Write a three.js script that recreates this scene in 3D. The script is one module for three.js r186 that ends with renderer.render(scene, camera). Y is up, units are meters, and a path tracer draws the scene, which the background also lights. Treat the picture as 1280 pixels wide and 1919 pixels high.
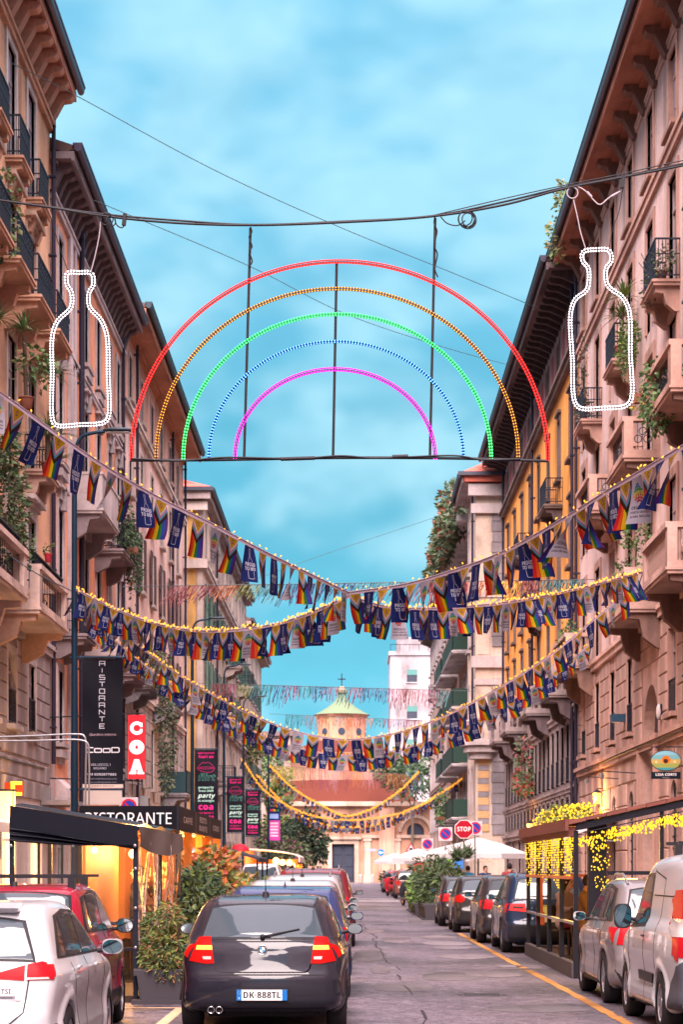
import * as THREE from 'three';
import { mergeGeometries } from 'three/addons/utils/BufferGeometryUtils.js';

// ---------- camera ----------
const W = 1280, H = 1919, F = 3900, CX = 660, HY = 1625, CH = 1.72;   // level camera with a risen lens
const scene = new THREE.Scene();
const camera = new THREE.PerspectiveCamera(2 * Math.atan(H / 2 / F) * 180 / Math.PI, W / H, 0.5, 2500);
camera.position.set(0, CH, 0);
camera.lookAt(0, CH, -10);
camera.setViewOffset(W, H, W / 2 - CX, H / 2 - HY, W, H);
camera.focus = 25;
camera.userData.fStop = 4.5;
const renderer = new THREE.WebGLRenderer({ antialias: true });
renderer.setSize(684, 1024);
renderer.toneMapping = THREE.LinearToneMapping;
renderer.toneMappingExposure = 10.6;
renderer.shadowMap.enabled = true;

// ---------- noise ----------
function rng(seed) { let a = seed >>> 0; return () => { a = (a + 0x6D2B79F5) | 0; let t = Math.imul(a ^ (a >>> 15), 1 | a); t = (t + Math.imul(t ^ (t >>> 7), 61 | t)) ^ t; return ((t ^ (t >>> 14)) >>> 0) / 4294967296; }; }
const hash3 = (x, y, z) => { let h = Math.imul(x, 374761393) ^ Math.imul(y, 668265263) ^ Math.imul(z, 1274126177); h = Math.imul(h ^ (h >>> 13), 1274126177); return ((h ^ (h >>> 16)) >>> 0) / 4294967296; };
const sm = t => t * t * (3 - 2 * t), lerp = (a, b, t) => a + (b - a) * t, clamp = (v, a = 0, b = 1) => Math.min(b, Math.max(a, v));
const sstep = (a, b, x) => sm(clamp((x - a) / (b - a)));
function vnoise(x, y, z, px = 0, py = 0) {
  const xi = Math.floor(x), yi = Math.floor(y), zi = Math.floor(z), u = sm(x - xi), v = sm(y - yi), w = sm(z - zi);
  const X = i => px ? ((i % px) + px) % px : i, Y = i => py ? ((i % py) + py) % py : i;
  const x0 = X(xi), x1 = X(xi + 1), y0 = Y(yi), y1 = Y(yi + 1);
  const f = zz => lerp(lerp(hash3(x0, y0, zz), hash3(x1, y0, zz), u), lerp(hash3(x0, y1, zz), hash3(x1, y1, zz), u), v);
  return lerp(f(zi), f(zi + 1), w);
}
function fbm(x, y, z, o = 4, px = 0, py = 0) { let s = 0, a = 0.5, t = 0; for (let i = 0; i < o; i++) { s += a * vnoise(x, y, z + i * 17.3, px, py); t += a; a *= 0.5; x *= 2; y *= 2; z *= 2; px *= 2; py *= 2; } return s / t; }

// ---------- sky and sun ----------
{
  const w = 2048, h = 1024, data = new Float32Array(w * h * 4);
  const S = 1.14 / 10.6;
  for (let j = 0; j < h; j++) {
    const el = ((j + 0.5) / h - 0.5) * Math.PI, y = Math.sin(el), c = Math.cos(el);
    for (let i = 0; i < w; i++) {
      const az = ((i + 0.5) / w - 0.5) * 2 * Math.PI, x = Math.cos(az) * c, z = Math.sin(az) * c;
      const yy = Math.max(y, 0);
      // low cyan air, a higher and whiter sheet of cloud above it
      const k = 7, wx = fbm(x * 9, y * 9, z * 9 + 5, 3) - 0.5, n = fbm(x * k + 3 + wx, y * k * 2.4 + 9 + wx, z * k, 5), n2 = fbm(x * 22 + 40 + wx * 2, y * 46, z * 22 + 7, 4);
      let cl = sstep(0.42, 0.60, n * 0.62 + n2 * 0.38 + 0.05 * sstep(0.2, 0.36, yy) - 0.03);
      let r = lerp(0.155, 0.20, sstep(0, 0.4, yy)), g = lerp(0.60, 0.575, sstep(0, 0.4, yy)), b = lerp(0.78, 0.83, sstep(0, 0.4, yy));
      const dk = sstep(0.13, 0.02, Math.abs(yy - 0.185)) * 0.16; r *= 1 - dk * 1.6; g *= 1 - dk; b *= 1 - dk * 0.9;
      const n3 = fbm(x * 60 + wx * 5, y * 130, z * 60 + 3, 3); cl *= 0.62 + 0.5 * n3; r = lerp(r, 0.46, cl * 0.78); g = lerp(g, 0.80, cl * 0.78); b = lerp(b, 0.94, cl * 0.78); { const q = 1 + 0.16 * (n2 - 0.5) + 0.10 * (n3 - 0.5); r *= q; g *= q; b *= q; }
      const up = sstep(0.39, 0.74, yy), over = 0.95 + 0.25 * n;          // unseen overcast sheet overhead, brightened and tinted to light the facades
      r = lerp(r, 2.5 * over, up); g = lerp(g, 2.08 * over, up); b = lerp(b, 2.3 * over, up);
      if (y < 0) { r = 0.16; g = 0.17; b = 0.19; }
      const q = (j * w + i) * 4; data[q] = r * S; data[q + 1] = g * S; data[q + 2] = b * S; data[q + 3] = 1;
    }
  }
  const t = new THREE.DataTexture(data, w, h, THREE.RGBAFormat, THREE.FloatType);
  t.mapping = THREE.EquirectangularReflectionMapping; t.magFilter = t.minFilter = THREE.LinearFilter; t.needsUpdate = true;
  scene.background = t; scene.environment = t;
}
const sun = new THREE.DirectionalLight(new THREE.Color(1, 0.81, 0.76), 1.5);
sun.position.set(-10, 80, 10); sun.target.position.set(0, 0, -60);
sun.castShadow = true; sun.shadow.radius = 105; sun.shadow.mapSize.set(2048, 2048);
Object.assign(sun.shadow.camera, { left: -60, right: 60, top: 160, bottom: -160, near: 1, far: 500 });
scene.add(sun, sun.target);

// ---------- materials ----------
function dataTex(n, fn, srgb, rep) {
  const d = new Uint8Array(n * n * 4);
  for (let j = 0; j < n; j++) for (let i = 0; i < n; i++) { const v = fn(i / n, j / n), q = (j * n + i) * 4; if (v.length) { d[q] = v[0] * 255; d[q + 1] = v[1] * 255; d[q + 2] = v[2] * 255; } else d[q] = d[q + 1] = d[q + 2] = clamp(v) * 255; d[q + 3] = 255; }
  const t = new THREE.DataTexture(d, n, n); t.wrapS = t.wrapT = THREE.RepeatWrapping; t.magFilter = THREE.LinearFilter; t.minFilter = THREE.LinearMipmapLinearFilter; t.generateMipmaps = true;
  if (srgb) t.colorSpace = THREE.SRGBColorSpace; t.repeat.set(rep, rep); t.needsUpdate = true; return t;
}
// rain streaks, patches and fine mottling for render and stone (8 m tile)
const grimeTex = dataTex(512, (u, v) => { const a = fbm(u * 4, v * 4, 1, 5, 4, 4), b = fbm(u * 40, v * 5, 5, 3, 40, 5), c = vnoise(u * 128, v * 128, 3, 128, 128); const s = sstep(0.62, 0.8, fbm(u * 7, v * 3, 8, 4, 7, 3)); const d = sstep(0.55, 0.75, fbm(u * 34, v * 2, 11, 3, 34, 2)); return 0.52 + 0.56 * a + 0.08 * b + 0.06 * c - 0.14 * s - 0.07 * d; }, true, 1 / 8);
const roughTex = dataTex(256, (u, v) => fbm(u * 24, v * 24, 2, 4, 24, 24), false, 1 / 1.6);
const C = (r, g, b) => new THREE.Color().setRGB(r, g, b);
const stucco = (r, g, b, bump = 0.006) => new THREE.MeshPhysicalMaterial({ specularIntensity: 0.3, color: C(r * 1.12, g * 1.12, b * 1.12), roughness: 0.92, map: grimeTex, bumpMap: roughTex, bumpScale: bump });
const plain = (r, g, b, rough = 0.6, metal = 0, o = {}) => new THREE.MeshPhysicalMaterial({ color: C(r, g, b), roughness: rough, metalness: metal, specularIntensity: metal > 0.5 || rough < 0.25 ? 1 : 0.3, ...o });
const glow = (r, g, b, k, base = 0.5) => new THREE.MeshPhysicalMaterial({ specularIntensity: 0.25, color: C(r * base, g * base, b * base), roughness: 0.5, emissive: C(r, g, b), emissiveIntensity: k });
const iron = plain(0.018, 0.02, 0.032, 0.5, 0.4), darkPipe = plain(0.03, 0.025, 0.045, 0.45, 0.3), gutterM = plain(0.055, 0.045, 0.075, 0.4, 0.4);
const paneM = new THREE.MeshPhysicalMaterial({ color: C(0.035, 0.04, 0.065), roughness: 0.12, metalness: 0, ior: 1.7 });
const paneDim = new THREE.MeshPhysicalMaterial({ color: C(0.05, 0.05, 0.07), roughness: 0.15 });
const whiteTrim = stucco(0.62, 0.55, 0.58), whitePaint = plain(0.68, 0.64, 0.66, 0.55), blindM = plain(0.42, 0.36, 0.36, 0.8), greyStone = stucco(0.30, 0.265, 0.29, 0.01), paleStone = stucco(0.52, 0.42, 0.40, 0.01);

// ---------- geometry helpers ----------
const used = {};
function numbered(n) { const k = used[n] = (used[n] ?? -1) + 1; return k ? n + '_' + String(k).padStart(3, '0') : n; }
function tag(o, label, category, group) { if (label) o.userData.label = label; if (category) o.userData.category = category; if (group) o.userData.group = group; return o; }
function thing(name, label, category, pos = [0, 0, 0], group, turn = 0) { const o = new THREE.Group(); o.name = numbered(name); o.position.set(...pos); o.rotation.y = turn; scene.add(o); return tag(o, label, category, group); }
function flat(g) {
  const o = g.index ? g.toNonIndexed() : g; const r = new THREE.BufferGeometry();
  for (const k of ['position', 'normal', 'uv', 'color']) if (o.attributes[k]) r.setAttribute(k, o.attributes[k]);
  if (!r.attributes.normal) r.computeVertexNormals();
  if (!r.attributes.uv) r.setAttribute('uv', new THREE.BufferAttribute(new Float32Array(r.attributes.position.count * 2), 2));
  return r;
}
function merge(list) { list = [list].flat(Infinity).map(flat); if (list.some(g => g.attributes.color) && !list.every(g => g.attributes.color)) list.forEach(g => g.deleteAttribute('color')); return list.length > 1 ? mergeGeometries(list) : list[0]; }
function metric(g) {                                                   // uv in metres from the dominant axis of the normal
  const p = g.attributes.position, n = g.attributes.normal, uv = new Float32Array(p.count * 2);
  for (let i = 0; i < p.count; i++) { const ax = Math.abs(n.getX(i)), ay = Math.abs(n.getY(i)), az = Math.abs(n.getZ(i)); const x = p.getX(i), y = p.getY(i), z = p.getZ(i);
    if (ay > ax && ay > az) { uv[2 * i] = x; uv[2 * i + 1] = z; } else if (ax > az) { uv[2 * i] = z; uv[2 * i + 1] = y; } else { uv[2 * i] = x; uv[2 * i + 1] = y; } }
  g.setAttribute('uv', new THREE.BufferAttribute(uv, 2)); return g;
}
function mesh(name, geo, mat, parent, pos, keepUv) {
  const g = geo.isBufferGeometry && geo.userData.done ? geo : merge(geo);
  if (!g.userData.done) { if (!keepUv) metric(g); g.userData.done = true; }
  const m = new THREE.Mesh(g, mat); m.name = parent ? name : numbered(name); m.castShadow = m.receiveShadow = true;
  if (pos) m.position.set(...pos); (parent || scene).add(m); return m;
}
const box = (x0, x1, y0, y1, z0, z1) => new THREE.BoxGeometry(Math.abs(x1 - x0), Math.abs(y1 - y0), Math.abs(z1 - z0)).translate((x0 + x1) / 2, (y0 + y1) / 2, (z0 + z1) / 2);
const V = (x, y, z) => new THREE.Vector3(x, y, z);
function bar(a, b, r, seg = 6, r2 = r) { const d = b.clone().sub(a), L = d.length(); const g = new THREE.CylinderGeometry(r2, r, L, seg, 1); g.applyQuaternion(new THREE.Quaternion().setFromUnitVectors(V(0, 1, 0), d.divideScalar(L))); const c = a.clone().add(b).multiplyScalar(0.5); return g.translate(c.x, c.y, c.z); }
function tube(pts, r, seg = 6, n) { const c = new THREE.CatmullRomCurve3(pts); return new THREE.TubeGeometry(c, n || Math.max(4, pts.length * 4), r, seg, false); }
const at = (x, y, d) => V((x - CX) * d / F, CH - (y - HY) * d / F, -d);   // where a ray through a pixel is at a depth
const struct = m => { m.userData.kind = 'structure'; return m; };
const stuff = m => { m.userData.kind = 'stuff'; return m; };
function canvasTex(w, h, draw) { const c = document.createElement('canvas'); c.width = w; c.height = h; const x = c.getContext('2d'); draw(x, w, h); const t = new THREE.CanvasTexture(c); t.colorSpace = THREE.SRGBColorSpace; t.needsUpdate = true; return t; }
const printed = (t, o = {}) => new THREE.MeshPhysicalMaterial({ map: t, roughness: 0.7, specularIntensity: 0.25, color: C(0.8, 0.8, 0.8), ...o });
// ---------- ground, road, pavements ----------
{
  const asphaltTex = dataTex(1024, (u, v) => { const a = fbm(u * 6, v * 6, 4, 5, 6, 6), b = vnoise(u * 400, v * 400, 2, 400, 400), c = fbm(u * 90, v * 90, 9, 3, 90, 90); const st = sstep(0.55, 0.75, fbm(u * 3, v * 9, 21, 4, 3, 9)); const k = 0.40 + 0.6 * a + 0.5 * (b - 0.5) + 0.55 * (c - 0.5) - 0.16 * st; return [clamp(k * 1.02), clamp(k * 0.93), clamp(k * 1.0)]; }, true, 1 / 9);
  const asphalt = new THREE.MeshStandardMaterial({ color: C(0.165, 0.154, 0.168), map: asphaltTex, roughness: 0.62, bumpMap: roughTex, bumpScale: 0.008 });
  struct(mesh('ground', box(-400, 400, -0.6, -0.02, -900, 60), plain(0.2, 0.18, 0.18, 0.95)));
  struct(mesh('road', box(-5.3, 5.2, -0.3, 0, -226, 30), asphalt));
  const paveTex = dataTex(512, (u, v) => { const x = u * 6, y = v * 6, e = Math.min(x % 1, 1 - x % 1, y % 1, 1 - y % 1); return (e < 0.02 ? 0.5 : 0.75 + 0.2 * hash3(Math.floor(x), Math.floor(y), 1)) * (0.85 + 0.2 * fbm(u * 9, v * 9, 2, 3, 9, 9)); }, true, 1 / 3);
  const pave = new THREE.MeshStandardMaterial({ color: C(0.2, 0.17, 0.18), map: paveTex, roughness: 0.8 });
  for (const [x0, x1, k] of [[-16, -5.45, -5.3], [5.35, 16, 5.2]]) {
    struct(mesh('pavement', box(x0, x1, -0.3, 0.12, -226, 30), pave));
    for (let z = -222; z < 30; z += 2) if (z > -130) { const s = mesh('kerb_stone', box(Math.min(k, k < 0 ? x1 : x0), Math.max(k, k < 0 ? x1 : x0), -0.2, 0.125, z + 0.01, z + 1.99), greyStone, scene.getObjectByName(k < 0 ? 'pavement' : 'pavement_001')); }
  }
  const pz = (x, y) => { const d = F * CH / (y - HY); return [(x - CX) * d / F, -d]; };
  const yellow = stucco(0.4, 0.19, 0.06), white = stucco(0.36, 0.33, 0.35), patch = stucco(0.185, 0.16, 0.18, 0.012);
  const quad = (pts, y) => { const g = new THREE.BufferGeometry(); const p = []; for (let i = 0; i < pts.length - 2; i += 2) for (const k of [0, 1, 2, 2, 1, 3]) p.push(pts[i + k][0], y, pts[i + k][1]); g.setAttribute('position', new THREE.Float32BufferAttribute(p, 3)); g.computeVertexNormals(); return g; };
  // yellow edge of the parking bays on the right, broken and worn
  { const r = rng(4), L = [[2.78, -54], [2.80, -50], [2.84, -44], [2.88, -38], [2.95, -33], [3.0, -28], [3.02, -24], [3.06, -19], [3.1, -12]], g = [];
    for (let i = 0; i < L.length - 1; i++) { const n = 9; for (let k = 0; k < n; k++) { const t0 = k / n, t1 = (k + 0.98) / n; if (r() < 0.05) continue; const A = t => [lerp(L[i][0], L[i + 1][0], t), lerp(L[i][1], L[i + 1][1], t)], a = A(t0), b = A(t1), w = 0.055 + 0.02 * r(); g.push(quad([[a[0] - w, a[1]], [a[0] + w, a[1]], [b[0] - w, b[1]], [b[0] + w, b[1]]], 0.005)); } }
    struct(mesh('road_marking', g, yellow)); }
  const blob = (cx, cz, rx, rz, seed) => { const r = rng(seed), s = new THREE.Shape(); for (let i = 0; i <= 44; i++) { const a = i / 44 * 6.2832, k = 0.75 + 0.35 * vnoise(Math.cos(a) * 1.6 + seed, Math.sin(a) * 1.6, 1); s[i ? 'lineTo' : 'moveTo'](cx + Math.cos(a) * rx * k, -(cz + Math.sin(a) * rz * k)); } return new THREE.ShapeGeometry(s).rotateX(-Math.PI / 2).translate(0, 0.005, 0); };
  const ptc = []; [[825, 1757, .5, 1.6], [842, 1768, .6, 1.4], [850, 1776, .45, 1.0], [878, 1793, .6, 1.3], [712, 1818, .2, 1.6], [925, 1826, .55, 1.0], [958, 1811, .3, .5], [742, 1761, .4, 2.5], [700, 1745, .3, 2]].forEach(([x, y, rx, rz], i) => { const p = pz(x, y); ptc.push(blob(p[0], p[1], rx, rz, i + 2)); });
  struct(mesh('road_patch', ptc, patch)); { const dk = []; [[900, 1740, .5, 2.2], [760, 1850, .5, 1.1], [1010, 1890, .7, .7], [700, 1700, .8, 5], [690, 1790, .35, 3], [840, 1830, .5, 1.4], [790, 1725, .5, 4]].forEach(([x, y, rx, rz], i) => { const p = pz(x, y); dk.push(blob(p[0], p[1], rx, rz, i + 31).translate(0, -0.002, 0)); }); struct(mesh('road_patch', dk, stucco(0.135, 0.122, 0.136, 0.012))); }
  struct(mesh('road_marking', [quad([[-1.4, -104], [2.4, -104], [-1.4, -107.5], [2.4, -107.5]], 0.005), quad([[-1.4, -111], [2.3, -111], [-1.4, -112.5], [2.3, -112.5]], 0.005), quad([[-3, -218], [5, -218], [-3, -221], [5, -221]], 0.005)], white));
  struct(mesh('road_marking', [quad([[-4.6, -25.3], [-2.1, -25.3], [-4.6, -25.45], [-2.1, -25.45]], 0.005), quad([[-2.15, -20], [-2.02, -20], [-2.15, -25.4], [-2.02, -25.4]], 0.006)], stucco(0.6, 0.4, 0.25)));
  // long crack sealed with tar, wandering along the lane
  { const p = [], r = rng(12); for (let i = 0; i < 120; i++) { const d = 19 + i * 0.75; p.push(V(1.15 - d * 0.012 + 0.2 * (vnoise(i * 0.4, 0, 3) - 0.5) + (r() - 0.5) * 0.09, 0.0, -d)); }
    const g = []; for (let i = 0; i < 119; i++) { if (r() < 0.18) continue; const w = 0.006 + 0.016 * r(); g.push(quad([[p[i].x - w, p[i].z], [p[i].x + w, p[i].z], [p[i + 1].x - w, p[i + 1].z], [p[i + 1].x + w, p[i + 1].z]], 0.004)); } struct(mesh('road_crack', g, plain(0.035, 0.03, 0.035, 0.8))); }
}

// ---------- buildings ----------
// local coordinates: u = distance down the street, y = height, w = out from the facade
function Facade(side, X, D0, D1, label, cat = 'building', name = 'apartment_building') {
  const t = thing(name, label, cat, [X, 0, -D0]);
  const s = side;                                                       // -1 left, +1 right
  const b = (u0, u1, y0, y1, w0, w1) => box(-s * w0, -s * w1, y0, y1, -(u0 - D0), -(u1 - D0));
  const prof = (pts, u0, u1) => { const sh = new THREE.Shape(pts.map(p => new THREE.Vector2(-s * p[0], p[1]))); return new THREE.ExtrudeGeometry(sh, { depth: u1 - u0, bevelEnabled: false, curveSegments: 6 }).translate(0, 0, -(u1 - D0)); };
  const pt = (u, y, w) => V(-s * w, y, -(u - D0));
  const holes = [], o = { t, s, X, D0, D1, b, prof, pt, holes };
  o.wall = (y0, y1, mat, deep = 8, u0 = D0, u1 = D1) => {
    const sh = new THREE.Shape([[u0, y0], [u1, y0], [u1, y1], [u0, y1]].map(p => new THREE.Vector2(p[0] - D0, p[1])));
    for (const h of holes) if (h.y0 > y0 && h.y1 < y1 && h.u0 > u0 && h.u1 < u1) {
      const p = new THREE.Path(), a = h.u0 - D0, c = h.u1 - D0, r = (c - a) / 2;
      p.moveTo(a, h.y0); p.lineTo(a, h.arch ? h.y1 - r : h.y1); if (h.arch) p.absarc((a + c) / 2, h.y1 - r, r, Math.PI, 0, true); else p.lineTo(c, h.y1); p.lineTo(c, h.y0); p.closePath(); sh.holes.push(p);
    }
    const g = new THREE.ExtrudeGeometry(sh, { depth: 0.36, bevelEnabled: false, curveSegments: 8 }).translate(0, 0, s < 0 ? -0.36 : 0).rotateY(Math.PI / 2);
    mesh('wall', [g, b(u0, u1, y0 + 0.01, y1 - 0.01, -0.362, -deep)], mat, t);
  };
  // window openings: list of centre positions; parts are shared between alike windows
  o.windows = (us, y0, y1, w, q = {}) => {
    const fr = q.frame ?? 0.16, G = {}, h = y1 - y0, B = (a, c, d, e, f, g) => box(-s * f, -s * g, d, e, a, c);
    const r = rng(Math.round(y0 * 100 + D0));
    if (fr) { const f = [B(-w / 2 - fr, -w / 2, 0, h + fr, -0.1, 0.05), B(w / 2, w / 2 + fr, 0, h + fr, -0.1, 0.05), B(-w / 2, w / 2, h, h + fr, -0.1, 0.051)];
      if (q.arch) { f.length = 0; const sh = new THREE.Shape(); sh.absarc(0, 0, w / 2 + fr, 0, Math.PI); sh.absarc(0, 0, w / 2, Math.PI, 0, true); f.push(B(-w / 2 - fr, -w / 2, 0, h - w / 2, -0.1, 0.05), B(w / 2, w / 2 + fr, 0, h - w / 2, -0.1, 0.05), new THREE.ExtrudeGeometry(sh, { depth: 0.15, bevelEnabled: false }).translate(0, h - w / 2, s < 0 ? -0.1 : -0.05).rotateY(Math.PI / 2)); }
      if (q.hood) f.push(B(-w / 2 - fr - 0.1, w / 2 + fr + 0.1, h + fr + 0.12, h + fr + 0.24, -0.1, 0.28), B(-w / 2 - fr, w / 2 + fr, h + fr, h + fr + 0.12, -0.1, 0.14));
      if (q.lint) f.push(B(-w / 2 - fr - 0.08, w / 2 + fr + 0.08, h + fr + 0.1, h + fr + 0.2, -0.1, 0.14), B(-w / 2, w / 2, h + fr, h + fr + 0.1, -0.1, 0.07)); if (q.curl) f.push(B(-w / 2 - 0.05, w / 2 + 0.05, h + fr, h + fr + 0.3, -0.1, 0.12), B(-0.14, 0.14, h - 0.05, h + fr + 0.42, 0.05, 0.2), B(-w / 2 - fr - 0.08, w / 2 + fr + 0.08, h + fr + 0.3, h + fr + 0.38, -0.1, 0.2));
      G.frame = flat(merge(f)); }
    const sw = 0.07, sash = [B(-w / 2, -w / 2 + sw, 0, h, -0.14, -0.07), B(w / 2 - sw, w / 2, 0, h, -0.14, -0.07), B(-0.05, 0.05, 0, h, -0.14, -0.06), B(-w / 2, w / 2, 0, sw, -0.14, -0.065), B(-w / 2, w / 2, h * 0.72, h * 0.72 + sw, -0.14, -0.065), B(-w / 2, w / 2, h - sw, h, -0.14, -0.067)];
    G.sash = flat(merge(sash)); G.pane = flat(B(-w / 2, w / 2, 0, h, -0.16, -0.11));
    if (q.sill !== 0) G.sill = flat(merge([B(-w / 2 - fr - 0.06, w / 2 + fr + 0.06, -0.12, 0, -0.1, 0.2), ...(q.apron ? [B(-w / 2 - fr, w / 2 + fr, -0.42, -0.2, -0.1, 0.17), B(-w / 2, w / 2, -0.6, -0.42, -0.1, 0.08)] : [])]));
    if (q.bars) { const z = []; for (let k = 0; k <= 8; k++) z.push(B(-w / 2 + w * k / 8 - 0.008, -w / 2 + w * k / 8 + 0.008, 0, q.bars, 0.02, 0.036)); z.push(B(-w / 2, w / 2, q.bars - 0.04, q.bars, 0.01, 0.05), B(-w / 2, w / 2, 0.06, 0.09, 0.01, 0.05)); G.rail = flat(merge(z)); }
    if (q.grid) { const z = []; for (let k = 1; k < 4; k++) z.push(B(-w / 2 + w * k / 4 - 0.012, -w / 2 + w * k / 4 + 0.012, 0, h, -0.08, -0.05)); for (let y = 0.3; y < h; y += 0.3) z.push(B(-w / 2, w / 2, y - 0.012, y + 0.012, -0.08, -0.05)); G.grille = flat(merge(z)); }
    for (const sg of [0, 1]) if (q.shutter) { const z = []; const sw2 = w / 2 + 0.02, c0 = sg ? w / 2 + 0.02 : -w / 2 - 0.02 - sw2; z.push(B(c0, c0 + 0.07, 0, h, 0.06, 0.11), B(c0 + sw2 - 0.07, c0 + sw2, 0, h, 0.06, 0.11)); for (const f of [0, 0.48, 0.97]) z.push(B(c0, c0 + sw2, f * h, f * h + 0.07, 0.06, 0.112)); const n = Math.round(h / 0.13); for (let k = 0; k < n; k++) z.push(box(-s * 0.07, -s * 0.1, k * h / n, k * h / n + 0.085, c0 + 0.06, c0 + sw2 - 0.06)); G['shutter' + sg] = flat(merge(z)); }
    if (q.closed) { const n = Math.round(h / 0.14), z = [B(-0.03, 0.03, 0, h, -0.07, -0.03)]; for (let k = 0; k < n; k++) z.push(B(-w / 2 + 0.04, w / 2 - 0.04, k * h / n, k * h / n + 0.1, -0.08, -0.04)); G.louvre = flat(merge(z)); }
    const blindG = [0.35, 0.65, 1].map(f => flat(merge(B(-w / 2, w / 2, h * (1 - f), h, -0.105, -0.095))));
    for (const u of us) {
      holes.push({ u0: u - w / 2, u1: u + w / 2, y0, y1, arch: q.arch });
      const g = new THREE.Group(); g.name = 'window'; g.position.set(0, y0, -(u - D0)); t.add(g);
      for (const k in G) { if (k === 'pane' && q.closed) continue; const m = k === 'frame' || k === 'sill' ? q.mat || whiteTrim : k === 'sash' ? q.sashMat || whitePaint : k === 'pane' ? q.pane || paneM : k === 'louvre' || k.startsWith('shutter') ? q.shutter || q.closed : iron; if (k === 'sash' && q.closed) continue; mesh(k.replace(/\d/, ''), G[k], m, g); }
      if (!q.closed && !q.noblind && r() < (q.blind ?? 0.3)) mesh('blind', blindG[Math.floor(r() * 3)], q.blindMat || blindM, g);
    }
  };
  o.balcony = (u0, u1, y, d, kind, mat = paleStone, q = {}) => {
    const g = new THREE.Group(); g.name = 'balcony'; t.add(g); g.position.copy(pt(u0, y, 0)); const L = u1 - u0, B = (a, c, e, f, i, j) => box(-s * i, -s * j, e, f, -a, -c);
    mesh('slab', [B(0, L, -0.16, 0, 0, d), B(-0.04, L + 0.04, -0.08, -0.02, 0, d + 0.04)], mat, g);
    const ch = q.corbel ?? 0.55, cg = u => prof([[0, -0.16], [d * 0.92, -0.16], [d * 0.9, -0.3], [d * 0.6, -0.33], [d * 0.5, -0.16 - ch * 0.7], [0.12, -0.16 - ch], [0, -0.16 - ch]], 0, 0.26).translate(0, 0, -u - D0 + 0);
    const nc = q.corbels ?? 2; for (let k = 0; k < nc; k++) { const u = nc < 2 ? L / 2 : 0.12 + (L - 0.5) * k / (nc - 1); mesh('corbel', [prof([[0, -0.16], [d * 0.92, -0.16], [d * 0.9, -0.3], [d * 0.6, -0.33], [d * 0.5, -0.16 - ch * 0.7], [0.12, -0.16 - ch], [0, -0.16 - ch]], D0 + u, D0 + u + 0.26)], q.corbelMat || mat, g); }
    const hr = q.h ?? 1.0;
    if (kind === 'iron') {
      const z = [], c = d - 0.06; z.push(B(0.03, L - 0.03, hr - 0.04, hr, c - 0.02, c + 0.02), B(0.03, L - 0.03, hr * 0.6, hr * 0.6 + 0.025, c - 0.012, c + 0.012), B(0.03, L - 0.03, 0.08, 0.11, c - 0.012, c + 0.012));
      for (const e of [0.03, L - 0.03]) z.push(B(e - 0.02, e + 0.02, hr - 0.04, hr, 0, c), B(e - 0.012, e + 0.012, hr * 0.6, hr * 0.6 + 0.025, 0, c), B(e - 0.012, e + 0.012, 0.08, 0.11, 0, c));
      const n = Math.round(L / 0.11); for (let k = 0; k <= n; k++) z.push(B(0.03 + (L - 0.06) * k / n - 0.009, 0.03 + (L - 0.06) * k / n + 0.009, 0, hr, c - 0.009, c + 0.009));
      for (const e of [0.03, L - 0.03]) for (let k = 0; k < 7; k++) z.push(B(e - 0.009, e + 0.009, 0, hr, c * k / 7, c * k / 7 + 0.018));
      if (q.scroll) for (let k = 0; k < Math.round(L / 0.3); k++) z.push(new THREE.TorusGeometry(0.09, 0.012, 4, 10).rotateY(Math.PI / 2).translate(-s * c, hr * 0.78, -(0.2 + k * 0.3)));
      mesh('railing', z, iron, g);
    } else if (kind === 'stone') {                                       // stone piers and rail around iron panels
      const c = d - 0.12, pw = 0.42; const z = [B(0, L, hr - 0.12, hr, d - 0.26, d + 0.04), B(0, L, 0, 0.14, d - 0.22, d)];
      for (const e of [0, L - 0.24]) z.push(B(e - 0.02, e + 0.26, hr - 0.119, hr + 0.001, 0, d - 0.26), B(e, e + 0.24, 0, 0.139, 0, d - 0.22));
      for (const e of [0, L - pw]) z.push(B(e, e + pw, 0.14, hr - 0.12, d - 0.24, d - 0.002)); for (const e of [0, L - 0.24]) z.push(B(e + 0.002, e + 0.238, 0.139, hr - 0.12, 0, 0.2));
      mesh('parapet', z, mat, g);
      const ir = []; for (let k = 0; k <= 14; k++) ir.push(B(pw + (L - 2 * pw) * k / 14 - 0.008, pw + (L - 2 * pw) * k / 14 + 0.008, 0.14, hr - 0.12, c - 0.008, c + 0.008)); for (const e of [0.12, L - 0.12]) for (let k = 1; k < 4; k++) ir.push(new THREE.TorusGeometry(0.1, 0.012, 4, 10).translate(-s * (0.2 + (d - 0.46) * k / 4), 0.24 + 0.2 * (k % 2 ? 1 : 2), -e), B(e - 0.008, e + 0.008, 0.14, hr - 0.12, 0.2 + (d - 0.46) * k / 4, 0.216 + (d - 0.46) * k / 4)); ir.push(B(pw, L - pw, 0.2, 0.225, c - 0.01, c + 0.01)); mesh('railing', ir, iron, g);
      if (q.top) { const zz = [B(0, L, hr + 0.24, hr + 0.28, d - 0.14, d - 0.1)]; for (const e of [0.02, L - 0.02]) zz.push(B(e - 0.02, e + 0.02, hr + 0.24, hr + 0.28, 0, d - 0.1)); for (let k = 0; k <= L / 0.14; k++) zz.push(B(k * 0.14, k * 0.14 + 0.016, hr, hr + 0.24, d - 0.13, d - 0.114)); zz.push(B(0, L, hr, hr + 0.24, d - 0.135, d - 0.131)); mesh('railing', zz, iron, g); }
    } else if (kind === 'baluster') {
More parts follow.
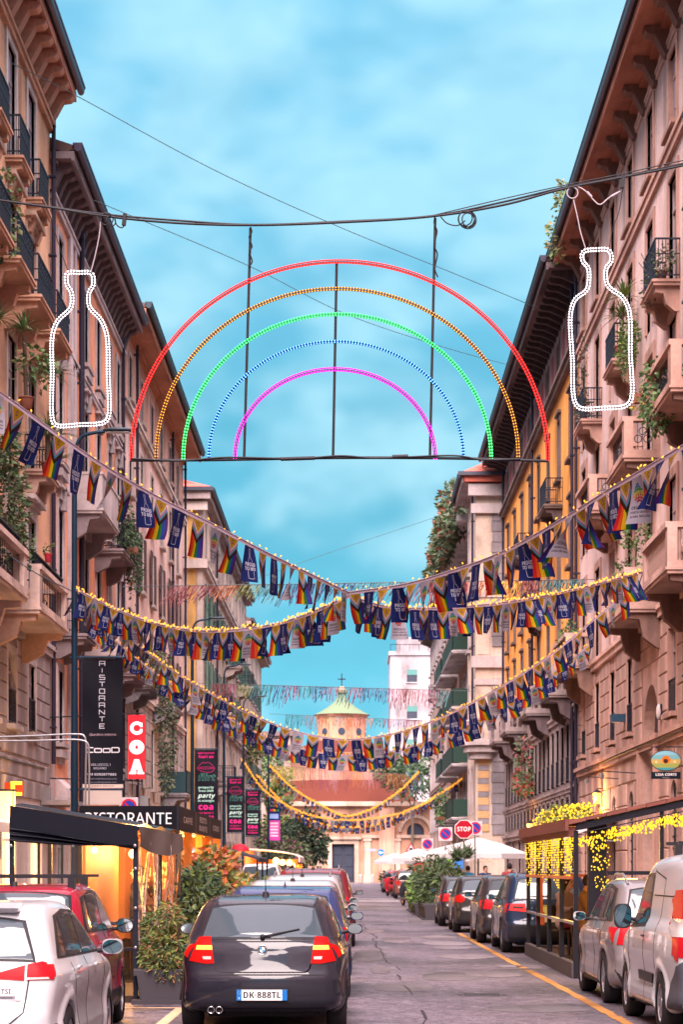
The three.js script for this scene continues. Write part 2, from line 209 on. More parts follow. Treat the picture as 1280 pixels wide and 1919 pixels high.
      const z = [B(0, L, hr - 0.13, hr, d - 0.24, d + 0.04), B(0, L, 0, 0.13, d - 0.22, d)]; for (const e of [0, L - 0.24]) z.push(B(e - 0.02, e + 0.26, hr - 0.129, hr + 0.001, 0, d - 0.24), B(e, e + 0.24, 0, 0.129, 0, d - 0.22), B(e, e + 0.3, 0.13, hr - 0.13, d - 0.23, d - 0.003)); mesh('parapet', z, mat, g);
      const bg = flat(new THREE.LatheGeometry([[0.06, 0], [0.06, 0.04], [0.035, 0.07], [0.075, 0.24], [0.04, 0.44], [0.05, 0.5], [0.06, 0.54], [0.06, hr - 0.26]].map(p => new THREE.Vector2(p[0], p[1])), 8)); metric(bg); bg.userData.done = true;
      const n = Math.round((L - 0.7) / 0.24); for (let k = 0; k <= n; k++) mesh('baluster', bg, mat, g, [-s * (d - 0.12), 0.13, -(0.42 + (L - 0.84) * k / n)]); for (const e of [0.12, L - 0.12]) for (let k = 1; k * 0.24 < d - 0.2; k++) mesh('baluster', bg, mat, g, [-s * (k * 0.24 - 0.05), 0.13, -e]);
    } else if (kind === 'solid') {
      const z = [B(0, L, 0, hr, d - 0.1, d), B(-0.03, L + 0.03, hr, hr + 0.08, d - 0.14, d + 0.03)]; for (const e of [0, L - 0.1]) z.push(B(e, e + 0.1, 0, hr, 0, d - 0.1), B(e - 0.02, e + 0.12, hr, hr + 0.08, 0, d - 0.14)); mesh('parapet', z, mat, g);
    } else if (kind === 'canvas') {
      const z = [B(0, L, 0.06, hr - 0.06, d - 0.05, d - 0.02)]; for (const e of [0.02, L - 0.05]) z.push(B(e, e + 0.03, 0.06, hr - 0.06, 0, d - 0.05)); mesh('screen', z, q.screen, g);
      mesh('railing', [B(0, L, hr - 0.04, hr, d - 0.06, d - 0.01), ...[0, 0.25, 0.5, 0.75, 1].map(f => B(f * (L - 0.04), f * (L - 0.04) + 0.04, 0, hr - 0.04, d - 0.055, d - 0.015))], iron, g);
    }
    return g;
  };
  o.eaves = (Ht, ov, soffit, q = {}) => {
    mesh('soffit', [b(D0 - 0.1, D1 + (q.end ?? 0.25), Ht - 0.32, Ht - 0.12, -0.3, ov - 0.16), b(D0, D1, Ht - 0.42, Ht - 0.32, 0, 0.22), b(D0 - 0.1, D1 + (q.end ?? 0.25), Ht - 0.38, Ht - 0.12, ov - 0.16, ov - 0.08)], soffit, t);
    mesh('roof', prof([[ov, Ht - 0.02], [ov, Ht + 0.05], [-7, Ht + 2.6], [-7, Ht + 2.4], [ov - 0.4, Ht - 0.1]], D0, D1 + (q.end ?? 0.25)), q.roof || plain(0.1, 0.06, 0.06, 0.9), t);
    const sh = []; for (let k = 0; k <= 8; k++) { const a = Math.PI + k / 8 * Math.PI; sh.push([ov + 0.02 + 0.1 * Math.cos(a), Ht - 0.0 + 0.12 * Math.sin(a)]); } sh.push([ov + 0.13, Ht + 0.06], [ov - 0.09, Ht + 0.06]);
    mesh('gutter', [prof(sh, D0 - 0.1, D1 + 0.3), b(D0 - 0.1, D1 + 0.3, Ht + 0.06, Ht + 0.12, ov - 0.12, ov + 0.15)], q.gutter || gutterM, t);
    if (q.bracket) { const d = q.bd ?? ov * 0.72, hh = q.bh ?? 0.6; const pr = prof([[0, Ht - 0.33], [d, Ht - 0.33], [d, Ht - 0.45], [d - 0.08, Ht - 0.52], [d * 0.6, Ht - 0.55], [d * 0.38, Ht - 0.42 - hh * 0.5], [0.16, Ht - 0.42 - hh * 0.72], [0.1, Ht - 0.33 - hh], [0, Ht - 0.33 - hh]], D0, D0 + (q.bw ?? 0.34)); metric(flat(pr)); const G = metric(merge(pr)); G.userData.done = true;
      for (let u = D1 - q.bracket * 0.5; u > Math.max(D0, q.from ?? 0); u -= q.bracket) mesh('bracket', G, q.bracketMat || soffit, t, [0, 0, -(u - D0)]); }
  };
  o.string = (y, h, d, mat, u0 = D0, u1 = D1) => mesh('string_course', [b(u0, u1, y, y + h, -0.05, d), b(u0, u1, y + h * 0.62, y + h + 0.001, -0.05, d * 1.5)], mat, t);
  o.pipe = (u, y0, y1, w = 0.14, r = 0.06, mat = darkPipe) => { const z = [bar(pt(u, y0, w), pt(u, y1, w), r, 8)]; for (let y = y0 + 1; y < y1; y += 2.2) z.push(b(u - 0.09, u + 0.09, y, y + 0.05, 0, w + 0.08)); return mesh('drainpipe', z, mat, t); };
  // coursed masonry: single stones between the openings, joints recessed
  o.stones = (y0, y1, ch, mats, u0, u1, len = 1.3, pr = 0.045) => {
    const cache = {}; let k = 0; const r = rng(Math.round(y0 * 77 + u0));
    for (let y = y0; y < y1 - 0.1; y += ch, k++) {
      const yt = Math.min(y + ch, y1); let iv = [[u0, u1]];
      for (const h of holes) if (h.y1 + 0.2 > y + 0.05 && h.y0 - 0.12 < yt - 0.05) { const m = 0.17; iv = iv.flatMap(([a, c]) => h.u1 + m <= a || h.u0 - m >= c ? [[a, c]] : [[a, h.u0 - m], [h.u1 + m, c]].filter(q => q[1] - q[0] > 0.12)); }
      for (const [a, c] of iv) { const n = Math.max(1, Math.round((c - a) / len)), st = (c - a) / n; const off = k % 2 && n > 1 ? st / 2 : 0; const cuts = [a]; for (let i = 1; i < n; i++) cuts.push(a + i * st - off * (i ? 1 : 0)); if (off) cuts.push(c - st / 2); cuts.push(c);
        for (let i = 0; i < cuts.length - 1; i++) { const l = cuts[i + 1] - cuts[i] - 0.03, key = l.toFixed(2) + (yt - y).toFixed(2); const hgt = yt - y - 0.035; cache[key] ??= (() => { const g = metric(merge(chamfer(l, hgt, pr, s))); g.userData.done = true; return g; })(); mesh('stone', cache[key], mats[Math.floor(r() * mats.length)], t, [0, (y + yt) / 2, -((cuts[i] + cuts[i + 1]) / 2 - D0)]); } }
    }
  };
  return o;
}
function chamfer(l, h, p, s) { const c = 0.018, x = -s, P = []; const v = (w, y, z) => [x * w, y, z]; const a = [[-0.02, -h / 2, -l / 2], [-0.02, -h / 2, l / 2], [-0.02, h / 2, l / 2], [-0.02, h / 2, -l / 2]], f = [[p, -h / 2 + c, -l / 2 + c], [p, -h / 2 + c, l / 2 - c], [p, h / 2 - c, l / 2 - c], [p, h / 2 - c, -l / 2 + c]], m = a.map(q => [p - c, q[1], q[2]]);
  const quad = (A, B, D, E) => { const t = s > 0 ? [A, B, D, A, D, E] : [A, D, B, A, E, D]; for (const q of t) P.push(...v(...q)); };
  quad(...f); for (let i = 0; i < 4; i++) { const j = (i + 1) % 4; quad(m[i], m[j], f[j], f[i]); quad(a[i], a[j], m[j], m[i]); }
  const g = new THREE.BufferGeometry(); g.setAttribute('position', new THREE.Float32BufferAttribute(P, 3)); g.computeVertexNormals(); return g; }
const seq = (a, n, d) => Array.from({ length: n }, (_, i) => a + i * d);

// R1: tall pink house nearest on the right
{
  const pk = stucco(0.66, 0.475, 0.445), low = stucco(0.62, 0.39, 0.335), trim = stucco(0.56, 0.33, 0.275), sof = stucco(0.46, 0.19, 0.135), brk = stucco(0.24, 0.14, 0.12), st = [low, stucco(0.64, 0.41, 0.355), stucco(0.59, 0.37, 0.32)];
  const f = Facade(1, 8, -28, 73.2, 'tall pink house with deep bracketed eaves, nearest on the right of the street'), us = seq(43.8, 8, 3.95);
  const q = { mat: trim, sashMat: plain(0.3, 0.22, 0.22, 0.6), blind: 0.35, blindMat: plain(0.3, 0.25, 0.3) };
  f.windows(us, 20.05, 22.0, 1.2, { ...q, frame: 0.2 }); f.windows(us, 16.1, 18.9, 1.3, { ...q, frame: 0.22, sill: 0 }); f.windows(us, 12.45, 15.35, 1.3, { ...q, frame: 0.26, sill: 0 }); f.windows(us, 8.55, 11.4, 1.3, { ...q, frame: 0.24, sill: 0 });
  const low1 = us.filter(u => Math.abs(u - 55.65) > 1); f.windows(low1, 5.55, 7.7, 1.2, { ...q, frame: 0.18, apron: 1, bars: 0.85 });
  f.windows(low1, 0.7, 3.9, 1.1, { ...q, frame: 0, arch: 1, grid: 1, sill: 0 }); f.holes.push({ u0: 54.25, u1: 57.05, y0: 0.1, y1: 6.6, arch: 1 });
  f.wall(8.2, 23.0, pk, 9); f.wall(0, 8.2, low, 9);
  mesh('portal', [f.b(54.2, 57.1, 0.1, 6.5, -0.345, -0.3)], plain(0.05, 0.035, 0.05, 0.6), f.t); mesh('portal_surround', [f.prof([[0, 0.1], [0.16, 0.1], [0.16, 5.2], [0, 5.2]], 53.95, 54.22), f.prof([[0, 0.1], [0.16, 0.1], [0.16, 5.2], [0, 5.2]], 57.08, 57.35)], trim, f.t);
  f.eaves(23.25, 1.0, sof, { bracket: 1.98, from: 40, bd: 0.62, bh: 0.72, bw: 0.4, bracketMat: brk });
  f.string(19.45, 0.34, 0.1, trim); f.string(22.3, 0.2, 0.06, pk); f.string(8.15, 0.3, 0.12, low); f.string(4.85, 0.3, 0.14, trim);
  f.stones(5.2, 8.12, 0.485, st, 44.2, 73.1, 1.6); f.stones(0.9, 4.8, 0.65, st, 50, 73.1, 1.7);
  const fl = [us[2], us[4], us[6]]; for (const u of fl) f.balcony(u - 1.05, u + 1.05, 16.05, 0.66, 'iron', trim, { scroll: 1, corbel: 0.6 });
  f.balcony(us[0] - 1, us[0] + 1, 16.05, 0.66, 'iron', trim, { scroll: 1 });
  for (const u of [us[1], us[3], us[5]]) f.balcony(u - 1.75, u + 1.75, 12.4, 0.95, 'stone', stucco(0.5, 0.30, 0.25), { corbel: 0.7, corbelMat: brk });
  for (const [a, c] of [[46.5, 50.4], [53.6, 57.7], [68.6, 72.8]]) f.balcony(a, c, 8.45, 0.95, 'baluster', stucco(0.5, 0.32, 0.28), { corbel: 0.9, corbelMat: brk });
  for (const u of [us[4], us[5]]) mesh('lintel', [f.b(u - 0.8, u + 0.8, 11.75, 11.9, 0, 0.3)], trim, f.t);
  f.pipe(73.0, 0, 23); f.pipe(49.0, 5.2, 23.1);
}
// R2: ochre house with a painted frieze
{
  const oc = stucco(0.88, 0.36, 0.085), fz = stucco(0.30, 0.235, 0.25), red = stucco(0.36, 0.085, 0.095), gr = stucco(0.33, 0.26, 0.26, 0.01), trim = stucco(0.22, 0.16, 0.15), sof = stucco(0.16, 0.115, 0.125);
  const f = Facade(1, 8, 73.2, 109, 'ochre yellow house with a red painted frieze under dark eaves and a grey stone base'), us = seq(75.8, 8, 4.35);
  const q = { mat: trim, sashMat: plain(0.16, 0.12, 0.13), pane: paneDim, blind: 0.5, blindMat: plain(0.16, 0.13, 0.15) };
  f.windows(us.map(u => u + 0.3), 20.55, 21.9, 0.8, { ...q, frame: 0.12 });
  f.windows(us, 16.6, 18.9, 0.95, { ...q, lint: 1, frame: 0.11 }); f.windows(us, 12.7, 15.0, 0.95, { ...q, lint: 1, frame: 0.11 }); f.windows(us, 9.6, 11.6, 0.95, { ...q, lint: 1, frame: 0.11 });
  f.windows(seq(74.9, 18, 1.9), 4.85, 7.0, 1.25, { mat: gr, sashMat: plain(0.12, 0.1, 0.12), bars: 0.95, sill: 0, frame: 0.14 }); f.windows(seq(74.9, 18, 1.9), 3.55, 4.3, 1.1, { mat: gr, bars: 0.7, sill: 0, frame: 0.1, noblind: 1 }); f.windows(seq(76, 9, 3.8), 0.3, 2.9, 1.6, { mat: gr, sill: 0, frame: 0.12, noblind: 1 });
  f.wall(20.05, 22.9, fz, 9); f.wall(8.9, 20.05, oc, 9); f.wall(0, 8.9, gr, 9);
  for (let i = 0; i < 8; i++) { const u = us[i] + 0.95; mesh('frieze_panel', [f.b(u - 0.1, u + 0.62, 20.45, 22.0, -0.02, 0.02), f.b(u + 0.1, u + 0.4, 20.8, 21.6, 0.02, 0.05)], red, f.t); }
  for (let i = 0; i < 10; i++) { const u = (us[i] ?? 104 + i) - 1.9; if (i < 8) mesh('frieze_panel', f.b(u, u + 0.8, 20.45, 22.0, -0.02, 0.022), red, f.t); }
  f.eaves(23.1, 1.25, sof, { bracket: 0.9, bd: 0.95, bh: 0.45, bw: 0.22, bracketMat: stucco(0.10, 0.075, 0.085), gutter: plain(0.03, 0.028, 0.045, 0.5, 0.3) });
  f.string(19.9, 0.3, 0.22, trim); f.string(8.6, 0.35, 0.2, gr); f.string(7.25, 0.3, 0.1, gr); f.string(4.45, 0.22, 0.08, gr); f.string(3.0, 0.3, 0.12, gr);
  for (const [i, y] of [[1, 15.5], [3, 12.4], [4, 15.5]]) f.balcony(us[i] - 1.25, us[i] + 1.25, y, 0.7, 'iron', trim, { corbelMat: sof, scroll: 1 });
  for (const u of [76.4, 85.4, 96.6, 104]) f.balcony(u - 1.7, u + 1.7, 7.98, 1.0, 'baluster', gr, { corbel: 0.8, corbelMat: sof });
  f.pipe(74.3, 0, 23); f.pipe(90.8, 8, 22.5); f.pipe(108.3, 8, 22.5);
}
// R3: pale corner tower with grey ashlar quoins
{
  const cr = stucco(0.66, 0.52, 0.44), tr = stucco(0.56, 0.47, 0.48), as = [greyStone, stucco(0.33, 0.29, 0.32), stucco(0.27, 0.24, 0.27)], yl = stucco(0.68, 0.40, 0.2);
  const f = Facade(1, 6.5, 109.4, 117, 'pale cream corner house with grey ashlar quoins and a red tiled roof', 'building', 'corner_house');
  f.windows([112, 115], 17.8, 20.2, 1.0, { mat: tr }); f.windows([112, 115], 13.6, 16.4, 1.0, { mat: tr }); f.windows([112, 115], 9.2, 11.6, 1.0, { mat: tr }); f.windows([112.2, 115], 4.6, 7, 1.1, { mat: tr, sill: 0 });
  f.wall(0, 21.9, cr, 12); f.eaves(22.3, 0.8, tr, { end: 0.3, gutter: plain(0.05, 0.05, 0.07, 0.5), roof: plain(0.42, 0.1, 0.075, 0.85) });
  // the end wall that looks up the street: quoin stones, cream panels, mouldings
  const z0 = 0.0; for (let y = 3.4, k = 0; y < 20.2; y += 0.55, k++) { if ((y > 11.2 && y < 12.9)) continue; const g = box(0.82 + (k % 2 ? 0 : 0.04), 1.56, y + 0.02, y + 0.53, 0, 0.06); mesh('stone', g, as[k % 3], f.t, [0, 0, z0]); }
  mesh('wall_panel', [box(0.1, 0.75, 12.9, 20.2, 0, 0.03), box(0.1, 0.75, 9.3, 11.2, 0, 0.03)], cr, f.t);
  for (let k = 0; k < 7; k++) mesh('stone', box(0.12, 0.7, 3.6 + k * 0.7, 3.98 + k * 0.7, 0, 0.05), yl, f.t);
  for (let k = 0; k < 7; k++) mesh('stone', box(0.12, 0.7, 4.0 + k * 0.7, 4.28 + k * 0.7, 0, 0.04), as[k % 3], f.t);
  for (const [y, h, p] of [[20.3, 0.5, 0.25], [12.2, 0.6, 0.22], [11.3, 0.3, 0.1], [15.9, 0.25, 0.1], [21.2, 0.6, 0.4]]) mesh('moulding', box(-p, 1.6, y, y + h, 0, p), tr, f.t);
  { const g = new THREE.Group(); g.name = 'balcony'; f.t.add(g); const arc = (r0, h0, h1) => { const sh = new THREE.Shape(); sh.absarc(0, 0, r0, 0, Math.PI * 2); return new THREE.ExtrudeGeometry(sh, { depth: h1 - h0, bevelEnabled: false, curveSegments: 20 }).rotateX(-Math.PI / 2).translate(0.3, h0, -0.2); };
    mesh('slab', [arc(1.15, 8.1, 8.35), arc(0.95, 7.75, 8.1), arc(0.7, 7.4, 7.75)], tr, g); mesh('parapet', [arc(1.12, 8.35, 8.45), new THREE.TorusGeometry(1.05, 0.08, 6, 30).rotateX(Math.PI / 2).translate(0.3, 9.35, -0.2)], tr, g);
    const bg = metric(merge(new THREE.LatheGeometry([[0.06, 0], [0.09, 0.25], [0.04, 0.5], [0.07, 0.85]].map(p => new THREE.Vector2(...p)), 8))); bg.userData.done = true; for (let k = 0; k < 16; k++) { const a = k / 16 * 6.283; mesh('baluster', bg, tr, g, [0.3 + Math.cos(a) * 1.03, 8.45, -0.2 + Math.sin(a) * 1.03]); } }
  mesh('roof_slope', [(() => { const g = new THREE.BufferGeometry(); g.setAttribute('position', new THREE.Float32BufferAttribute([-0.85, 22.35, 0.6, 6, 22.35, 0.6, 3, 24.6, -3, -0.85, 22.35, 0.6, 3, 24.6, -3, -0.85, 22.35, -7.9], 3)); g.computeVertexNormals(); return g; })(), box(-0.6, 4, 21.9, 22.32, 0, 0.55)], plain(0.40, 0.1, 0.075, 0.85), f.t);
  mesh('gutter', box(-0.95, 6, 22.2, 22.4, 0.56, 0.75), plain(0.05, 0.05, 0.07, 0.5), f.t); f.pipe(110.2, 8, 21.9, 0.12, 0.06);
}
// R4: flats with long green-screened balconies
{
  const pk = stucco(0.52, 0.33, 0.26), wh = stucco(0.62, 0.56, 0.58), grn = plain(0.02, 0.045, 0.036, 0.7);
  const f = Facade(1, 7.2, 117, 153, 'block of flats with long balconies behind dark green screens and a planted roof terrace', 'building', 'apartment_block'), us = seq(120, 8, 4.3);
  for (const y of [1.0, 4.8, 8.1, 11.5, 14.9, 18.1]) f.windows(us, y + 0.1, y + 2.4, 1.7, { mat: wh, sill: 0, frame: 0.1, sashMat: plain(0.4, 0.34, 0.34) });
  f.wall(0, 21.2, pk, 9);
  for (const y of [4.75, 8.0, 11.45, 14.85]) { f.balcony(126, 140, y, 1.15, 'canvas', wh, { screen: grn, corbels: 0, h: 1.15 }); f.balcony(142, 151, y, 1.15, 'canvas', wh, { screen: grn, corbels: 0, h: 1.15 }); }
  mesh('terrace_slab', [f.b(117, 153, 21.2, 21.55, -8, 1.3)], wh, f.t); mesh('terrace_railing', [f.b(118, 152, 22.5, 22.55, 1.1, 1.15), ...seq(118, 18, 2).map(u => f.b(u, u + 0.04, 21.55, 22.5, 1.1, 1.14))], iron, f.t); mesh('terrace_wall', f.b(118, 153, 21.55, 24.2, -3, -8), pk, f.t);
}
// R5: narrow pink houses further on
{
  const f = Facade(1, 7.0, 153, 186, 'narrow pinkish house far down the right side, with a toothed cornice'), us = seq(155, 9, 3.7), pk = stucco(0.58, 0.41, 0.36);
  for (const y of [4.8, 8.3, 11.8, 15.3, 18.6]) f.windows(us, y, y + 2.1, 1.1, { mat: whiteTrim, frame: 0.14 }); f.wall(0, 21.6, pk, 9); f.eaves(22, 0.95, stucco(0.3, 0.22, 0.2), { bracket: 1.1, bd: 0.7, bh: 0.4, bw: 0.3 }); f.string(8, 0.3, 0.12, pk);
  for (const u of [us[1], us[4], us[6]]) f.balcony(u - 1, u + 1, 11.6, 0.9, 'iron', paleStone); for (const u of [us[0], us[3]]) f.balcony(u - 1, u + 1, 15.2, 0.9, 'iron', paleStone);
}
// L1: tall peach house nearest on the left
{
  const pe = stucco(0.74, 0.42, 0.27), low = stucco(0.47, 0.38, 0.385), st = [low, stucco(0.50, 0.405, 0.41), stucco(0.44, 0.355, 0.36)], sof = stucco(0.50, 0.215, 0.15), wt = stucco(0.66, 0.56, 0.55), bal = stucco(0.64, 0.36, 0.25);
  const f = Facade(-1, -8.5, -28, 58.4, 'tall peach orange house with scrolled eaves brackets, nearest on the left of the street'), us = seq(42.1, 5, 3.2);
  const q = { mat: wt, sashMat: plain(0.3, 0.26, 0.28), blind: 0.45, blindMat: plain(0.34, 0.28, 0.32) };
  f.windows(us, 19.25, 22.1, 1.25, { ...q, sill: 0, frame: 0.24 }); f.windows(us, 15.75, 18.3, 1.25, { ...q, sill: 0, frame: 0.22, hood: 1, mat: stucco(0.66, 0.45, 0.36) }); f.windows(us, 12.2, 14.9, 1.25, { ...q, sill: 0, frame: 0.2, mat: stucco(0.64, 0.47, 0.38) }); f.windows(us, 8.1, 10.9, 1.3, { ...q, sill: 0, frame: 0.26, hood: 1 });
  f.windows(us, 5.25, 7.05, 1.2, { ...q, bars: 0.9, frame: 0.18 }); f.windows([43, 47, 51.2, 55.6], 0.2, 3.2, 2.0, { mat: wt, sill: 0, frame: 0.18, pane: glow(1, 0.5, 0.15, 0.55), noblind: 1 });
  f.wall(7.7, 23.3, pe, 9); f.wall(0, 7.7, low, 9); f.stones(4.55, 7.62, 0.42, st, 44.5, 58.2, 1.5); f.stones(3.5, 4.5, 0.5, st, 44.5, 58.2, 1.6);
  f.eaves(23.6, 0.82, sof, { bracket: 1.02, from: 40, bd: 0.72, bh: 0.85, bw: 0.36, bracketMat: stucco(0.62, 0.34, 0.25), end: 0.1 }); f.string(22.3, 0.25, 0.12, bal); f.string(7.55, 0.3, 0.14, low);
  for (const u of us) { f.balcony(u - 0.8, u + 0.8, 19.15, 0.42, 'iron', bal, { corbel: 0.7, corbels: 2 }); f.balcony(u - 1.15, u + 1.15, 15.65, 0.92, 'iron', bal, { corbel: 0.65, scroll: 1 }); }
  f.balcony(us[4] - 1.0, us[4] + 1.0, 12.05, 0.6, 'iron', stucco(0.6, 0.4, 0.33), { corbel: 0.6, h: 0.9 });
  f.balcony(48.9, 53.6, 7.85, 1.15, 'stone', stucco(0.60, 0.43, 0.38), { corbel: 0.75, top: 1, corbelMat: stucco(0.6, 0.36, 0.27) });
  f.balcony(42.4, 47.0, 7.85, 1.15, 'stone', stucco(0.60, 0.43, 0.38), { corbel: 0.75, top: 1 });
  f.pipe(58.2, 4.6, 23.1); mesh('shop_canopy', [f.b(56.6, 59.2, 3.42, 3.55, 0, 0.9), f.b(56.7, 57.0, 3.55, 3.9, 0, 0.25)], greyStone, f.t);
}
// L2: salmon house with white window surrounds
{
  const sa = stucco(0.80, 0.34, 0.21), gr = stucco(0.30, 0.235, 0.255), wt = stucco(0.60, 0.50, 0.52), brk = stucco(0.17, 0.125, 0.14);
  const f = Facade(-1, -8.5, 58.4, 77, 'salmon house with white window surrounds and dark heavily bracketed eaves'), us = [60.4, 66.2, 69.4, 72.6, 75.3];
  const q = { mat: wt, sashMat: plain(0.4, 0.36, 0.38), blind: 0.4, blindMat: plain(0.26, 0.22, 0.26) };
  f.windows(us, 17.6, 19.95, 1.0, { ...q, apron: 1, frame: 0.2 }); f.windows(us, 13.4, 16.2, 1.0, { ...q, curl: 1, apron: 1, frame: 0.2 }); f.windows(us, 9.6, 12.1, 1.0, { ...q, curl: 1, frame: 0.22, sill: 0 }); f.windows(us, 5.3, 7.4, 1.0, { ...q, frame: 0.24, apron: 1 }); f.windows([60.4, 66.5, 71, 75], 0.2, 3.1, 1.5, { ...q, frame: 0.3, sill: 0 });
  f.wall(0, 21.6, sa, 9); f.eaves(21.9, 0.78, gr, { bracket: 0.78, bd: 0.55, bh: 0.7, bw: 0.3, bracketMat: brk, gutter: plain(0.05, 0.04, 0.07, 0.5, 0.2) }); f.string(20.5, 0.25, 0.1, wt); f.string(16.9, 0.22, 0.08, wt);
  for (const [a, c, w] of [[62.0, 62.6, 0.1], [63.2, 63.6, 0.08], [76.2, 76.9, 0.1], [58.5, 58.9, 0.06]]) mesh('pilaster', f.b(a, c, 0.1, 20.5, 0, w), wt, f.t); f.pipe(64.1, 0.2, 21.4, 0.16, 0.09); f.pipe(76.0, 0.2, 21.4);
  f.balcony(62.4, 66.6, 12.5, 1.0, 'solid', stucco(0.5, 0.42, 0.43), { corbelMat: gr, corbel: 0.8 }); f.balcony(68.4, 72.2, 12.2, 0.95, 'iron', gr, { corbel: 0.6 }); f.balcony(66, 69.5, 8.5, 1.1, 'baluster', stucco(0.46, 0.38, 0.38), { corbel: 0.7 }); f.balcony(72, 75.6, 8.5, 1.0, 'iron', gr, {}); f.balcony(59.4, 61.6, 8.4, 0.9, 'iron', gr);
  mesh('door_pediment', [f.b(59.3, 61.5, 3.5, 3.7, 0, 0.4), f.prof([[0, 3.7], [0.35, 3.7], [0.3, 4.0], [0, 4.3]], 59.5, 61.3)], wt, f.t);
}
// L3: pink house with brown shutters over a white ashlar base
{
  const pk = stucco(0.74, 0.52, 0.48), up = stucco(0.66, 0.36, 0.29), br = plain(0.085, 0.045, 0.05, 0.7), wt = stucco(0.62, 0.52, 0.5), st = [stucco(0.6, 0.5, 0.5), stucco(0.56, 0.47, 0.47)], sof = stucco(0.54, 0.25, 0.17);
  const f = Facade(-1, -8.5, 77, 104.5, 'pink house with dark brown shutters above a pale ashlar base, mid street on the left'), us = seq(79.4, 6, 4.3);
  f.windows(us, 19.5, 21.2, 1.0, { mat: wt, closed: br, frame: 0.1 }); f.windows(us, 15.9, 18.2, 1.05, { mat: wt, closed: br, frame: 0.1 }); f.windows(us, 12.75, 14.95, 1.05, { mat: wt, shutter: br, frame: 0.12 }); f.windows(us, 9.2, 11.5, 1.05, { mat: wt, shutter: br, frame: 0.12 });
  f.windows(us, 5.0, 7.5, 1.05, { mat: wt, frame: 0.2 }); f.windows(us, 0.2, 3.4, 1.7, { mat: wt, sill: 0, frame: 0.15, arch: 1 });
  f.wall(18.9, 21.9, up, 9); f.wall(8.4, 18.9, pk, 9); f.wall(0, 8.4, wt, 9); f.stones(3.9, 8.3, 0.55, st, 77.2, 104.3, 1.8, 0.05); f.string(18.8, 0.3, 0.14, wt); f.string(8.3, 0.3, 0.14, wt); f.string(3.5, 0.3, 0.3, wt);
  f.eaves(22.5, 0.95, sof, { gutter: plain(0.03, 0.045, 0.06, 0.5, 0.2), end: 0.4 }); f.string(21.9, 0.28, 0.1, sof); f.pipe(80.9, 3, 22); f.pipe(97, 3, 22); f.pipe(104.2, 3, 22);
  f.balcony(77.3, 80.6, 8.5, 1.05, 'iron', greyStone); f.balcony(88, 91.5, 8.5, 1.05, 'iron', greyStone); f.balcony(92, 95, 5.0, 1.2, 'canvas', greyStone, { screen: plain(0.02, 0.05, 0.06, 0.6) });
}
// L4: corner house in yellow and white
{
  const yl = stucco(0.74, 0.42, 0.15), wt = stucco(0.66, 0.54, 0.51), cr = stucco(0.68, 0.52, 0.44), gn = plain(0.05, 0.12, 0.10, 0.7), sof = stucco(0.45, 0.36, 0.36);
  const f = Facade(-1, -7.8, 108, 153, 'yellow and white corner house with green shutters and a red tiled roof', 'building', 'corner_house'), us = seq(110.5, 12, 3.7);
  for (const [y, h] of [[18.0, 2.0], [14.3, 2.3], [10.6, 2.3], [6.8, 2.3], [3.4, 2.0]]) f.windows(us, y, y + h, 1.05, { mat: wt, ...(y === 10.6 || y === 14.3 ? { shutter: gn } : {}), frame: 0.12 });
  f.wall(0, 20.8, cr, 14); f.eaves(21.3, 0.5, sof, { gutter: plain(0.04, 0.045, 0.06, 0.5, 0.2), roof: plain(0.38, 0.1, 0.08, 0.85) }); f.string(17.2, 0.35, 0.2, wt); f.string(9.8, 0.35, 0.2, wt);
  for (let k = 0; k < 4; k++) mesh('wall_panel', box(-0.72 - k * 2.4, -0.3 - k * 2.4, 1, 20.4, 0, 0.05), yl, f.t); for (let k = 0; k < 4; k++) mesh('pilaster', box(-0.26 - k * 2.4, 0.04 - k * 2.4, 0.5, 20.4, 0, 0.09), wt, f.t); for (const y of [17.2, 9.8, 20.2]) mesh('moulding', box(-10, 0.3, y, y + 0.45, 0, 0.4), wt, f.t);
  mesh('eaves_return', [box(-10, 0.45, 20.75, 21.15, 0, 0.6)], sof, f.t); mesh('gutter', box(-10, 0.6, 21.15, 21.35, 0.5, 0.75), plain(0.04, 0.045, 0.06, 0.5), f.t);
  mesh('roof_slope', (() => { const g = new THREE.BufferGeometry(); g.setAttribute('position', new THREE.Float32BufferAttribute([0.55, 21.35, 0.7, -6, 24, -6, -12, 21.35, 0.7, 0.55, 21.35, 0.7, 0.55, 21.35, -30, -6, 24, -6], 3)); g.computeVertexNormals(); return g; })(), plain(0.42, 0.1, 0.08, 0.85), f.t); mesh('chimney', [box(-2.4, -1.2, 21.4, 23.2, -2.4, -1.3), box(-2.5, -1.1, 23.2, 23.35, -2.5, -1.2)], plain(0.25, 0.08, 0.07, 0.9), f.t);
  for (const [i, y] of [[2, 10.4], [5, 14.1], [6, 10.4], [9, 14.1], [3, 6.6]]) f.balcony(us[i] - 1.3, us[i] + 1.3, y, 1.0, 'iron', paleStone); f.pipe(118, 3, 22);
}
// L5: further house on the left
{
  const f = Facade(-1, -8.3, 156, 190, 'cream house with small eaves, last tall one on the left before the trees'), us = seq(163, 7, 3.9), pk = stucco(0.62, 0.47, 0.40);
  for (const y of [4.6, 8.2, 11.8, 15.3]) f.windows(us, y, y + 2.2, 1.1, { mat: whiteTrim, frame: 0.14, shutter: plain(0.06, 0.1, 0.09) }); f.wall(0, 19.9, pk, 10); f.eaves(20.3, 0.8, stucco(0.4, 0.27, 0.22)); f.string(7.6, 0.3, 0.15, whiteTrim);
  for (const u of [us[1], us[4]]) f.balcony(u - 1.2, u + 1.2, 11.6, 1.0, 'iron', paleStone);
}
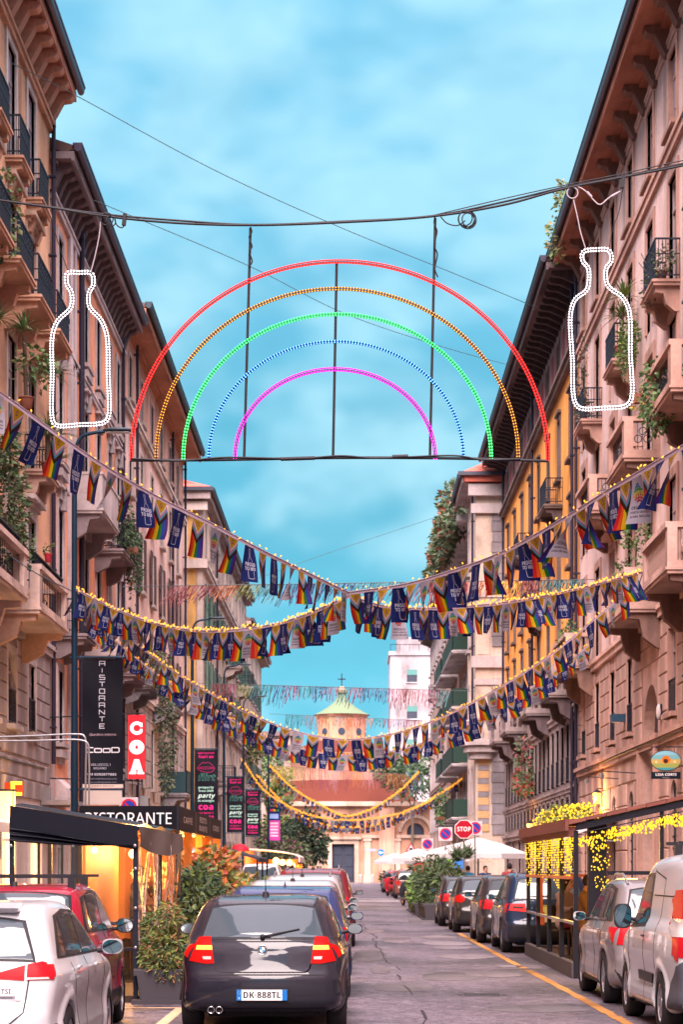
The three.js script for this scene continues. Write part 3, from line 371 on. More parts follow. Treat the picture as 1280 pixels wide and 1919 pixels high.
// far white tower block, low houses at the end
{
  const t = thing('apartment_tower', 'plain white apartment tower rising behind the street on the right', 'building', [6.9, 0, -262]), wh = stucco(0.42, 0.36, 0.39);
  mesh('wall', [box(-2.1, 7, 0, 28.4, -12, 0), box(-2.3, 7, 28.4, 28.9, -12.2, 0.2), box(-1.2, 5, 28.9, 30.9, -8, -2)], wh, t); mesh('roof_rail', [box(-2.1, 7, 29.7, 29.78, 0, 0.06), ...seq(-2.1, 8, 1.2).map(x => box(x, x + 0.06, 28.9, 29.7, 0, 0.06))], iron, t);
  for (const y of [8, 12.2, 16.2, 20.4, 25]) for (const x of [0.0, 3.4]) { const g = new THREE.Group(); g.name = 'window'; g.position.set(x, y, 0); t.add(g); mesh('pane', box(0, 1.3, 0, 1.6, 0, 0.06), paneDim, g); mesh('shutter', box(0, 1.3, 0.9, 1.6, 0.06, 0.1), plain(0.08, 0.2, 0.19, 0.6), g); mesh('sill', box(-0.1, 1.4, -0.12, 0, 0, 0.15), whiteTrim, g); }
  const a = thing('low_house', 'low brown house behind the trees left of the church', 'building', [-9, 0, -236]); mesh('wall', box(-4, 2, 0, 16.6, -8, 0), stucco(0.4, 0.28, 0.25), a); mesh('roof', box(-4.4, 2.4, 16.6, 17.1, -8.4, 0.4), plain(0.14, 0.1, 0.1, 0.9), a); for (let k = 0; k < 3; k++) mesh('window', box(-3 + k * 1.7, -2.2 + k * 1.7, 13, 14.6, 0, 0.05), paneDim, a);
}
// the church that closes the street
{
  const D = 231, pk = stucco(0.44, 0.225, 0.155), pl = stucco(0.52, 0.35, 0.28), rd = plain(0.10, 0.026, 0.018, 0.9, 0, { bumpMap: roughTex, bumpScale: 0.05 }), cop = plain(0.12, 0.165, 0.10, 0.7);
  const t = thing('church', 'pink church with a copper capped lantern tower closing the end of the street', 'church', [0, 0, -D]);
  const sh = new THREE.Shape([[-9, 0], [9, 0], [9, 8.9], [-9, 8.9]].map(p => new THREE.Vector2(...p))); const cut = (x, y0, y1, w, arch) => { const p = new THREE.Path(); p.moveTo(x - w / 2, y0); p.lineTo(x - w / 2, arch ? y1 - w / 2 : y1); if (arch) p.absarc(x, y1 - w / 2, w / 2, Math.PI, 0, true); else p.lineTo(x + w / 2, y1); p.lineTo(x + w / 2, y0); sh.holes.push(p); };
  cut(-1.0, 0.02, 4.3, 2.5); cut(7.05, 5.0, 6.6, 1.9, 1); cut(-7.4, 5.0, 6.6, 1.9, 1); cut(-1.0, 5.6, 7.6, 3.0, 1);
  mesh('wall', [new THREE.ExtrudeGeometry(sh, { depth: 0.6, bevelEnabled: false }).translate(0, 0, -0.6), box(-9, 9, 0, 8.9, -14, -0.65)], pk, t);
  mesh('door', [box(-2.25, -1.02, 0.02, 4.3, -0.5, -0.4), box(-0.98, 0.25, 0.02, 4.3, -0.5, -0.4), ...[0.5, 1.8, 3.1].flatMap(y => [-2, -0.75].map(x => box(x, x + 0.8, y, y + 0.95, -0.4, -0.34)))], plain(0.03, 0.035, 0.055, 0.5), t);
  mesh('door_surround', [box(-2.75, -2.25, 0, 4.8, 0, 0.15), box(0.25, 0.75, 0, 4.8, 0, 0.15), box(-2.25, 0.25, 4.3, 4.8, 0, 0.151), box(-3, 1, 4.8, 5.1, 0, 0.4)], pl, t);
  for (const x of [-5.2, -3.6, 1.7, 3.7, 5.0]) mesh('pilaster', [box(x - 0.35, x + 0.35, 0.8, 4.6, 0, 0.22), box(x - 0.45, x + 0.45, 0, 0.8, 0, 0.3), box(x - 0.45, x + 0.45, 4.6, 4.9, 0, 0.32)], pl, t);
  mesh('cornice', [box(-9, -3.1, 4.95, 5.3, 0, 0.3), box(1.1, 3.9, 4.95, 5.3, 0, 0.3), box(4.9, 9, 4.95, 5.3, 0, 0.3), box(-9.2, 9.2, 8.5, 9.0, 0, 0.6)], pl, t); mesh('buttress', [box(3.0, 4.7, 0, 8.4, 0, 0.45)], stucco(0.56, 0.30, 0.22), t);
  for (const x of [7.05, -7.4]) { const g = new THREE.Group(); g.name = 'window'; t.add(g); mesh('pane', box(x - 1, x + 1, 4.9, 6.7, -0.5, -0.4), paneM, g); const r = new THREE.Shape(); r.absarc(x, 5.65, 1.9, 0, Math.PI); r.absarc(x, 5.65, 1.55, Math.PI, 0, true); mesh('frame', new THREE.ExtrudeGeometry(r, { depth: 0.2, bevelEnabled: false, curveSegments: 16 }), pl, g); }
  { const g = new THREE.Group(); g.name = 'window'; t.add(g); mesh('pane', box(-2.5, 0.5, 5.5, 7.7, -0.5, -0.4), paneM, g); }
  // nave roof, drum, lantern and cross
  mesh('roof', new THREE.CylinderGeometry(7.2, 9.6, 2.6, 8, 1).rotateY(Math.PI / 8).translate(-1.2, 10.2, -8.6), rd, t); mesh('drum', new THREE.CylinderGeometry(7.2, 7.2, 3.2, 8).rotateY(Math.PI / 8).translate(-1.2, 13.0, -8.6), pk, t); mesh('drum_roof', new THREE.CylinderGeometry(3.2, 7.8, 2.0, 8).rotateY(Math.PI / 8).translate(-1.2, 15.2, -8.6), rd, t);
  mesh('tower', [new THREE.CylinderGeometry(2.95, 2.95, 5.6, 8).rotateY(Math.PI / 8).translate(-1.2, 16.3, -8.6), new THREE.CylinderGeometry(3.3, 3.0, 0.4, 8).rotateY(Math.PI / 8).translate(-1.2, 19.0, -8.6)], stucco(0.52, 0.24, 0.16), t);
  for (let k = 0; k < 8; k++) { const a = k / 8 * Math.PI * 2; mesh('window', new THREE.CylinderGeometry(0.42, 0.42, 0.1, 12).rotateX(Math.PI / 2).rotateY(a).translate(-1.2 + Math.sin(a) * 2.74, 17.2, -8.6 + Math.cos(a) * 2.74), paneM, t); }
  mesh('tower_roof', new THREE.LatheGeometry([[3.3, 19.2], [2.5, 19.6], [1.6, 20.15], [0.85, 20.75], [0.55, 21.2], [0.45, 21.8], [0.0, 21.8]].map(p => new THREE.Vector2(...p)), 16).translate(-1.2, 0, -8.6), cop, t);
  mesh('lantern', [new THREE.CylinderGeometry(0.75, 0.65, 0.3, 12).translate(-1.2, 21.9, -8.6), new THREE.SphereGeometry(0.55, 12, 6, 0, 6.3, 0, 1.57).translate(-1.2, 22.0, -8.6)], plain(0.33, 0.22, 0.14, 0.6), t);
  mesh('cross', [box(-1.26, -1.14, 22.4, 24.0, -8.66, -8.54), box(-1.65, -0.75, 23.3, 23.42, -8.66, -8.54)], iron, t);
}
// ---------- implicit surfaces ----------
const smin = (a, b, k) => { const h = Math.max(k - Math.abs(a - b), 0) / k; return Math.min(a, b) - h * h * k * 0.25; };
const smax = (a, b, k) => -smin(-a, -b, k);
function surfaceNet(f, lo, hi, c, colorOf) {
  const n = [0, 1, 2].map(i => Math.ceil((hi[i] - lo[i]) / c) + 1), [nx, ny, nz] = n, val = new Float32Array(nx * ny * nz);
  for (let k = 0, q = 0; k < nz; k++) for (let j = 0; j < ny; j++) for (let i = 0; i < nx; i++, q++) val[q] = f(lo[0] + i * c, lo[1] + j * c, lo[2] + k * c);
  const idx = new Int32Array(nx * ny * nz).fill(-1), P = [], I = [], at3 = (i, j, k) => i + nx * (j + ny * k);
  const E = [[0, 1], [0, 2], [0, 4], [1, 3], [1, 5], [2, 3], [2, 6], [3, 7], [4, 5], [4, 6], [5, 7], [6, 7]];
  for (let k = 0; k < nz - 1; k++) for (let j = 0; j < ny - 1; j++) for (let i = 0; i < nx - 1; i++) {
    const v = []; let m = 0; for (let b = 0; b < 8; b++) { const w = val[at3(i + (b & 1), j + (b >> 1 & 1), k + (b >> 2))]; v.push(w); if (w < 0) m |= 1 << b; }
    if (m === 0 || m === 255) continue; let x = 0, y = 0, z = 0, ct = 0;
    for (const [a, b] of E) if ((m >> a & 1) !== (m >> b & 1)) { const t = v[a] / (v[a] - v[b]); x += (a & 1) + t * ((b & 1) - (a & 1)); y += (a >> 1 & 1) + t * ((b >> 1 & 1) - (a >> 1 & 1)); z += (a >> 2) + t * ((b >> 2) - (a >> 2)); ct++; }
    idx[at3(i, j, k)] = P.length / 3; P.push(lo[0] + (i + x / ct) * c, lo[1] + (j + y / ct) * c, lo[2] + (k + z / ct) * c);
  }
  const quad = (a, b, d, e, s) => { if (a < 0 || b < 0 || d < 0 || e < 0) return; s ? I.push(a, b, d, a, d, e) : I.push(a, d, b, a, e, d); };
  for (let k = 1; k < nz - 1; k++) for (let j = 1; j < ny - 1; j++) for (let i = 1; i < nx - 1; i++) {
    const q = at3(i, j, k), s = val[q] < 0;
    if (s !== val[q + 1] < 0) quad(idx[at3(i, j - 1, k - 1)], idx[at3(i, j, k - 1)], idx[q], idx[at3(i, j - 1, k)], s);
    if (s !== val[q + nx] < 0) quad(idx[at3(i - 1, j, k - 1)], idx[at3(i - 1, j, k)], idx[q], idx[at3(i, j, k - 1)], s);
    if (s !== val[q + nx * ny] < 0) quad(idx[at3(i - 1, j - 1, k)], idx[at3(i, j - 1, k)], idx[q], idx[at3(i - 1, j, k)], s);
  }
  const N = new Float32Array(P.length), e = c * 0.25, col = colorOf ? new Float32Array(P.length) : null;
  for (let i = 0; i < P.length; i += 3) { let [x, y, z] = [P[i], P[i + 1], P[i + 2]];
    for (let r = 0; r < 2; r++) { const d = f(x, y, z); let gx = f(x + e, y, z) - f(x - e, y, z), gy = f(x, y + e, z) - f(x, y - e, z), gz = f(x, y, z + e) - f(x, y, z - e); const l = Math.hypot(gx, gy, gz) || 1; gx /= l; gy /= l; gz /= l; if (!r) { const k = clamp(d, -c, c) * 0.8; x -= gx * k; y -= gy * k; z -= gz * k; P[i] = x; P[i + 1] = y; P[i + 2] = z; } else { N[i] = gx; N[i + 1] = gy; N[i + 2] = gz; } }
    if (col) { const k = colorOf(x, y, z); col[i] = k[0]; col[i + 1] = k[1]; col[i + 2] = k[2]; } }
  const g = new THREE.BufferGeometry(); g.setAttribute('position', new THREE.Float32BufferAttribute(P, 3)); g.setAttribute('normal', new THREE.BufferAttribute(N, 3)); g.setAttribute('uv', new THREE.BufferAttribute(new Float32Array(P.length / 3 * 2), 2)); if (col) g.setAttribute('color', new THREE.BufferAttribute(col, 3)); g.setIndex(I); g.userData.done = true; return g;
}
const chaikin = p => p.flatMap((a, i) => { const b = p[(i + 1) % p.length]; return [[a[0] * 0.8 + b[0] * 0.2, a[1] * 0.8 + b[1] * 0.2], [a[0] * 0.2 + b[0] * 0.8, a[1] * 0.2 + b[1] * 0.8]]; });
function polyTable(poly, L, Ht) {                                       // signed distance to a side silhouette, sampled every 2 cm
  poly = chaikin(chaikin(poly)); const c = 0.02, ox = -0.5, oy = -0.2, nx = Math.ceil((L + 1) / c), ny = Math.ceil((Ht + 0.6) / c), T = new Float32Array(nx * ny);
  for (let j = 0; j < ny; j++) for (let i = 0; i < nx; i++) { const x = ox + i * c, y = oy + j * c; let d = 1e9, ins = false;
    for (let a = 0, b = poly.length - 1; a < poly.length; b = a++) { const [ax, ay] = poly[a], [bx, by] = poly[b], ex = bx - ax, ey = by - ay, t = clamp(((x - ax) * ex + (y - ay) * ey) / (ex * ex + ey * ey)), dx = x - ax - ex * t, dy = y - ay - ey * t; d = Math.min(d, dx * dx + dy * dy); if ((ay > y) !== (by > y) && x < ex * (y - ay) / ey + ax) ins = !ins; }
    T[j * nx + i] = ins ? -Math.sqrt(d) : Math.sqrt(d); }
  return (x, y) => { const u = clamp((x - ox) / c, 0, nx - 1.001), v = clamp((y - oy) / c, 0, ny - 1.001), i = Math.floor(u), j = Math.floor(v), a = u - i, b = v - j, q = j * nx + i; return lerp(lerp(T[q], T[q + 1], a), lerp(T[q + nx], T[q + nx + 1], a), b); };
}
// ---------- cars ----------
const glassM = new THREE.MeshPhysicalMaterial({ color: C(0.02, 0.028, 0.035), roughness: 0.04, ior: 1.6 });
const rearGlassM = new THREE.MeshPhysicalMaterial({ color: C(0.05, 0.07, 0.09), roughness: 0.05, ior: 1.62 });
const rubber = plain(0.022, 0.02, 0.024, 0.75), blackTrim = plain(0.02, 0.02, 0.026, 0.45), chrome = plain(0.6, 0.6, 0.64, 0.18, 1), alloy = plain(0.42, 0.42, 0.46, 0.3, 0.9), lampRed = new THREE.MeshPhysicalMaterial({ color: C(0.26, 0.006, 0.012), roughness: 0.35, specularIntensity: 0.15, emissive: C(0.5, 0.008, 0.012), emissiveIntensity: 0.05 }), lampClear = new THREE.MeshPhysicalMaterial({ color: C(0.5, 0.45, 0.45), roughness: 0.15, clearcoat: 1 });
const litRed = new THREE.MeshPhysicalMaterial({ color: C(0.2, 0.003, 0.003), roughness: 0.4, specularIntensity: 0.12, emissive: C(1, 0.012, 0.008), emissiveIntensity: 0.045 }), litAmber = glow(1, 0.3, 0.05, 0.26);
const paint = (r, g, b, metal = 0.3, rough = 0.32) => new THREE.MeshPhysicalMaterial({ color: C(r, g, b), roughness: rough + 0.1, metalness: metal * 0.5, specularIntensity: 0.3, clearcoat: 0.75, clearcoatRoughness: 0.04 });
const plateTex = txt => canvasTex(512, 112, (x, w, h) => { x.fillStyle = '#f0eef2'; x.fillRect(0, 0, w, h); x.fillStyle = '#1f74c8'; x.fillRect(0, 0, 50, h); x.fillRect(w - 50, 0, 50, h); x.fillStyle = '#fff'; x.font = 'bold 26px sans-serif'; x.fillText('I', 20, 98); x.strokeStyle = '#e8d23c'; x.lineWidth = 3; x.setLineDash([4, 5]); x.beginPath(); x.arc(25, 34, 14, 0, 7); x.stroke(); x.fillStyle = '#17151c'; x.font = 'bold 92px sans-serif'; x.save(); x.translate(62, 88); const W0 = x.measureText(txt).width; x.scale(388 / W0, 1); if (txt) x.fillText(txt, 0, 0); x.restore(); });
function wheelGroup(parent, x, l, r, w, style, rimMat) {
  const g = new THREE.Group(); g.name = 'wheel'; g.position.set(x, r, -l); parent.add(g); const o = Math.sign(x);
  const prof = [[r * 0.64, -w / 2], [r * 0.9, -w / 2], [r * 0.98, -w * 0.4], [r, -w * 0.2], [r, w * 0.2], [r * 0.98, w * 0.4], [r * 0.9, w / 2], [r * 0.64, w / 2]].map(p => new THREE.Vector2(...p));
  mesh('tyre', new THREE.LatheGeometry(prof, 36).rotateZ(Math.PI / 2), rubber, g);
  const rim = [new THREE.LatheGeometry([[r * 0.66, -w / 2], [r * 0.67, w * 0.46], [r * 0.6, w * 0.44], [r * 0.58, w * 0.2], [r * 0.56, -w * 0.3]].map(p => new THREE.Vector2(...p)), 32).rotateZ(-Math.PI / 2)];
  const ns = style === 'cover' ? 8 : style === 'multi' ? 10 : 5, tw = style === 'cover' ? 0.075 : style === 'multi' ? 0.03 : 0.065;
  for (let k = 0; k < ns; k++) rim.push(box(w * 0.3, w * 0.4, 0.02, r * 0.63, -tw / 2, tw / 2).rotateX(k / ns * Math.PI * 2));
  rim.push(new THREE.CylinderGeometry(r * 0.2, r * 0.2, w * 0.08, 14).rotateZ(Math.PI / 2).translate(w * 0.38, 0, 0));
  const R = merge(rim); if (o < 0) R.rotateY(Math.PI); mesh('rim', R, rimMat || alloy, g);
  mesh('brake_disc', new THREE.CylinderGeometry(r * 0.58, r * 0.58, 0.03, 20).rotateZ(Math.PI / 2).translate(o * w * 0.1, 0, 0), plain(0.03, 0.03, 0.035, 0.6, 0.3), g);
}
function makeCar(S) {
  const { L, W: Wd, H: Ht } = S, B = polyTable(S.body, L, Ht), K = polyTable(S.cab, L, Ht), yb = S.belt, kr = S.kr ?? 0.16, kf = S.kf ?? 0.22, tum = S.tumble ?? 0.3, rw = S.rw ?? 0.315, wl = S.wheels;
  const f = (x, y, l) => {
    const ax = Math.abs(x), e = Math.abs(l - L / 2) / (L / 2), e4 = e * e * e * e, plan = 0.09 * e4 + 0.03 * e4 * e4;
    const lp = l - x * x * (kr * Math.max(0, 1 - 2 * l / L) - kf * Math.max(0, 2 * l / L - 1));
    const hb = Wd / 2 - plan - Math.max(0, 0.4 - y) * 0.16 - Math.max(0, y - (S.shoulder ?? yb - 0.12)) * (S.shelf ?? 0.3) - 0.012 * Math.cos((y - 0.55) * 12);
    const hc = Wd / 2 - 0.05 - plan * 0.9 - Math.max(0, y - yb) * tum;
    let d = smin(smax(B(lp, y), ax - hb, S.rb ?? 0.12), smax(K(lp - (S.kc ?? 0.1) * x * x * Math.max(0, 1 - 3 * l / L), y), ax - hc, S.rc ?? 0.13), S.blend ?? 0.05);
    if (ax > Wd / 2 - 0.4) for (const c of wl) { const q = Math.hypot(l - c, y - rw), sub = Math.max(q - rw - 0.05, Wd / 2 - 0.3 - ax); d = Math.max(d, -sub); if (q < rw + 0.15) d -= 0.022 * sstep(rw + 0.15, rw + 0.06, q) * sstep(Wd / 2 - 0.25, Wd / 2 - 0.1, ax); }
    return d;
  };
  const t = thing(S.name || 'parked_car', S.label, S.category || 'car', S.pos, S.group, S.turn || 0), c = S.cell ?? 0.04;
  const g = surfaceNet((x, y, z) => f(x, y, -z), [-Wd / 2 - 0.1, 0.1, -L - 0.12], [Wd / 2 + 0.1, Ht + 0.1, 0.12], c); mesh('body', g, S.paint, t);
  const nrm = (x, y, l) => { const e = 0.004; return V(f(x + e, y, l) - f(x - e, y, l), f(x, y + e, l) - f(x, y - e, l), -(f(x, y, l + e) - f(x, y, l - e))).normalize(); };
  const hit = (dir, a, b) => { for (let k = 0; k < 14; k++) { const r = ray(dir, a, b); if (r) return r; if (dir === 'rear' || dir === 'front') { a *= 0.96; b = lerp(b, 0.8, 0.04); } else if (dir === 'top') { a *= 0.95; b = lerp(b, L / 2, 0.05); } else { a = lerp(a, L / 2, 0.03); b = lerp(b, 0.7, 0.05); } } return [V(0, 0.7, -L / 2), V(0, 1, 0)]; };
  const ray = (dir, a, b) => { let x, y, l, ok = 0; if (dir === 'rear') { x = a; y = b; l = -0.2; } else if (dir === 'front') { x = a; y = b; l = L + 0.2; } else if (dir === 'top') { x = a; l = b; y = Ht + 0.2; } else { l = a; y = b; x = dir * (Wd / 2 + 0.2); }
    for (let i = 0; i < 90; i++) { const d = f(x, y, l) * 0.8; if (Math.abs(d) < 4e-4) { ok = 1; break; } if (dir === 'rear') l += d; else if (dir === 'front') l -= d; else if (dir === 'top') y -= d; else x -= dir * d; if (l > L + 0.3 || l < -0.3 || Math.abs(x) > 2 || y < -1) break; } if (!ok || (typeof dir === 'number' && x * dir < Wd / 2 - 0.42) || (dir === 'rear' && l > 1.3) || (dir === 'top' && y < 0.6)) return null; return [V(x, y, -l), nrm(x, y, l)]; };
  const resample = (p, n) => { const out = [], ls = [0]; for (let i = 1; i < p.length; i++) ls.push(ls[i - 1] + Math.hypot(p[i][0] - p[i - 1][0], p[i][1] - p[i - 1][1])); for (let i = 0; i < n; i++) { const d = ls.at(-1) * i / (n - 1); let k = 1; while (k < ls.length - 1 && ls[k] < d) k++; const q = (d - ls[k - 1]) / (ls[k] - ls[k - 1] || 1); out.push([lerp(p[k - 1][0], p[k][0], q), lerp(p[k - 1][1], p[k][1], q)]); } return out; };
  // a piece lying on the body: swept between a lower and an upper edge, with its rim tucked in
  const patch = (dir, lo, hi, off = 0.006, nu = 16, nv = 8) => {
    const a = resample(lo, nu), b = resample(hi, nu), P = [], N = [], U = [], I = [];
    for (let j = -1; j <= nv + 1; j++) for (let i = -1; i <= nu; i++) { const ii = clamp(i, 0, nu - 1), jj = clamp(j, 0, nv), edge = i < 0 || j < 0 || i > nu - 1 || j > nv, q = jj / nv; const [p, n] = hit(dir, lerp(a[ii][0], b[ii][0], q), lerp(a[ii][1], b[ii][1], q)); p.addScaledVector(n, edge ? -0.01 : off); P.push(p.x, p.y, p.z); N.push(n.x, n.y, n.z); U.push(ii / (nu - 1), q); }
    const w = nu + 2, mid = Math.floor((nv + 2) / 2) * w + Math.floor(w / 2), pv = k => V(P[3 * k], P[3 * k + 1], P[3 * k + 2]), gn = pv(mid + 1).sub(pv(mid)).cross(pv(mid + w).sub(pv(mid))), flip = gn.dot(V(N[3 * mid], N[3 * mid + 1], N[3 * mid + 2])) < 0;
    for (let j = 0; j < nv + 2; j++) for (let i = 0; i < nu + 1; i++) { const k = j * w + i; flip ? I.push(k, k + w, k + 1, k + 1, k + w, k + w + 1) : I.push(k, k + 1, k + w, k + 1, k + w + 1, k + w); }
    const G = new THREE.BufferGeometry(); G.setAttribute('position', new THREE.Float32BufferAttribute(P, 3)); G.setAttribute('normal', new THREE.Float32BufferAttribute(N, 3)); G.setAttribute('uv', new THREE.Float32BufferAttribute(U, 2)); G.setIndex(I); return G;
  };
  const seam = (dir, pts, w = 0.012) => { const g2 = []; for (let i = 0; i < pts.length - 1; i++) { const [ax, ay] = pts[i], [bx, by] = pts[i + 1], l = Math.hypot(bx - ax, by - ay), nx = -(by - ay) / l * w / 2, ny = (bx - ax) / l * w / 2; g2.push(patch(dir, [[ax - nx, ay - ny], [bx - nx, by - ny]], [[ax + nx, ay + ny], [bx + nx, by + ny]], 0.002, Math.max(2, Math.ceil(l / 0.06)), 1)); } return g2; };
  const mir = p => p.map(([x, y]) => [-x, y]);
  const add = (name, geo, mat, p = t) => mesh(name, geo, mat, p, null, true);
  for (const s of [-1, 1]) for (const l of wl) wheelGroup(t, s * (Wd / 2 - 0.11), l, rw, 0.21, S.rim, S.rimMat);
  add('underbody', box(-Wd / 2 + 0.3, Wd / 2 - 0.3, 0.16, 0.4, -L + 0.4, -0.35), rubber);
  // glass
  const rg = S.rear; if (rg) { const arc = (w, y, s) => seq(0, 9, 0.25).map(k => { const q = k - 1; return [q * w, y + s * (1 - q * q) - 0.02 * q ** 4]; }); const lo = arc(rg.wb, rg.yb, rg.sb ?? -0.01), hi = arc(rg.wt, rg.yt, rg.st ?? 0.02); add('rear_window_seal', patch('rear', lo.map(p => [p[0] * 1.04, p[1] - 0.02]), hi.map(p => [p[0] * 1.045, p[1] + 0.02]), 0.003, 18, 8), blackTrim); const rwm = add('rear_window', patch('rear', lo, hi, 0.007, 20, 10), S.rearGlass || rearGlassM);
    if (rg.wiper) { const [a] = hit('rear', rg.wiper[0], rg.wiper[1]), [b2] = hit('rear', rg.wiper[2], rg.wiper[3]); const m = a.clone().lerp(b2, 0.5); m.z += 0.035; a.z += 0.03; b2.z += 0.02; add('wiper', [bar(a, m, 0.011, 5), bar(m, b2, 0.009, 5), bar(a.clone().lerp(b2, 0.15).add(V(0, -0.012, 0.01)), b2, 0.008, 5), new THREE.SphereGeometry(0.028, 8, 6).translate(a.x, a.y, a.z)], blackTrim); } }
  for (const s of [-1, 1]) { for (const w of S.sideWin || []) add('side_window', patch(s, w[0], w[1], 0.005, 14, 8), glassM); if (S.sideSeal) add('window_seal', patch(s, S.sideSeal[0], S.sideSeal[1], 0.002, 24, 8), blackTrim);
    for (const q of S.seams || []) add('door_gap', seam(s, q), rubber);
    for (const h of S.handles || []) { const [p, n] = hit(s, h[0], h[1]); p.addScaledVector(n, 0.022); add('door_handle', new THREE.CapsuleGeometry(0.014, 0.13, 3, 8).rotateX(Math.PI / 2).translate(p.x, p.y, p.z), S.handleMat || S.paint); }
    if (S.sill) add('sill_trim', patch(s, [[wl[0] + rw + 0.07, 0.19], [wl[1] - rw - 0.07, 0.19]], [[wl[0] + rw + 0.07, S.sill], [wl[1] - rw - 0.07, S.sill]], 0.01, 14, 3), blackTrim);
    if (S.moulding) add('side_moulding', patch(s, S.moulding[0], S.moulding[1], 0.02, 10, 3), blackTrim);
    for (const q of S.sideLamp || []) add('side_lamp', patch(s, q[0], q[1], 0.008, 8, 6), q[2] || lampRed);
    // mirror on its stalk
    { const [l, y] = S.mirror, [p] = hit(s, l, y), mg = new THREE.Group(); mg.name = 'wing_mirror'; t.add(mg); const k = S.mirrorSize || [0.088, 0.06]; const sg = new THREE.SphereGeometry(1, 16, 12), pa = sg.attributes.position; for (let i = 0; i < pa.count; i++) { const q = [pa.getX(i), pa.getY(i), pa.getZ(i)].map(v => Math.sign(v) * Math.abs(v) ** 0.6); pa.setXYZ(i, q[0] * k[0], q[1] * k[1], q[2] > 0 ? Math.min(q[2] * 0.07, 0.022) : q[2] * 0.085); } sg.computeVertexNormals(); sg.translate(p.x + s * (k[0] + 0.05), p.y + 0.03, p.z); add('mirror_shell', [sg], S.mirrorMat || S.paint, mg); add('mirror_arm', bar(V(p.x - s * 0.02, p.y - 0.01, p.z - 0.02), V(p.x + s * 0.09, p.y, p.z - 0.01), 0.022, 6), blackTrim, mg); add('mirror_glass', new THREE.CircleGeometry(1, 20).scale(k[0] * 0.93, k[1] * 0.9, 1).translate(p.x + s * (k[0] + 0.05), p.y + 0.03, p.z + 0.0235), plain(0.24, 0.28, 0.3, 0.03, 1), mg); }
  }
  if (S.screen) { const w = S.screen; add('windscreen', patch('front', [[-w.wb, w.yb], [0, w.yb - 0.01], [w.wb, w.yb]], [[-w.wt, w.yt], [0, w.yt + 0.02], [w.wt, w.yt]], 0.006, 14, 8), glassM); }
  for (const q of S.lamps || []) for (const s of [1, -1]) add(q.name || 'tail_lamp', patch('rear', s > 0 ? q.lo : mir(q.lo), s > 0 ? q.hi : mir(q.hi), q.off ?? 0.009, q.n || 10, 8), q.mat || lampRed);
  for (const q of S.rearGaps || []) add('tailgate_gap', seam('rear', q), rubber);
  for (const q of S.rearBits || []) add(q.name, patch('rear', q.lo, q.hi, q.off ?? 0.006, q.n || 14, q.m || 4), q.mat);
  if (S.plate) { const [y, w = 0.52, h = 0.11] = S.plate, [p, n] = hit('rear', 0, y); const pg = add('number_plate', [box(-w / 2, w / 2, -h / 2, h / 2, -0.006, 0)], whitePaint); pg.position.set(0, p.y, p.z + 0.022); add('plate_face', new THREE.PlaneGeometry(w, h).translate(0, 0, 0.003), printed(plateTex(S.plateText || ''), { roughness: 0.4 }), pg); }
  if (S.antenna) { const [p] = hit('top', 0, S.antenna), k = S.fin; add('antenna', k ? [new THREE.ConeGeometry(0.05, 0.085, 8).scale(0.5, 1, 1.6).translate(p.x, p.y + 0.035, p.z)] : [new THREE.CylinderGeometry(0.03, 0.045, 0.05, 10).translate(p.x, p.y + 0.02, p.z), bar(V(p.x, p.y + 0.03, p.z), V(p.x, p.y + 0.2, p.z + 0.06), 0.008, 6, 0.004)], S.finMat || blackTrim); }
  if (S.rails) for (const s of [-1, 1]) { const p = [0, 0.25, 0.5, 0.75, 1].map(q => { const [a] = hit('top', s * S.rails[2], lerp(S.rails[0], S.rails[1], q)); a.y += q === 0 || q === 1 ? 0 : 0.055; return a; }); add('roof_rail', tube(p, 0.018, 6, 24), S.railMat || alloy); }
  if (S.bars) for (const l of S.bars) { const w = S.barW || 0.62, [a] = hit('top', 0, l); const by = a.y + 0.09; const r = new THREE.Group(); r.name = 'roof_bar'; t.add(r); add('crossbar', box(-w - 0.12, w + 0.12, by - 0.012, by + 0.016, -l - 0.022, -l + 0.022), blackTrim, r); for (const s of [-1, 1]) { const [q] = hit('top', s * w * 0.95, l); add('bar_foot', box(q.x - 0.035, q.x + 0.035, q.y - 0.06, by - 0.012, -l - 0.045, -l + 0.045), blackTrim, r); } }
  if (S.spoiler) { const [l, y, w] = S.spoiler; const sh = new THREE.Shape([[0.0, 0], [0.26, 0.03], [0.26, -0.02], [0.03, -0.02]].map(p => new THREE.Vector2(...p))); add('spoiler', new THREE.ExtrudeGeometry(sh, { depth: 2 * w, bevelEnabled: true, bevelSize: 0.012, bevelThickness: 0.03, bevelSegments: 2 }).translate(0, 0, -w).rotateY(Math.PI / 2).translate(0, y, -l), S.spoilerMat || S.paint); }
  t.userData.hit = undefined; delete t.userData.hit;
  return { t, hit, patch, seam, add };
}
const hatch = (L, H, belt, o = {}) => ({   // side silhouettes (distance from the tail, height)
  body: [[0.16, 0.2], [0.02, 0.3], [0, 0.45], [0.0, 0.58], [0.05, 0.66], [0.1, belt - 0.08], [0.2, belt + 0.02], [L * 0.68, belt], [L * 0.9, belt - 0.14], [L - 0.07, 0.66], [L, 0.45], [L - 0.03, 0.28], [L - 0.2, 0.19]],
  cab: [[0.1, belt - 0.15], [0.14, belt], [o.rl ?? 0.48, H - 0.09], [(o.rl ?? 0.48) + 0.25, H - 0.02], [L * 0.36, H], [L * 0.5, H - 0.03], [L * 0.72, belt - 0.02], [L * 0.74, belt - 0.2]], ...o.x });
const R_ = (x0, x1, y) => [[x0, y], [x1, y]];
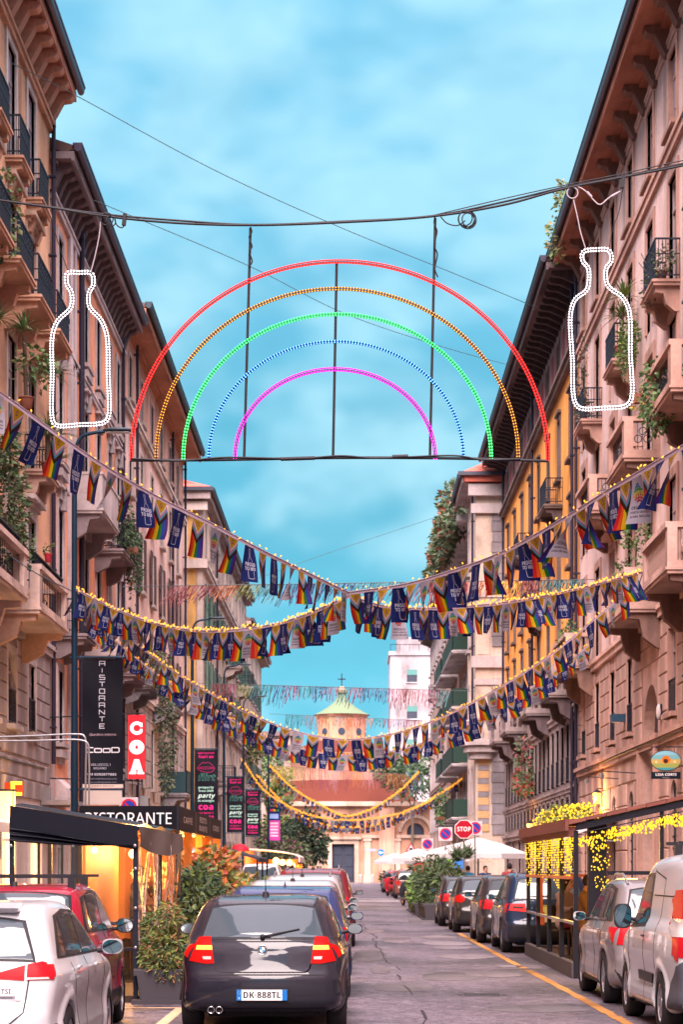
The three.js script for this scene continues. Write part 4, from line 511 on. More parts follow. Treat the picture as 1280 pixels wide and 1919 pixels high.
// dark grey hatchback in the middle of the road
{
  const dk = paint(0.018, 0.018, 0.03, 0.45, 0.3);
  const c = makeCar({ name: 'car', label: 'dark grey hatchback with lit tail lamps, last in the queue in the middle', L: 4.23, W: 1.75, H: 1.425, belt: 0.98, ...hatch(4.23, 1.425, 0.98), pos: [-0.93, 0, -21.4], paint: dk, cell: 0.026, wheels: [0.78, 3.44], kr: 0.2, rb: 0.14, rc: 0.18, kc: 0.22, tumble: 0.42, shelf: 0.42, shoulder: 0.8, rim: 'multi',
    rear: { wb: 0.63, wt: 0.535, yb: 1.0, yt: 1.3, wiper: [-0.0, 1.0, 0.38, 1.075] }, antenna: 0.95, mirror: [2.62, 0.98], plate: [0.405], plateText: 'DK·888TL',
    sideWin: [[[[0.62, 0.98], [1.62, 0.96]], [[0.85, 1.27], [1.62, 1.33]]], [[[1.68, 0.96], [2.72, 0.95]], [[1.68, 1.33], [2.1, 1.3]]]], screen: { wb: 0.62, wt: 0.52, yb: 1.03, yt: 1.33 }, handles: [[1.25, 0.86], [2.3, 0.84]], seams: [[[1.65, 0.3], [1.65, 0.95]]],
    lamps: [{ lo: [[0.5, 0.725], [0.6, 0.72], [0.76, 0.75]], hi: [[0.54, 0.995], [0.6, 0.995], [0.67, 0.985]], mat: litRed, n: 12 }, { name: 'lamp_strip', lo: [[0.52, 0.862], [0.69, 0.862]], hi: [[0.525, 0.905], [0.68, 0.905]], mat: litAmber, off: 0.013 }, { name: 'lamp_window', lo: [[0.53, 0.765], [0.61, 0.765]], hi: [[0.53, 0.795], [0.62, 0.795]], mat: lampClear, off: 0.012 }],
    sideLamp: [[[[0.22, 0.78], [0.3, 0.82]], [[0.22, 0.93], [0.29, 0.9]], litRed]],
    rearGaps: [[[-0.5, 0.72], [-0.49, 0.67], [-0.45, 0.635], [0.45, 0.635], [0.49, 0.67], [0.5, 0.72]], [[-0.8, 0.6], [-0.4, 0.61], [0.4, 0.61], [0.8, 0.6]], [[-0.8, 0.42], [-0.31, 0.4]], [[0.31, 0.4], [0.8, 0.42]]],
    rearBits: [{ name: 'plate_recess', lo: R_(-0.31, 0.31, 0.325), hi: R_(-0.3, 0.3, 0.485), mat: blackTrim, off: 0.008 }, { name: 'diffuser', lo: R_(-0.6, 0.6, 0.2), hi: R_(-0.66, 0.66, 0.26), mat: blackTrim, off: 0.01 }, { name: 'tailgate_shelf', lo: R_(-0.5, 0.5, 0.945), hi: R_(-0.52, 0.52, 0.955), mat: blackTrim, off: 0.004 }] });
  const [p] = c.hit('rear', 0, 0.865), tx = canvasTex(128, 128, (x) => { const q = (a, b, col) => { x.fillStyle = col; x.beginPath(); x.moveTo(64, 64); x.arc(64, 64, 38, a, b); x.fill(); }; x.fillStyle = '#c8c8cc'; x.fillRect(0, 0, 128, 128); x.fillStyle = '#0c0c10'; x.beginPath(); x.arc(64, 64, 59, 0, 7); x.fill(); const h = Math.PI / 2; q(0, h, '#2f9be0'); q(h, 2 * h, '#f4f4f6'); q(2 * h, 3 * h, '#2f9be0'); q(3 * h, 4 * h, '#f4f4f6'); x.strokeStyle = '#c8c8cc'; x.lineWidth = 3; x.beginPath(); x.arc(64, 64, 38, 0, 7); x.stroke(); x.fillStyle = '#eee'; x.font = 'bold 17px sans-serif'; x.textAlign = 'center'; x.fillText('B', 30, 34); x.fillText('M', 64, 21); x.fillText('W', 98, 34); });
  const e = new THREE.Group(); e.name = 'badge'; e.position.set(0, p.y, p.z + 0.008); e.rotation.x = -0.12; c.t.add(e); c.add('badge_ring', new THREE.TorusGeometry(0.048, 0.005, 6, 28), chrome, e); c.add('badge_face', new THREE.CircleGeometry(0.047, 28).translate(0, 0, 0.003), printed(tx, { roughness: 0.25 }), e);
  for (const x of [-0.53, -0.445]) { const [q] = c.hit('rear', x, 0.27); c.add('exhaust', [new THREE.TorusGeometry(0.034, 0.006, 6, 20).translate(x, 0.245, q.z + 0.02), new THREE.CylinderGeometry(0.034, 0.034, 0.25, 18, 1, true).rotateX(Math.PI / 2).translate(x, 0.245, q.z - 0.1)], chrome); c.add('exhaust', new THREE.CircleGeometry(0.033, 18).translate(x, 0.245, q.z - 0.02), rubber); }
}
// white hatchback in the lower left corner
{
  const wh = paint(0.52, 0.53, 0.57, 0.0, 0.3), o = hatch(4.25, 1.45, 1.0, { rl: 0.42 });
  const c = makeCar({ label: 'white hatchback parked in the lower left corner, nearest to the viewer', group: 'cars parked along the street', L: 4.25, W: 1.8, H: 1.45, belt: 1.0, ...o, pos: [-3.15, 0, -15.9], paint: wh, cell: 0.028, wheels: [0.78, 3.4], kr: 0.15, rb: 0.12, rc: 0.14, tumble: 0.32, shelf: 0.3, rim: 'five',
    rear: { wb: 0.67, wt: 0.56, yb: 1.02, yt: 1.3 }, spoiler: [0.4, 1.395, 0.5], antenna: 1.0, fin: 1, finMat: wh, mirror: [2.75, 0.98], mirrorSize: [0.095, 0.068], mirrorMat: plain(0.3, 0.29, 0.32, 0.4), plate: [0.6],
    sideSeal: [[[0.5, 1.0], [2.9, 0.965]], [[0.86, 1.33], [1.4, 1.375], [2.1, 1.35]]], sideWin: [[[[0.62, 1.015], [0.86, 1.012]], [[0.92, 1.3], [1.0, 1.32]]], [[[0.9, 1.012], [1.72, 1.0]], [[1.04, 1.325], [1.72, 1.352]]], [[[1.78, 1.0], [2.78, 0.985]], [[1.78, 1.352], [2.06, 1.33]]]], screen: { wb: 0.64, wt: 0.55, yb: 1.04, yt: 1.35 }, handles: [[1.15, 0.9], [2.15, 0.88]], seams: [[[0.95, 0.95], [1.08, 0.55], [1.2, 0.3]], [[1.75, 0.25], [1.75, 0.97]], [[2.85, 0.25], [2.88, 0.95]]],
    lamps: [{ lo: [[0.42, 0.855], [0.62, 0.845]], hi: [[0.42, 0.905], [0.62, 0.96]] }, { lo: [[0.635, 0.845], [0.835, 0.85]], hi: [[0.635, 0.965], [0.74, 0.985], [0.77, 0.975]] }, { name: 'lamp_window', lo: [[0.64, 0.85], [0.8, 0.853]], hi: [[0.64, 0.865], [0.79, 0.868]], mat: lampClear, off: 0.013 }],
    sideLamp: [[[[0.2, 0.86], [0.26, 0.87]], [[0.2, 0.965], [0.34, 0.96]]]], rearGaps: [[[-0.66, 0.9], [-0.62, 0.6], [-0.5, 0.5], [0.5, 0.5], [0.62, 0.6], [0.66, 0.9]], [[0.84, 0.5], [0.8, 0.42]]] });
  const [p] = c.hit('rear', 0.5, 0.745), bt = canvasTex(128, 64, x => { x.fillStyle = '#efecf2'; x.fillRect(0, 0, 128, 64); x.fillStyle = '#1b1a22'; x.font = 'bold 34px sans-serif'; x.fillText('TSI', 30, 32); x.fillStyle = '#8a8a94'; x.fillRect(8, 42, 92, 18); x.fillStyle = '#20202a'; x.font = 'bold 11px sans-serif'; x.fillText('BLUEMOTION', 14, 55); });
  c.add('badge', new THREE.PlaneGeometry(0.2, 0.1).rotateX(-0.12).translate(p.x, p.y, p.z + 0.012), printed(bt, { roughness: 0.35 }));
}
// red car with roof bars
makeCar({ label: 'red car with black roof bars parked behind the white hatchback', group: 'cars parked along the street', L: 3.68, W: 1.66, H: 1.555, belt: 1.06, ...hatch(3.68, 1.555, 1.06, { rl: 0.3 }), pos: [-3.38, 0, -20.2], paint: paint(0.30, 0.008, 0.03, 0.25, 0.3), cell: 0.03, wheels: [0.62, 2.92], kr: 0.12, rb: 0.13, rc: 0.15, tumble: 0.24, shelf: 0.25, rim: 'five', rw: 0.31,
  rear: { wb: 0.62, wt: 0.57, yb: 1.08, yt: 1.44 }, bars: [0.62, 1.6], barW: 0.6, mirror: [2.3, 1.06], mirrorMat: blackTrim, mirrorSize: [0.09, 0.08], antenna: 0.6, plate: [0.7], sill: 0.42,
  sideSeal: [[[0.36, 1.07], [2.5, 1.05]], [[0.5, 1.42], [1.2, 1.49], [1.9, 1.46]]], sideWin: [[[[0.45, 1.09], [0.66, 1.085]], [[0.52, 1.36], [0.66, 1.42]]], [[[0.72, 1.085], [1.42, 1.075]], [[0.72, 1.44], [1.42, 1.465]]], [[[1.48, 1.075], [2.42, 1.06]], [[1.48, 1.465], [1.86, 1.44]]]], screen: { wb: 0.6, wt: 0.54, yb: 1.1, yt: 1.44 }, handles: [[0.85, 0.95], [1.75, 0.94]], seams: [[[1.45, 0.4], [1.45, 1.05]], [[2.5, 0.4], [2.48, 1.0]]],
  lamps: [{ lo: [[0.63, 0.8], [0.78, 0.82]], hi: [[0.64, 1.05], [0.74, 1.03]] }], rearGaps: [[[-0.6, 1.0], [-0.58, 0.62], [0.58, 0.62], [0.6, 1.0]]] });
// the queue ahead of the dark hatchback
const small = (o) => ({ cell: 0.045, kr: 0.16, tumble: 0.3, rim: 'five', wheels: [0.78, o.L - 0.82], mirror: [o.L * 0.63, o.belt], screen: { wb: o.W * 0.36, wt: o.W * 0.31, yb: o.belt + 0.05, yt: o.H - 0.1 }, rear: { wb: o.W * 0.37, wt: o.W * 0.31, yb: o.belt + 0.03, yt: o.H - 0.14 }, plate: [0.55], ...hatch(o.L, o.H, o.belt, { rl: o.rl }),
  sideSeal: [[[0.45, o.belt + 0.01], [o.L * 0.67, o.belt - 0.02]], [[0.72, o.H - 0.13], [o.L * 0.34, o.H - 0.07], [o.L * 0.49, o.H - 0.1]]], sideWin: [[[[0.6, o.belt + 0.025], [o.L * 0.4, o.belt + 0.01]], [[0.82, o.H - 0.15], [o.L * 0.4, o.H - 0.1]]], [[[o.L * 0.415, o.belt + 0.01], [o.L * 0.65, o.belt - 0.005]], [[o.L * 0.415, o.H - 0.1], [o.L * 0.485, o.H - 0.125]]]],
  handles: [[o.L * 0.28, o.belt - 0.11], [o.L * 0.5, o.belt - 0.12]], seams: [[[o.L * 0.41, 0.25], [o.L * 0.41, o.belt]], [[o.L * 0.67, 0.25], [o.L * 0.675, o.belt - 0.05]], [[0.9, o.belt], [1.1, 0.6]]], lamps: [{ lo: [[o.W * 0.3, o.belt - 0.28], [o.W * 0.44, o.belt - 0.27]], hi: [[o.W * 0.32, o.belt - 0.03], [o.W * 0.41, o.belt - 0.05]] }], sideLamp: [[[[0.24, o.belt - 0.26], [0.3, o.belt - 0.24]], [[0.24, o.belt - 0.07], [0.38, o.belt - 0.08]]]], rearGaps: [[[-o.W * 0.3, o.belt - 0.2], [-o.W * 0.29, 0.66], [o.W * 0.29, 0.66], [o.W * 0.3, o.belt - 0.2]]], ...o });
makeCar(small({ name: 'car', label: 'blue hatchback in the queue just ahead of the dark grey one', L: 4.2, W: 1.76, H: 1.475, belt: 1.0, pos: [-0.9, 0, -26.9], paint: paint(0.02, 0.035, 0.12, 0.4), antenna: 0.9, fin: 1, finMat: paint(0.015, 0.03, 0.12), cell: 0.035 }));
makeCar(small({ name: 'car', label: 'pale silver hatchback third in the queue, thin aerial on its roof', L: 4.0, W: 1.74, H: 1.52, belt: 1.02, pos: [-0.95, 0, -32.4], paint: paint(0.36, 0.36, 0.4, 0.4), antenna: 0.8 }));
makeCar(small({ name: 'car', label: 'pale car with roof rails, fourth in the queue on the left lane', L: 4.0, W: 1.75, H: 1.58, belt: 1.04, pos: [-0.93, 0, -38.0], paint: paint(0.34, 0.33, 0.36, 0.3), antenna: 0.7, rails: [0.7, 2.2, 0.52] }));
makeCar(small({ name: 'car', label: 'tall dark maroon car with a pale roof at the head of the queue', L: 4.4, W: 1.84, H: 1.7, belt: 1.12, rw: 0.34, pos: [-0.85, 0, -44.4], paint: paint(0.13, 0.012, 0.022, 0.4), antenna: 0.8, rails: [0.7, 2.5, 0.56] }));
makeCar(small({ name: 'delivery_van', category: 'van', label: 'plain white van beyond the queue, beside the orange lit terraces', L: 4.6, W: 1.85, H: 1.86, belt: 1.15, rl: 0.2, pos: [-3.55, 0, -80], paint: paint(0.6, 0.56, 0.58, 0) }));
// white van at the right edge
{
  const L = 4.4, vw = paint(0.47, 0.475, 0.51, 0, 0.35), gry = plain(0.07, 0.072, 0.09, 0.6);
  const c = makeCar({ name: 'delivery_van', category: 'van', label: 'white delivery van with black bumper and side strip at the right edge', L, W: 1.83, H: 1.86, belt: 1.05, pos: [4.075, 0, -20.5], paint: vw, cell: 0.032, wheels: [0.92, 3.6], rw: 0.325, rim: 'cover', kr: 0.06, rb: 0.1, rc: 0.17, tumble: 0.14, shelf: 0.1, blend: 0.12,
    body: [[0.06, 0.25], [0, 0.4], [0.02, 0.7], [0.03, 1.1], [3.2, 1.1], [3.9, 1.02], [4.3, 0.82], [4.4, 0.55], [4.38, 0.3], [4.2, 0.2]], cab: [[0.03, 0.9], [0.03, 1.2], [0.1, 1.7], [0.3, 1.83], [1.4, 1.86], [2.4, 1.82], [2.75, 1.7], [3.4, 1.1], [3.45, 0.9]],
    mirror: [3.0, 1.14], mirrorMat: blackTrim, mirrorSize: [0.1, 0.14], plate: [0.8], screen: { wb: 0.7, wt: 0.62, yb: 1.15, yt: 1.68 },
    sideWin: [[[[2.08, 1.12], [3.12, 1.08]], [[2.12, 1.62], [2.66, 1.6]]]], sideSeal: [[[2.02, 1.08], [3.25, 1.04]], [[2.06, 1.66], [2.68, 1.645]]], handles: [[1.95, 0.98]], handleMat: blackTrim, moulding: [R_(1.38, 2.35, 0.5), R_(1.36, 2.4, 0.6)], sill: 0.24,
    seams: [[[2.02, 0.3], [2.02, 1.7]], [[3.22, 0.3], [3.25, 1.05]], [[0.55, 1.42], [1.9, 1.42]], [[1.25, 0.4], [1.25, 1.6], [2.02, 1.68]]],
    lamps: [{ lo: [[0.74, 0.8], [0.87, 0.84]], hi: [[0.74, 1.5], [0.83, 1.46]], n: 12 }, { name: 'lamp_window', lo: [[0.75, 1.02], [0.86, 1.02]], hi: [[0.75, 1.2], [0.85, 1.2]], mat: lampClear, off: 0.013 }],
    sideLamp: [[[[0.14, 0.78], [0.22, 0.8], [0.25, 0.86]], [[0.14, 1.5], [0.2, 1.48], [0.25, 1.4]], lampRed]], rear: { wb: 0.66, wt: 0.6, yb: 1.12, yt: 1.62 }, rearGaps: [[[0, 0.5], [0, 1.7]], [[-0.72, 0.6], [-0.72, 1.7]], [[0.72, 0.6], [0.72, 1.7]]],
    rearBits: [{ name: 'bumper', lo: [[-0.86, 0.3], [0.86, 0.3]], hi: [[-0.84, 0.74], [0.84, 0.74]], mat: gry, off: 0.02, n: 24, m: 6 }] });
  for (const s of [-1, 1]) c.add('bumper', c.patch(s, [[0.08, 0.3], [0.5, 0.3]], [[0.08, 0.78], [0.42, 0.55]], 0.014, 10, 6), gry);
  const rk = new THREE.Group(); rk.name = 'roof_bar'; c.t.add(rk); for (const l of [0.7, 1.5]) { c.add('crossbar', box(-0.75, 0.75, 1.95, 1.985, -l - 0.03, -l + 0.03), blackTrim, rk); for (const x of [-0.62, 0.62]) c.add('bar_foot', box(x - 0.04, x + 0.04, 1.8, 1.95, -l - 0.04, -l + 0.04), blackTrim, rk); }
}
// silver crossover ahead of the van, and the dark row beyond the terrace
makeCar(small({ label: 'silver grey crossover with roof rails parked ahead of the white van', group: 'cars parked along the street', L: 4.15, W: 1.77, H: 1.58, belt: 1.03, rw: 0.335, pos: [4.06, 0, -25.6], paint: paint(0.20, 0.18, 0.195, 0.6, 0.3), cell: 0.032, rails: [0.6, 2.3, 0.58], rim: 'multi', mirrorMat: paint(0.3, 0.27, 0.29, 0.6), sill: 0.27, sideLamp: [[[[0.22, 0.78], [0.34, 0.88]], [[0.22, 0.97], [0.5, 0.97]]]], rearBits: [{ name: 'bumper', lo: R_(-0.7, 0.7, 0.25), hi: R_(-0.8, 0.8, 0.45), mat: blackTrim, off: 0.01 }] }));
makeCar(small({ label: 'dark blue tall car with ringed red tail lamps behind the lit terrace', group: 'cars parked along the street', L: 4.45, W: 1.84, H: 1.62, belt: 1.06, rw: 0.35, pos: [3.93, 0, -41.3], paint: paint(0.006, 0.022, 0.06, 0.4), cell: 0.036, rails: [0.6, 2.5, 0.6], rim: 'multi', lamps: [{ lo: [[0.46, 0.83], [0.8, 0.86]], hi: [[0.48, 0.99], [0.76, 0.99]], mat: glow(0.9, 0.03, 0.03, 0.12, 0.5) }, { name: 'lamp_window', lo: [[0.52, 0.89], [0.72, 0.9]], hi: [[0.52, 0.93], [0.72, 0.94]], mat: blackTrim, off: 0.014 }], rearBits: [{ name: 'bumper', lo: R_(-0.8, 0.8, 0.28), hi: R_(-0.86, 0.86, 0.58), mat: blackTrim, off: 0.012, n: 22, m: 5 }], plate: [0.68] }));
makeCar(small({ label: 'black tall hatchback parked second past the terrace', group: 'cars parked along the street', L: 4.2, W: 1.76, H: 1.55, belt: 1.05, pos: [3.72, 0, -46.6], paint: paint(0.022, 0.02, 0.025, 0.5), rearGlass: glassM }));
makeCar(small({ label: 'black small car with round red tail lamps and a pale rear window', group: 'cars parked along the street', L: 3.8, W: 1.68, H: 1.5, belt: 1.03, pos: [3.5, 0, -54.3], paint: paint(0.014, 0.013, 0.016, 0.4), lamps: [{ lo: [[0.55, 0.84], [0.68, 0.78], [0.8, 0.86]], hi: [[0.55, 0.92], [0.66, 1.01], [0.77, 0.96]], mat: litRed }] }));
makeCar(small({ label: 'dark brown car parked last before the big green planter', group: 'cars parked along the street', L: 4.0, W: 1.72, H: 1.46, belt: 1.0, pos: [3.38, 0, -60.2], paint: paint(0.02, 0.017, 0.02, 0.4) }));
makeCar(small({ label: 'brown car parked beyond the scooters far down the right side', group: 'cars parked along the street', L: 4.1, W: 1.74, H: 1.6, belt: 1.04, pos: [3.15, 0, -113], paint: paint(0.14, 0.06, 0.05, 0.3), cell: 0.06 }));
makeCar(small({ label: 'dark red car parked far down the right under the white parasols', group: 'cars parked along the street', L: 4.0, W: 1.72, H: 1.5, belt: 1.02, pos: [3.0, 0, -131], paint: paint(0.3, 0.02, 0.03, 0.3), cell: 0.06 }));
makeCar(small({ label: 'farthest grey car on the right side of the street', group: 'cars parked along the street', L: 4.0, W: 1.72, H: 1.5, belt: 1.02, pos: [2.9, 0, -140], paint: paint(0.12, 0.12, 0.14, 0.3), cell: 0.07 }));
// scooters
function scooter(label, pos, turn, body) {
  const t = thing('scooter', label, 'scooter', pos, 'scooters parked along the street', turn), L = (n, g, m) => mesh(n, g, m, t, null, true);
  for (const z of [0.3, -0.95]) { const w = new THREE.Group(); w.name = 'wheel'; w.position.set(0, 0.24, z - 0.3); t.add(w); mesh('tyre', new THREE.TorusGeometry(0.19, 0.055, 8, 20).rotateY(Math.PI / 2), rubber, w); mesh('rim', new THREE.CylinderGeometry(0.15, 0.15, 0.06, 14).rotateZ(Math.PI / 2), alloy, w); }
  L('body', surfaceNet((x, y, z) => smin(smin(Math.hypot(x / 0.2, (y - 0.55) / 0.22, (z + 0.1) / 0.55) * 0.18 - 0.18, Math.hypot(x / 0.22, (y - 0.7) / 0.42, (z + 1.12 + (y - 0.7) * -0.25) / 0.1) * 0.1 - 0.1, 0.08), Math.max(Math.abs(x) - 0.16, Math.abs(y - 0.3) - 0.04, Math.abs(z + 0.7) - 0.42), 0.08), [-0.35, 0.1, -1.5], [0.35, 1.3, 0.6], 0.035), body);
  L('seat', new THREE.CapsuleGeometry(0.13, 0.5, 4, 10).rotateX(Math.PI / 2).scale(1, 0.55, 1).translate(0, 0.8, -0.1), rubber); L('top_case', new THREE.SphereGeometry(0.22, 14, 10).scale(1, 0.75, 0.95).translate(0, 1.0, 0.42), body);
  L('handlebar', [bar(V(-0.32, 1.08, -1.05), V(0.32, 1.08, -1.05), 0.018, 6), bar(V(0, 0.3, -1.25), V(0, 1.08, -1.05), 0.03, 6)], blackTrim); for (const s of [-1, 1]) L('mirror', [bar(V(s * 0.25, 1.08, -1.05), V(s * 0.34, 1.28, -1.02), 0.008, 5), new THREE.SphereGeometry(0.055, 10, 8).scale(1, 0.7, 0.3).translate(s * 0.36, 1.3, -1.02)], blackTrim); L('tail_lamp', new THREE.SphereGeometry(0.06, 8, 6).scale(1.4, 0.7, 0.5).translate(0, 0.72, 0.44), lampRed); L('screen', new THREE.SphereGeometry(0.24, 12, 8, 0, 6.3, 0, 1.4).scale(1, 1.2, 0.25).rotateX(0.3).translate(0, 1.1, -1.2), glassM);
}
scooter('dark grey scooter with a round top case beside the green planter', [2.6, 0, -92], 0.25, plain(0.03, 0.032, 0.04, 0.3)); scooter('red scooter parked far down the right, before the parasols', [2.35, 0, -122], 0.2, plain(0.35, 0.02, 0.03, 0.3));
// ---------- foliage ----------
const leafM = new THREE.MeshPhysicalMaterial({ color: 0xffffff, vertexColors: true, roughness: 0.75, transmission: 0.25, thickness: 0, side: THREE.DoubleSide });
const greens = [[0.045, 0.10, 0.025], [0.07, 0.14, 0.035], [0.03, 0.07, 0.022], [0.10, 0.17, 0.04]];
function leaves(blobs, size, cols, seed, q = {}) {                      // loose leaf pairs spread through lumpy volumes
  const r = rng(seed), P = [], K = [];
  for (const [cx, cy, cz, rx, ry, rz, n] of blobs) for (let i = 0; i < n; i++) {
    let x, y, z, l; do { x = r() * 2 - 1; y = r() * 2 - 1; z = r() * 2 - 1; l = Math.hypot(x, y, z); } while (l > 1 || l < 0.25);
    const k = 0.72 + 0.55 * vnoise(x * 2.2 + seed, y * 2.2, z * 2.2); const p = V(cx + x * rx * k, cy + y * ry * k - (q.droop || 0) * r() * r(), cz + z * rz * k);
    const d = V(x + (r() - 0.5) * 1.4, y * 0.5 + (r() - 0.5) * 1.2 - (q.hang || 0.2), z + (r() - 0.5) * 1.4).normalize(), s = size * (0.6 + 0.8 * r()), w = V(r() - 0.5, r() - 0.5, r() - 0.5).cross(d).normalize().multiplyScalar(s * (q.slim || 0.32)), b = p.clone().addScaledVector(d, s), m = p.clone().addScaledVector(d, s * 0.45), up = d.clone().cross(w).normalize().multiplyScalar(s * 0.1);
    const c = cols[Math.floor(r() * cols.length)], f = 0.75 + 0.5 * r(); const A = m.clone().add(w).add(up), B = m.clone().sub(w).add(up);
    for (const v of [p, A, b, p, b, B]) { P.push(v.x, v.y, v.z); K.push(c[0] * f, c[1] * f, c[2] * f); }
  }
  const g = new THREE.BufferGeometry(); g.setAttribute('position', new THREE.Float32BufferAttribute(P, 3)); g.setAttribute('color', new THREE.Float32BufferAttribute(K, 3)); g.computeVertexNormals(); return g;
}
function blades(c, n, len, seed, cols, w = 0.03) {                       // arching strap leaves from one heart
  const r = rng(seed), P = [], K = []; for (let i = 0; i < n; i++) { const a = r() * 6.28, e = 0.25 + r() * 1.15, L = len * (0.6 + 0.5 * r()), c3 = cols[Math.floor(r() * cols.length)]; const dir = V(Math.cos(a) * Math.cos(e), Math.sin(e), Math.sin(a) * Math.cos(e)), sd = V(-Math.sin(a), 0, Math.cos(a)); let prev = null;
    for (let k = 0; k <= 4; k++) { const t = k / 4, p = c.clone().addScaledVector(dir, L * t); p.y -= L * 0.45 * t * t; const ww = w * (1 - t * 0.9), A = p.clone().addScaledVector(sd, ww), B = p.clone().addScaledVector(sd, -ww); if (prev) for (const v of [prev[0], A, B, prev[0], B, prev[1]]) { P.push(v.x, v.y, v.z); K.push(...c3); } prev = [A, B]; } }
  const g = new THREE.BufferGeometry(); g.setAttribute('position', new THREE.Float32BufferAttribute(P, 3)); g.setAttribute('color', new THREE.Float32BufferAttribute(K, 3)); g.computeVertexNormals(); return g;
}
const potM = plain(0.20, 0.075, 0.05, 0.85), barkM = plain(0.09, 0.065, 0.05, 0.9);
function plant(label, pos, blobs, size, o = {}) {
  const t = thing(o.name || 'potted_plant', label, o.cat || 'plant', pos, o.group);
  if (o.pot !== 0) { const [pw, ph] = o.pot || [0.16, 0.28]; mesh('pot', new THREE.LatheGeometry([[0, 0], [pw * 0.75, 0], [pw, ph * 0.9], [pw * 1.12, ph * 0.9], [pw * 1.12, ph], [pw * 0.9, ph], [pw * 0.85, ph * 0.8], [0, ph * 0.8]].map(p => new THREE.Vector2(...p)), 14), o.potMat || potM, t); }
  if (o.trough) mesh('trough', [box(-o.trough / 2, o.trough / 2, 0, 0.22, -0.11, 0.11)], potM, t);
  if (o.stems) mesh('stem', o.stems.map(([a, b, r]) => bar(V(...a), V(...b), r || 0.015, 5)), barkM, t);
  const gs = []; if (blobs.length) gs.push(leaves(blobs, size, o.cols || greens, o.seed || 1, o)); if (o.blades) for (const [x, y, z, n, l] of o.blades) gs.push(blades(V(x, y, z), n, l, (o.seed || 1) + n, o.cols || greens));
  mesh('foliage', gs, leafM, t, null, true); return t;
}
// plants standing on or hanging from the balconies
const F1 = -7.5, lush = [[0.05, 0.12, 0.03], [0.03, 0.08, 0.03], [0.08, 0.15, 0.03], [0.12, 0.13, 0.04]];
plant('leafy creeper spilling over the edge of the top balcony at the left edge', [-7.9, 15.7, -46.5], [[0, 0.6, 0, 0.5, 1.2, 0.9, 260]], 0.14, { seed: 3, cols: lush });
plant('spiky yucca with a round crown on the left balcony above the flags', [-7.4, 12.1, -47.2], [[0.2, 1.0, 0, 0.45, 0.5, 0.6, 200]], 0.13, { seed: 4, blades: [[0.5, 0.9, -0.6, 60, 1.0], [0.0, 1.7, 0.3, 70, 0.9], [-0.5, 1.8, 0.9, 60, 0.9]], stems: [[[0, 0.2, 0], [0, 1.6, 0.3], 0.05]], cols: lush });
plant('drooping palm fronds on the left balcony, right of the yucca', [-7.35, 11.2, -50.2], [], 0.1, { seed: 9, blades: [[0, 0.9, 0, 80, 1.2], [0.1, 0.5, -0.9, 60, 1.1]], cols: [[0.10, 0.17, 0.05], [0.05, 0.10, 0.035], [0.16, 0.15, 0.06]], stems: [[[0, 0.2, 0], [0, 0.9, 0], 0.06]] });
plant('large bushy shrub on the stone balcony at the left edge of the picture', [-7.75, 8.0, -47.4], [[-0.1, 1.9, 0.5, 0.5, 1.4, 1.1, 1400], [-0.1, 3.1, 0.7, 0.4, 0.7, 0.7, 500], [0.1, 1.1, -0.5, 0.3, 0.6, 0.5, 260]], 0.13, { seed: 5, name: 'balcony_shrub', pot: [0.3, 0.4], cols: [[0.05, 0.10, 0.035], [0.08, 0.13, 0.04], [0.13, 0.14, 0.06], [0.03, 0.06, 0.025]], stems: [[[0, 0.3, 0], [0, 2, 0], 0.04], [[0, 0.3, 0], [0.1, 2.6, 0.6], 0.03]] });
plant('red flower pot on the rail of the left stone balcony', [-7.42, 9.15, -50.7], [[0, 0.32, 0, 0.1, 0.16, 0.1, 24]], 0.09, { seed: 6, pot: [0.09, 0.2], potMat: plain(0.4, 0.03, 0.05, 0.6) });
plant('ivy hanging in two curtains over the salmon house balcony', [-7.6, 12.3, -70.3], [[0, 0.9, 1.4, 0.35, 0.9, 0.4, 420], [0, 0.6, -1.4, 0.35, 0.6, 0.6, 380], [0.1, -0.3, -1.3, 0.3, 0.9, 0.3, 260], [0, 0.5, 0, 0.3, 0.4, 1.2, 260]], 0.14, { seed: 7, trough: 0.7, pot: 0, cols: [[0.03, 0.075, 0.025], [0.05, 0.10, 0.03], [0.02, 0.05, 0.02]], droop: 0.4 });
plant('creeper cascading from the first floor balconies of the salmon house', [-7.3, 8.5, -77.5], [[0.1, 0.6, 1.5, 0.5, 0.7, 1.2, 380], [0.3, -1.5, -1.0, 0.35, 2.3, 0.8, 700], [0.1, 0.4, -2, 0.4, 0.6, 0.8, 260], [0.3, -3.2, -0.5, 0.25, 1.2, 0.5, 200]], 0.15, { seed: 8, trough: 0.7, pot: 0, cols: [[0.05, 0.09, 0.035], [0.10, 0.13, 0.06], [0.13, 0.12, 0.09], [0.03, 0.06, 0.025]], hang: 0.5 });
plant('wild grasses on the far left balcony of the corner house', [-7.4, 10.4, -150], [[0, 0.8, 0, 0.7, 1.3, 1.6, 380], [0.3, -0.4, 0, 0.5, 0.9, 1, 200]], 0.3, { seed: 10, trough: 0.8, pot: 0, cols: [[0.13, 0.17, 0.04], [0.07, 0.12, 0.03], [0.18, 0.16, 0.05]] });
plant('palm like plant on the second iron balcony of the pink house', [7.55, 16.1, -58.6], [[0.1, 0.3, 1.1, 0.28, 0.5, 0.4, 240], [0, -0.3, 1.35, 0.25, 0.6, 0.25, 260]], 0.12, { seed: 11, blades: [[0, 1.0, 0.4, 80, 1.0], [0, 1.4, 0.9, 60, 1.0]], stems: [[[0, 0.2, 0.4], [0, 1.1, 0.6], 0.04]], cols: [[0.09, 0.16, 0.025], [0.05, 0.11, 0.03], [0.13, 0.19, 0.03]] });
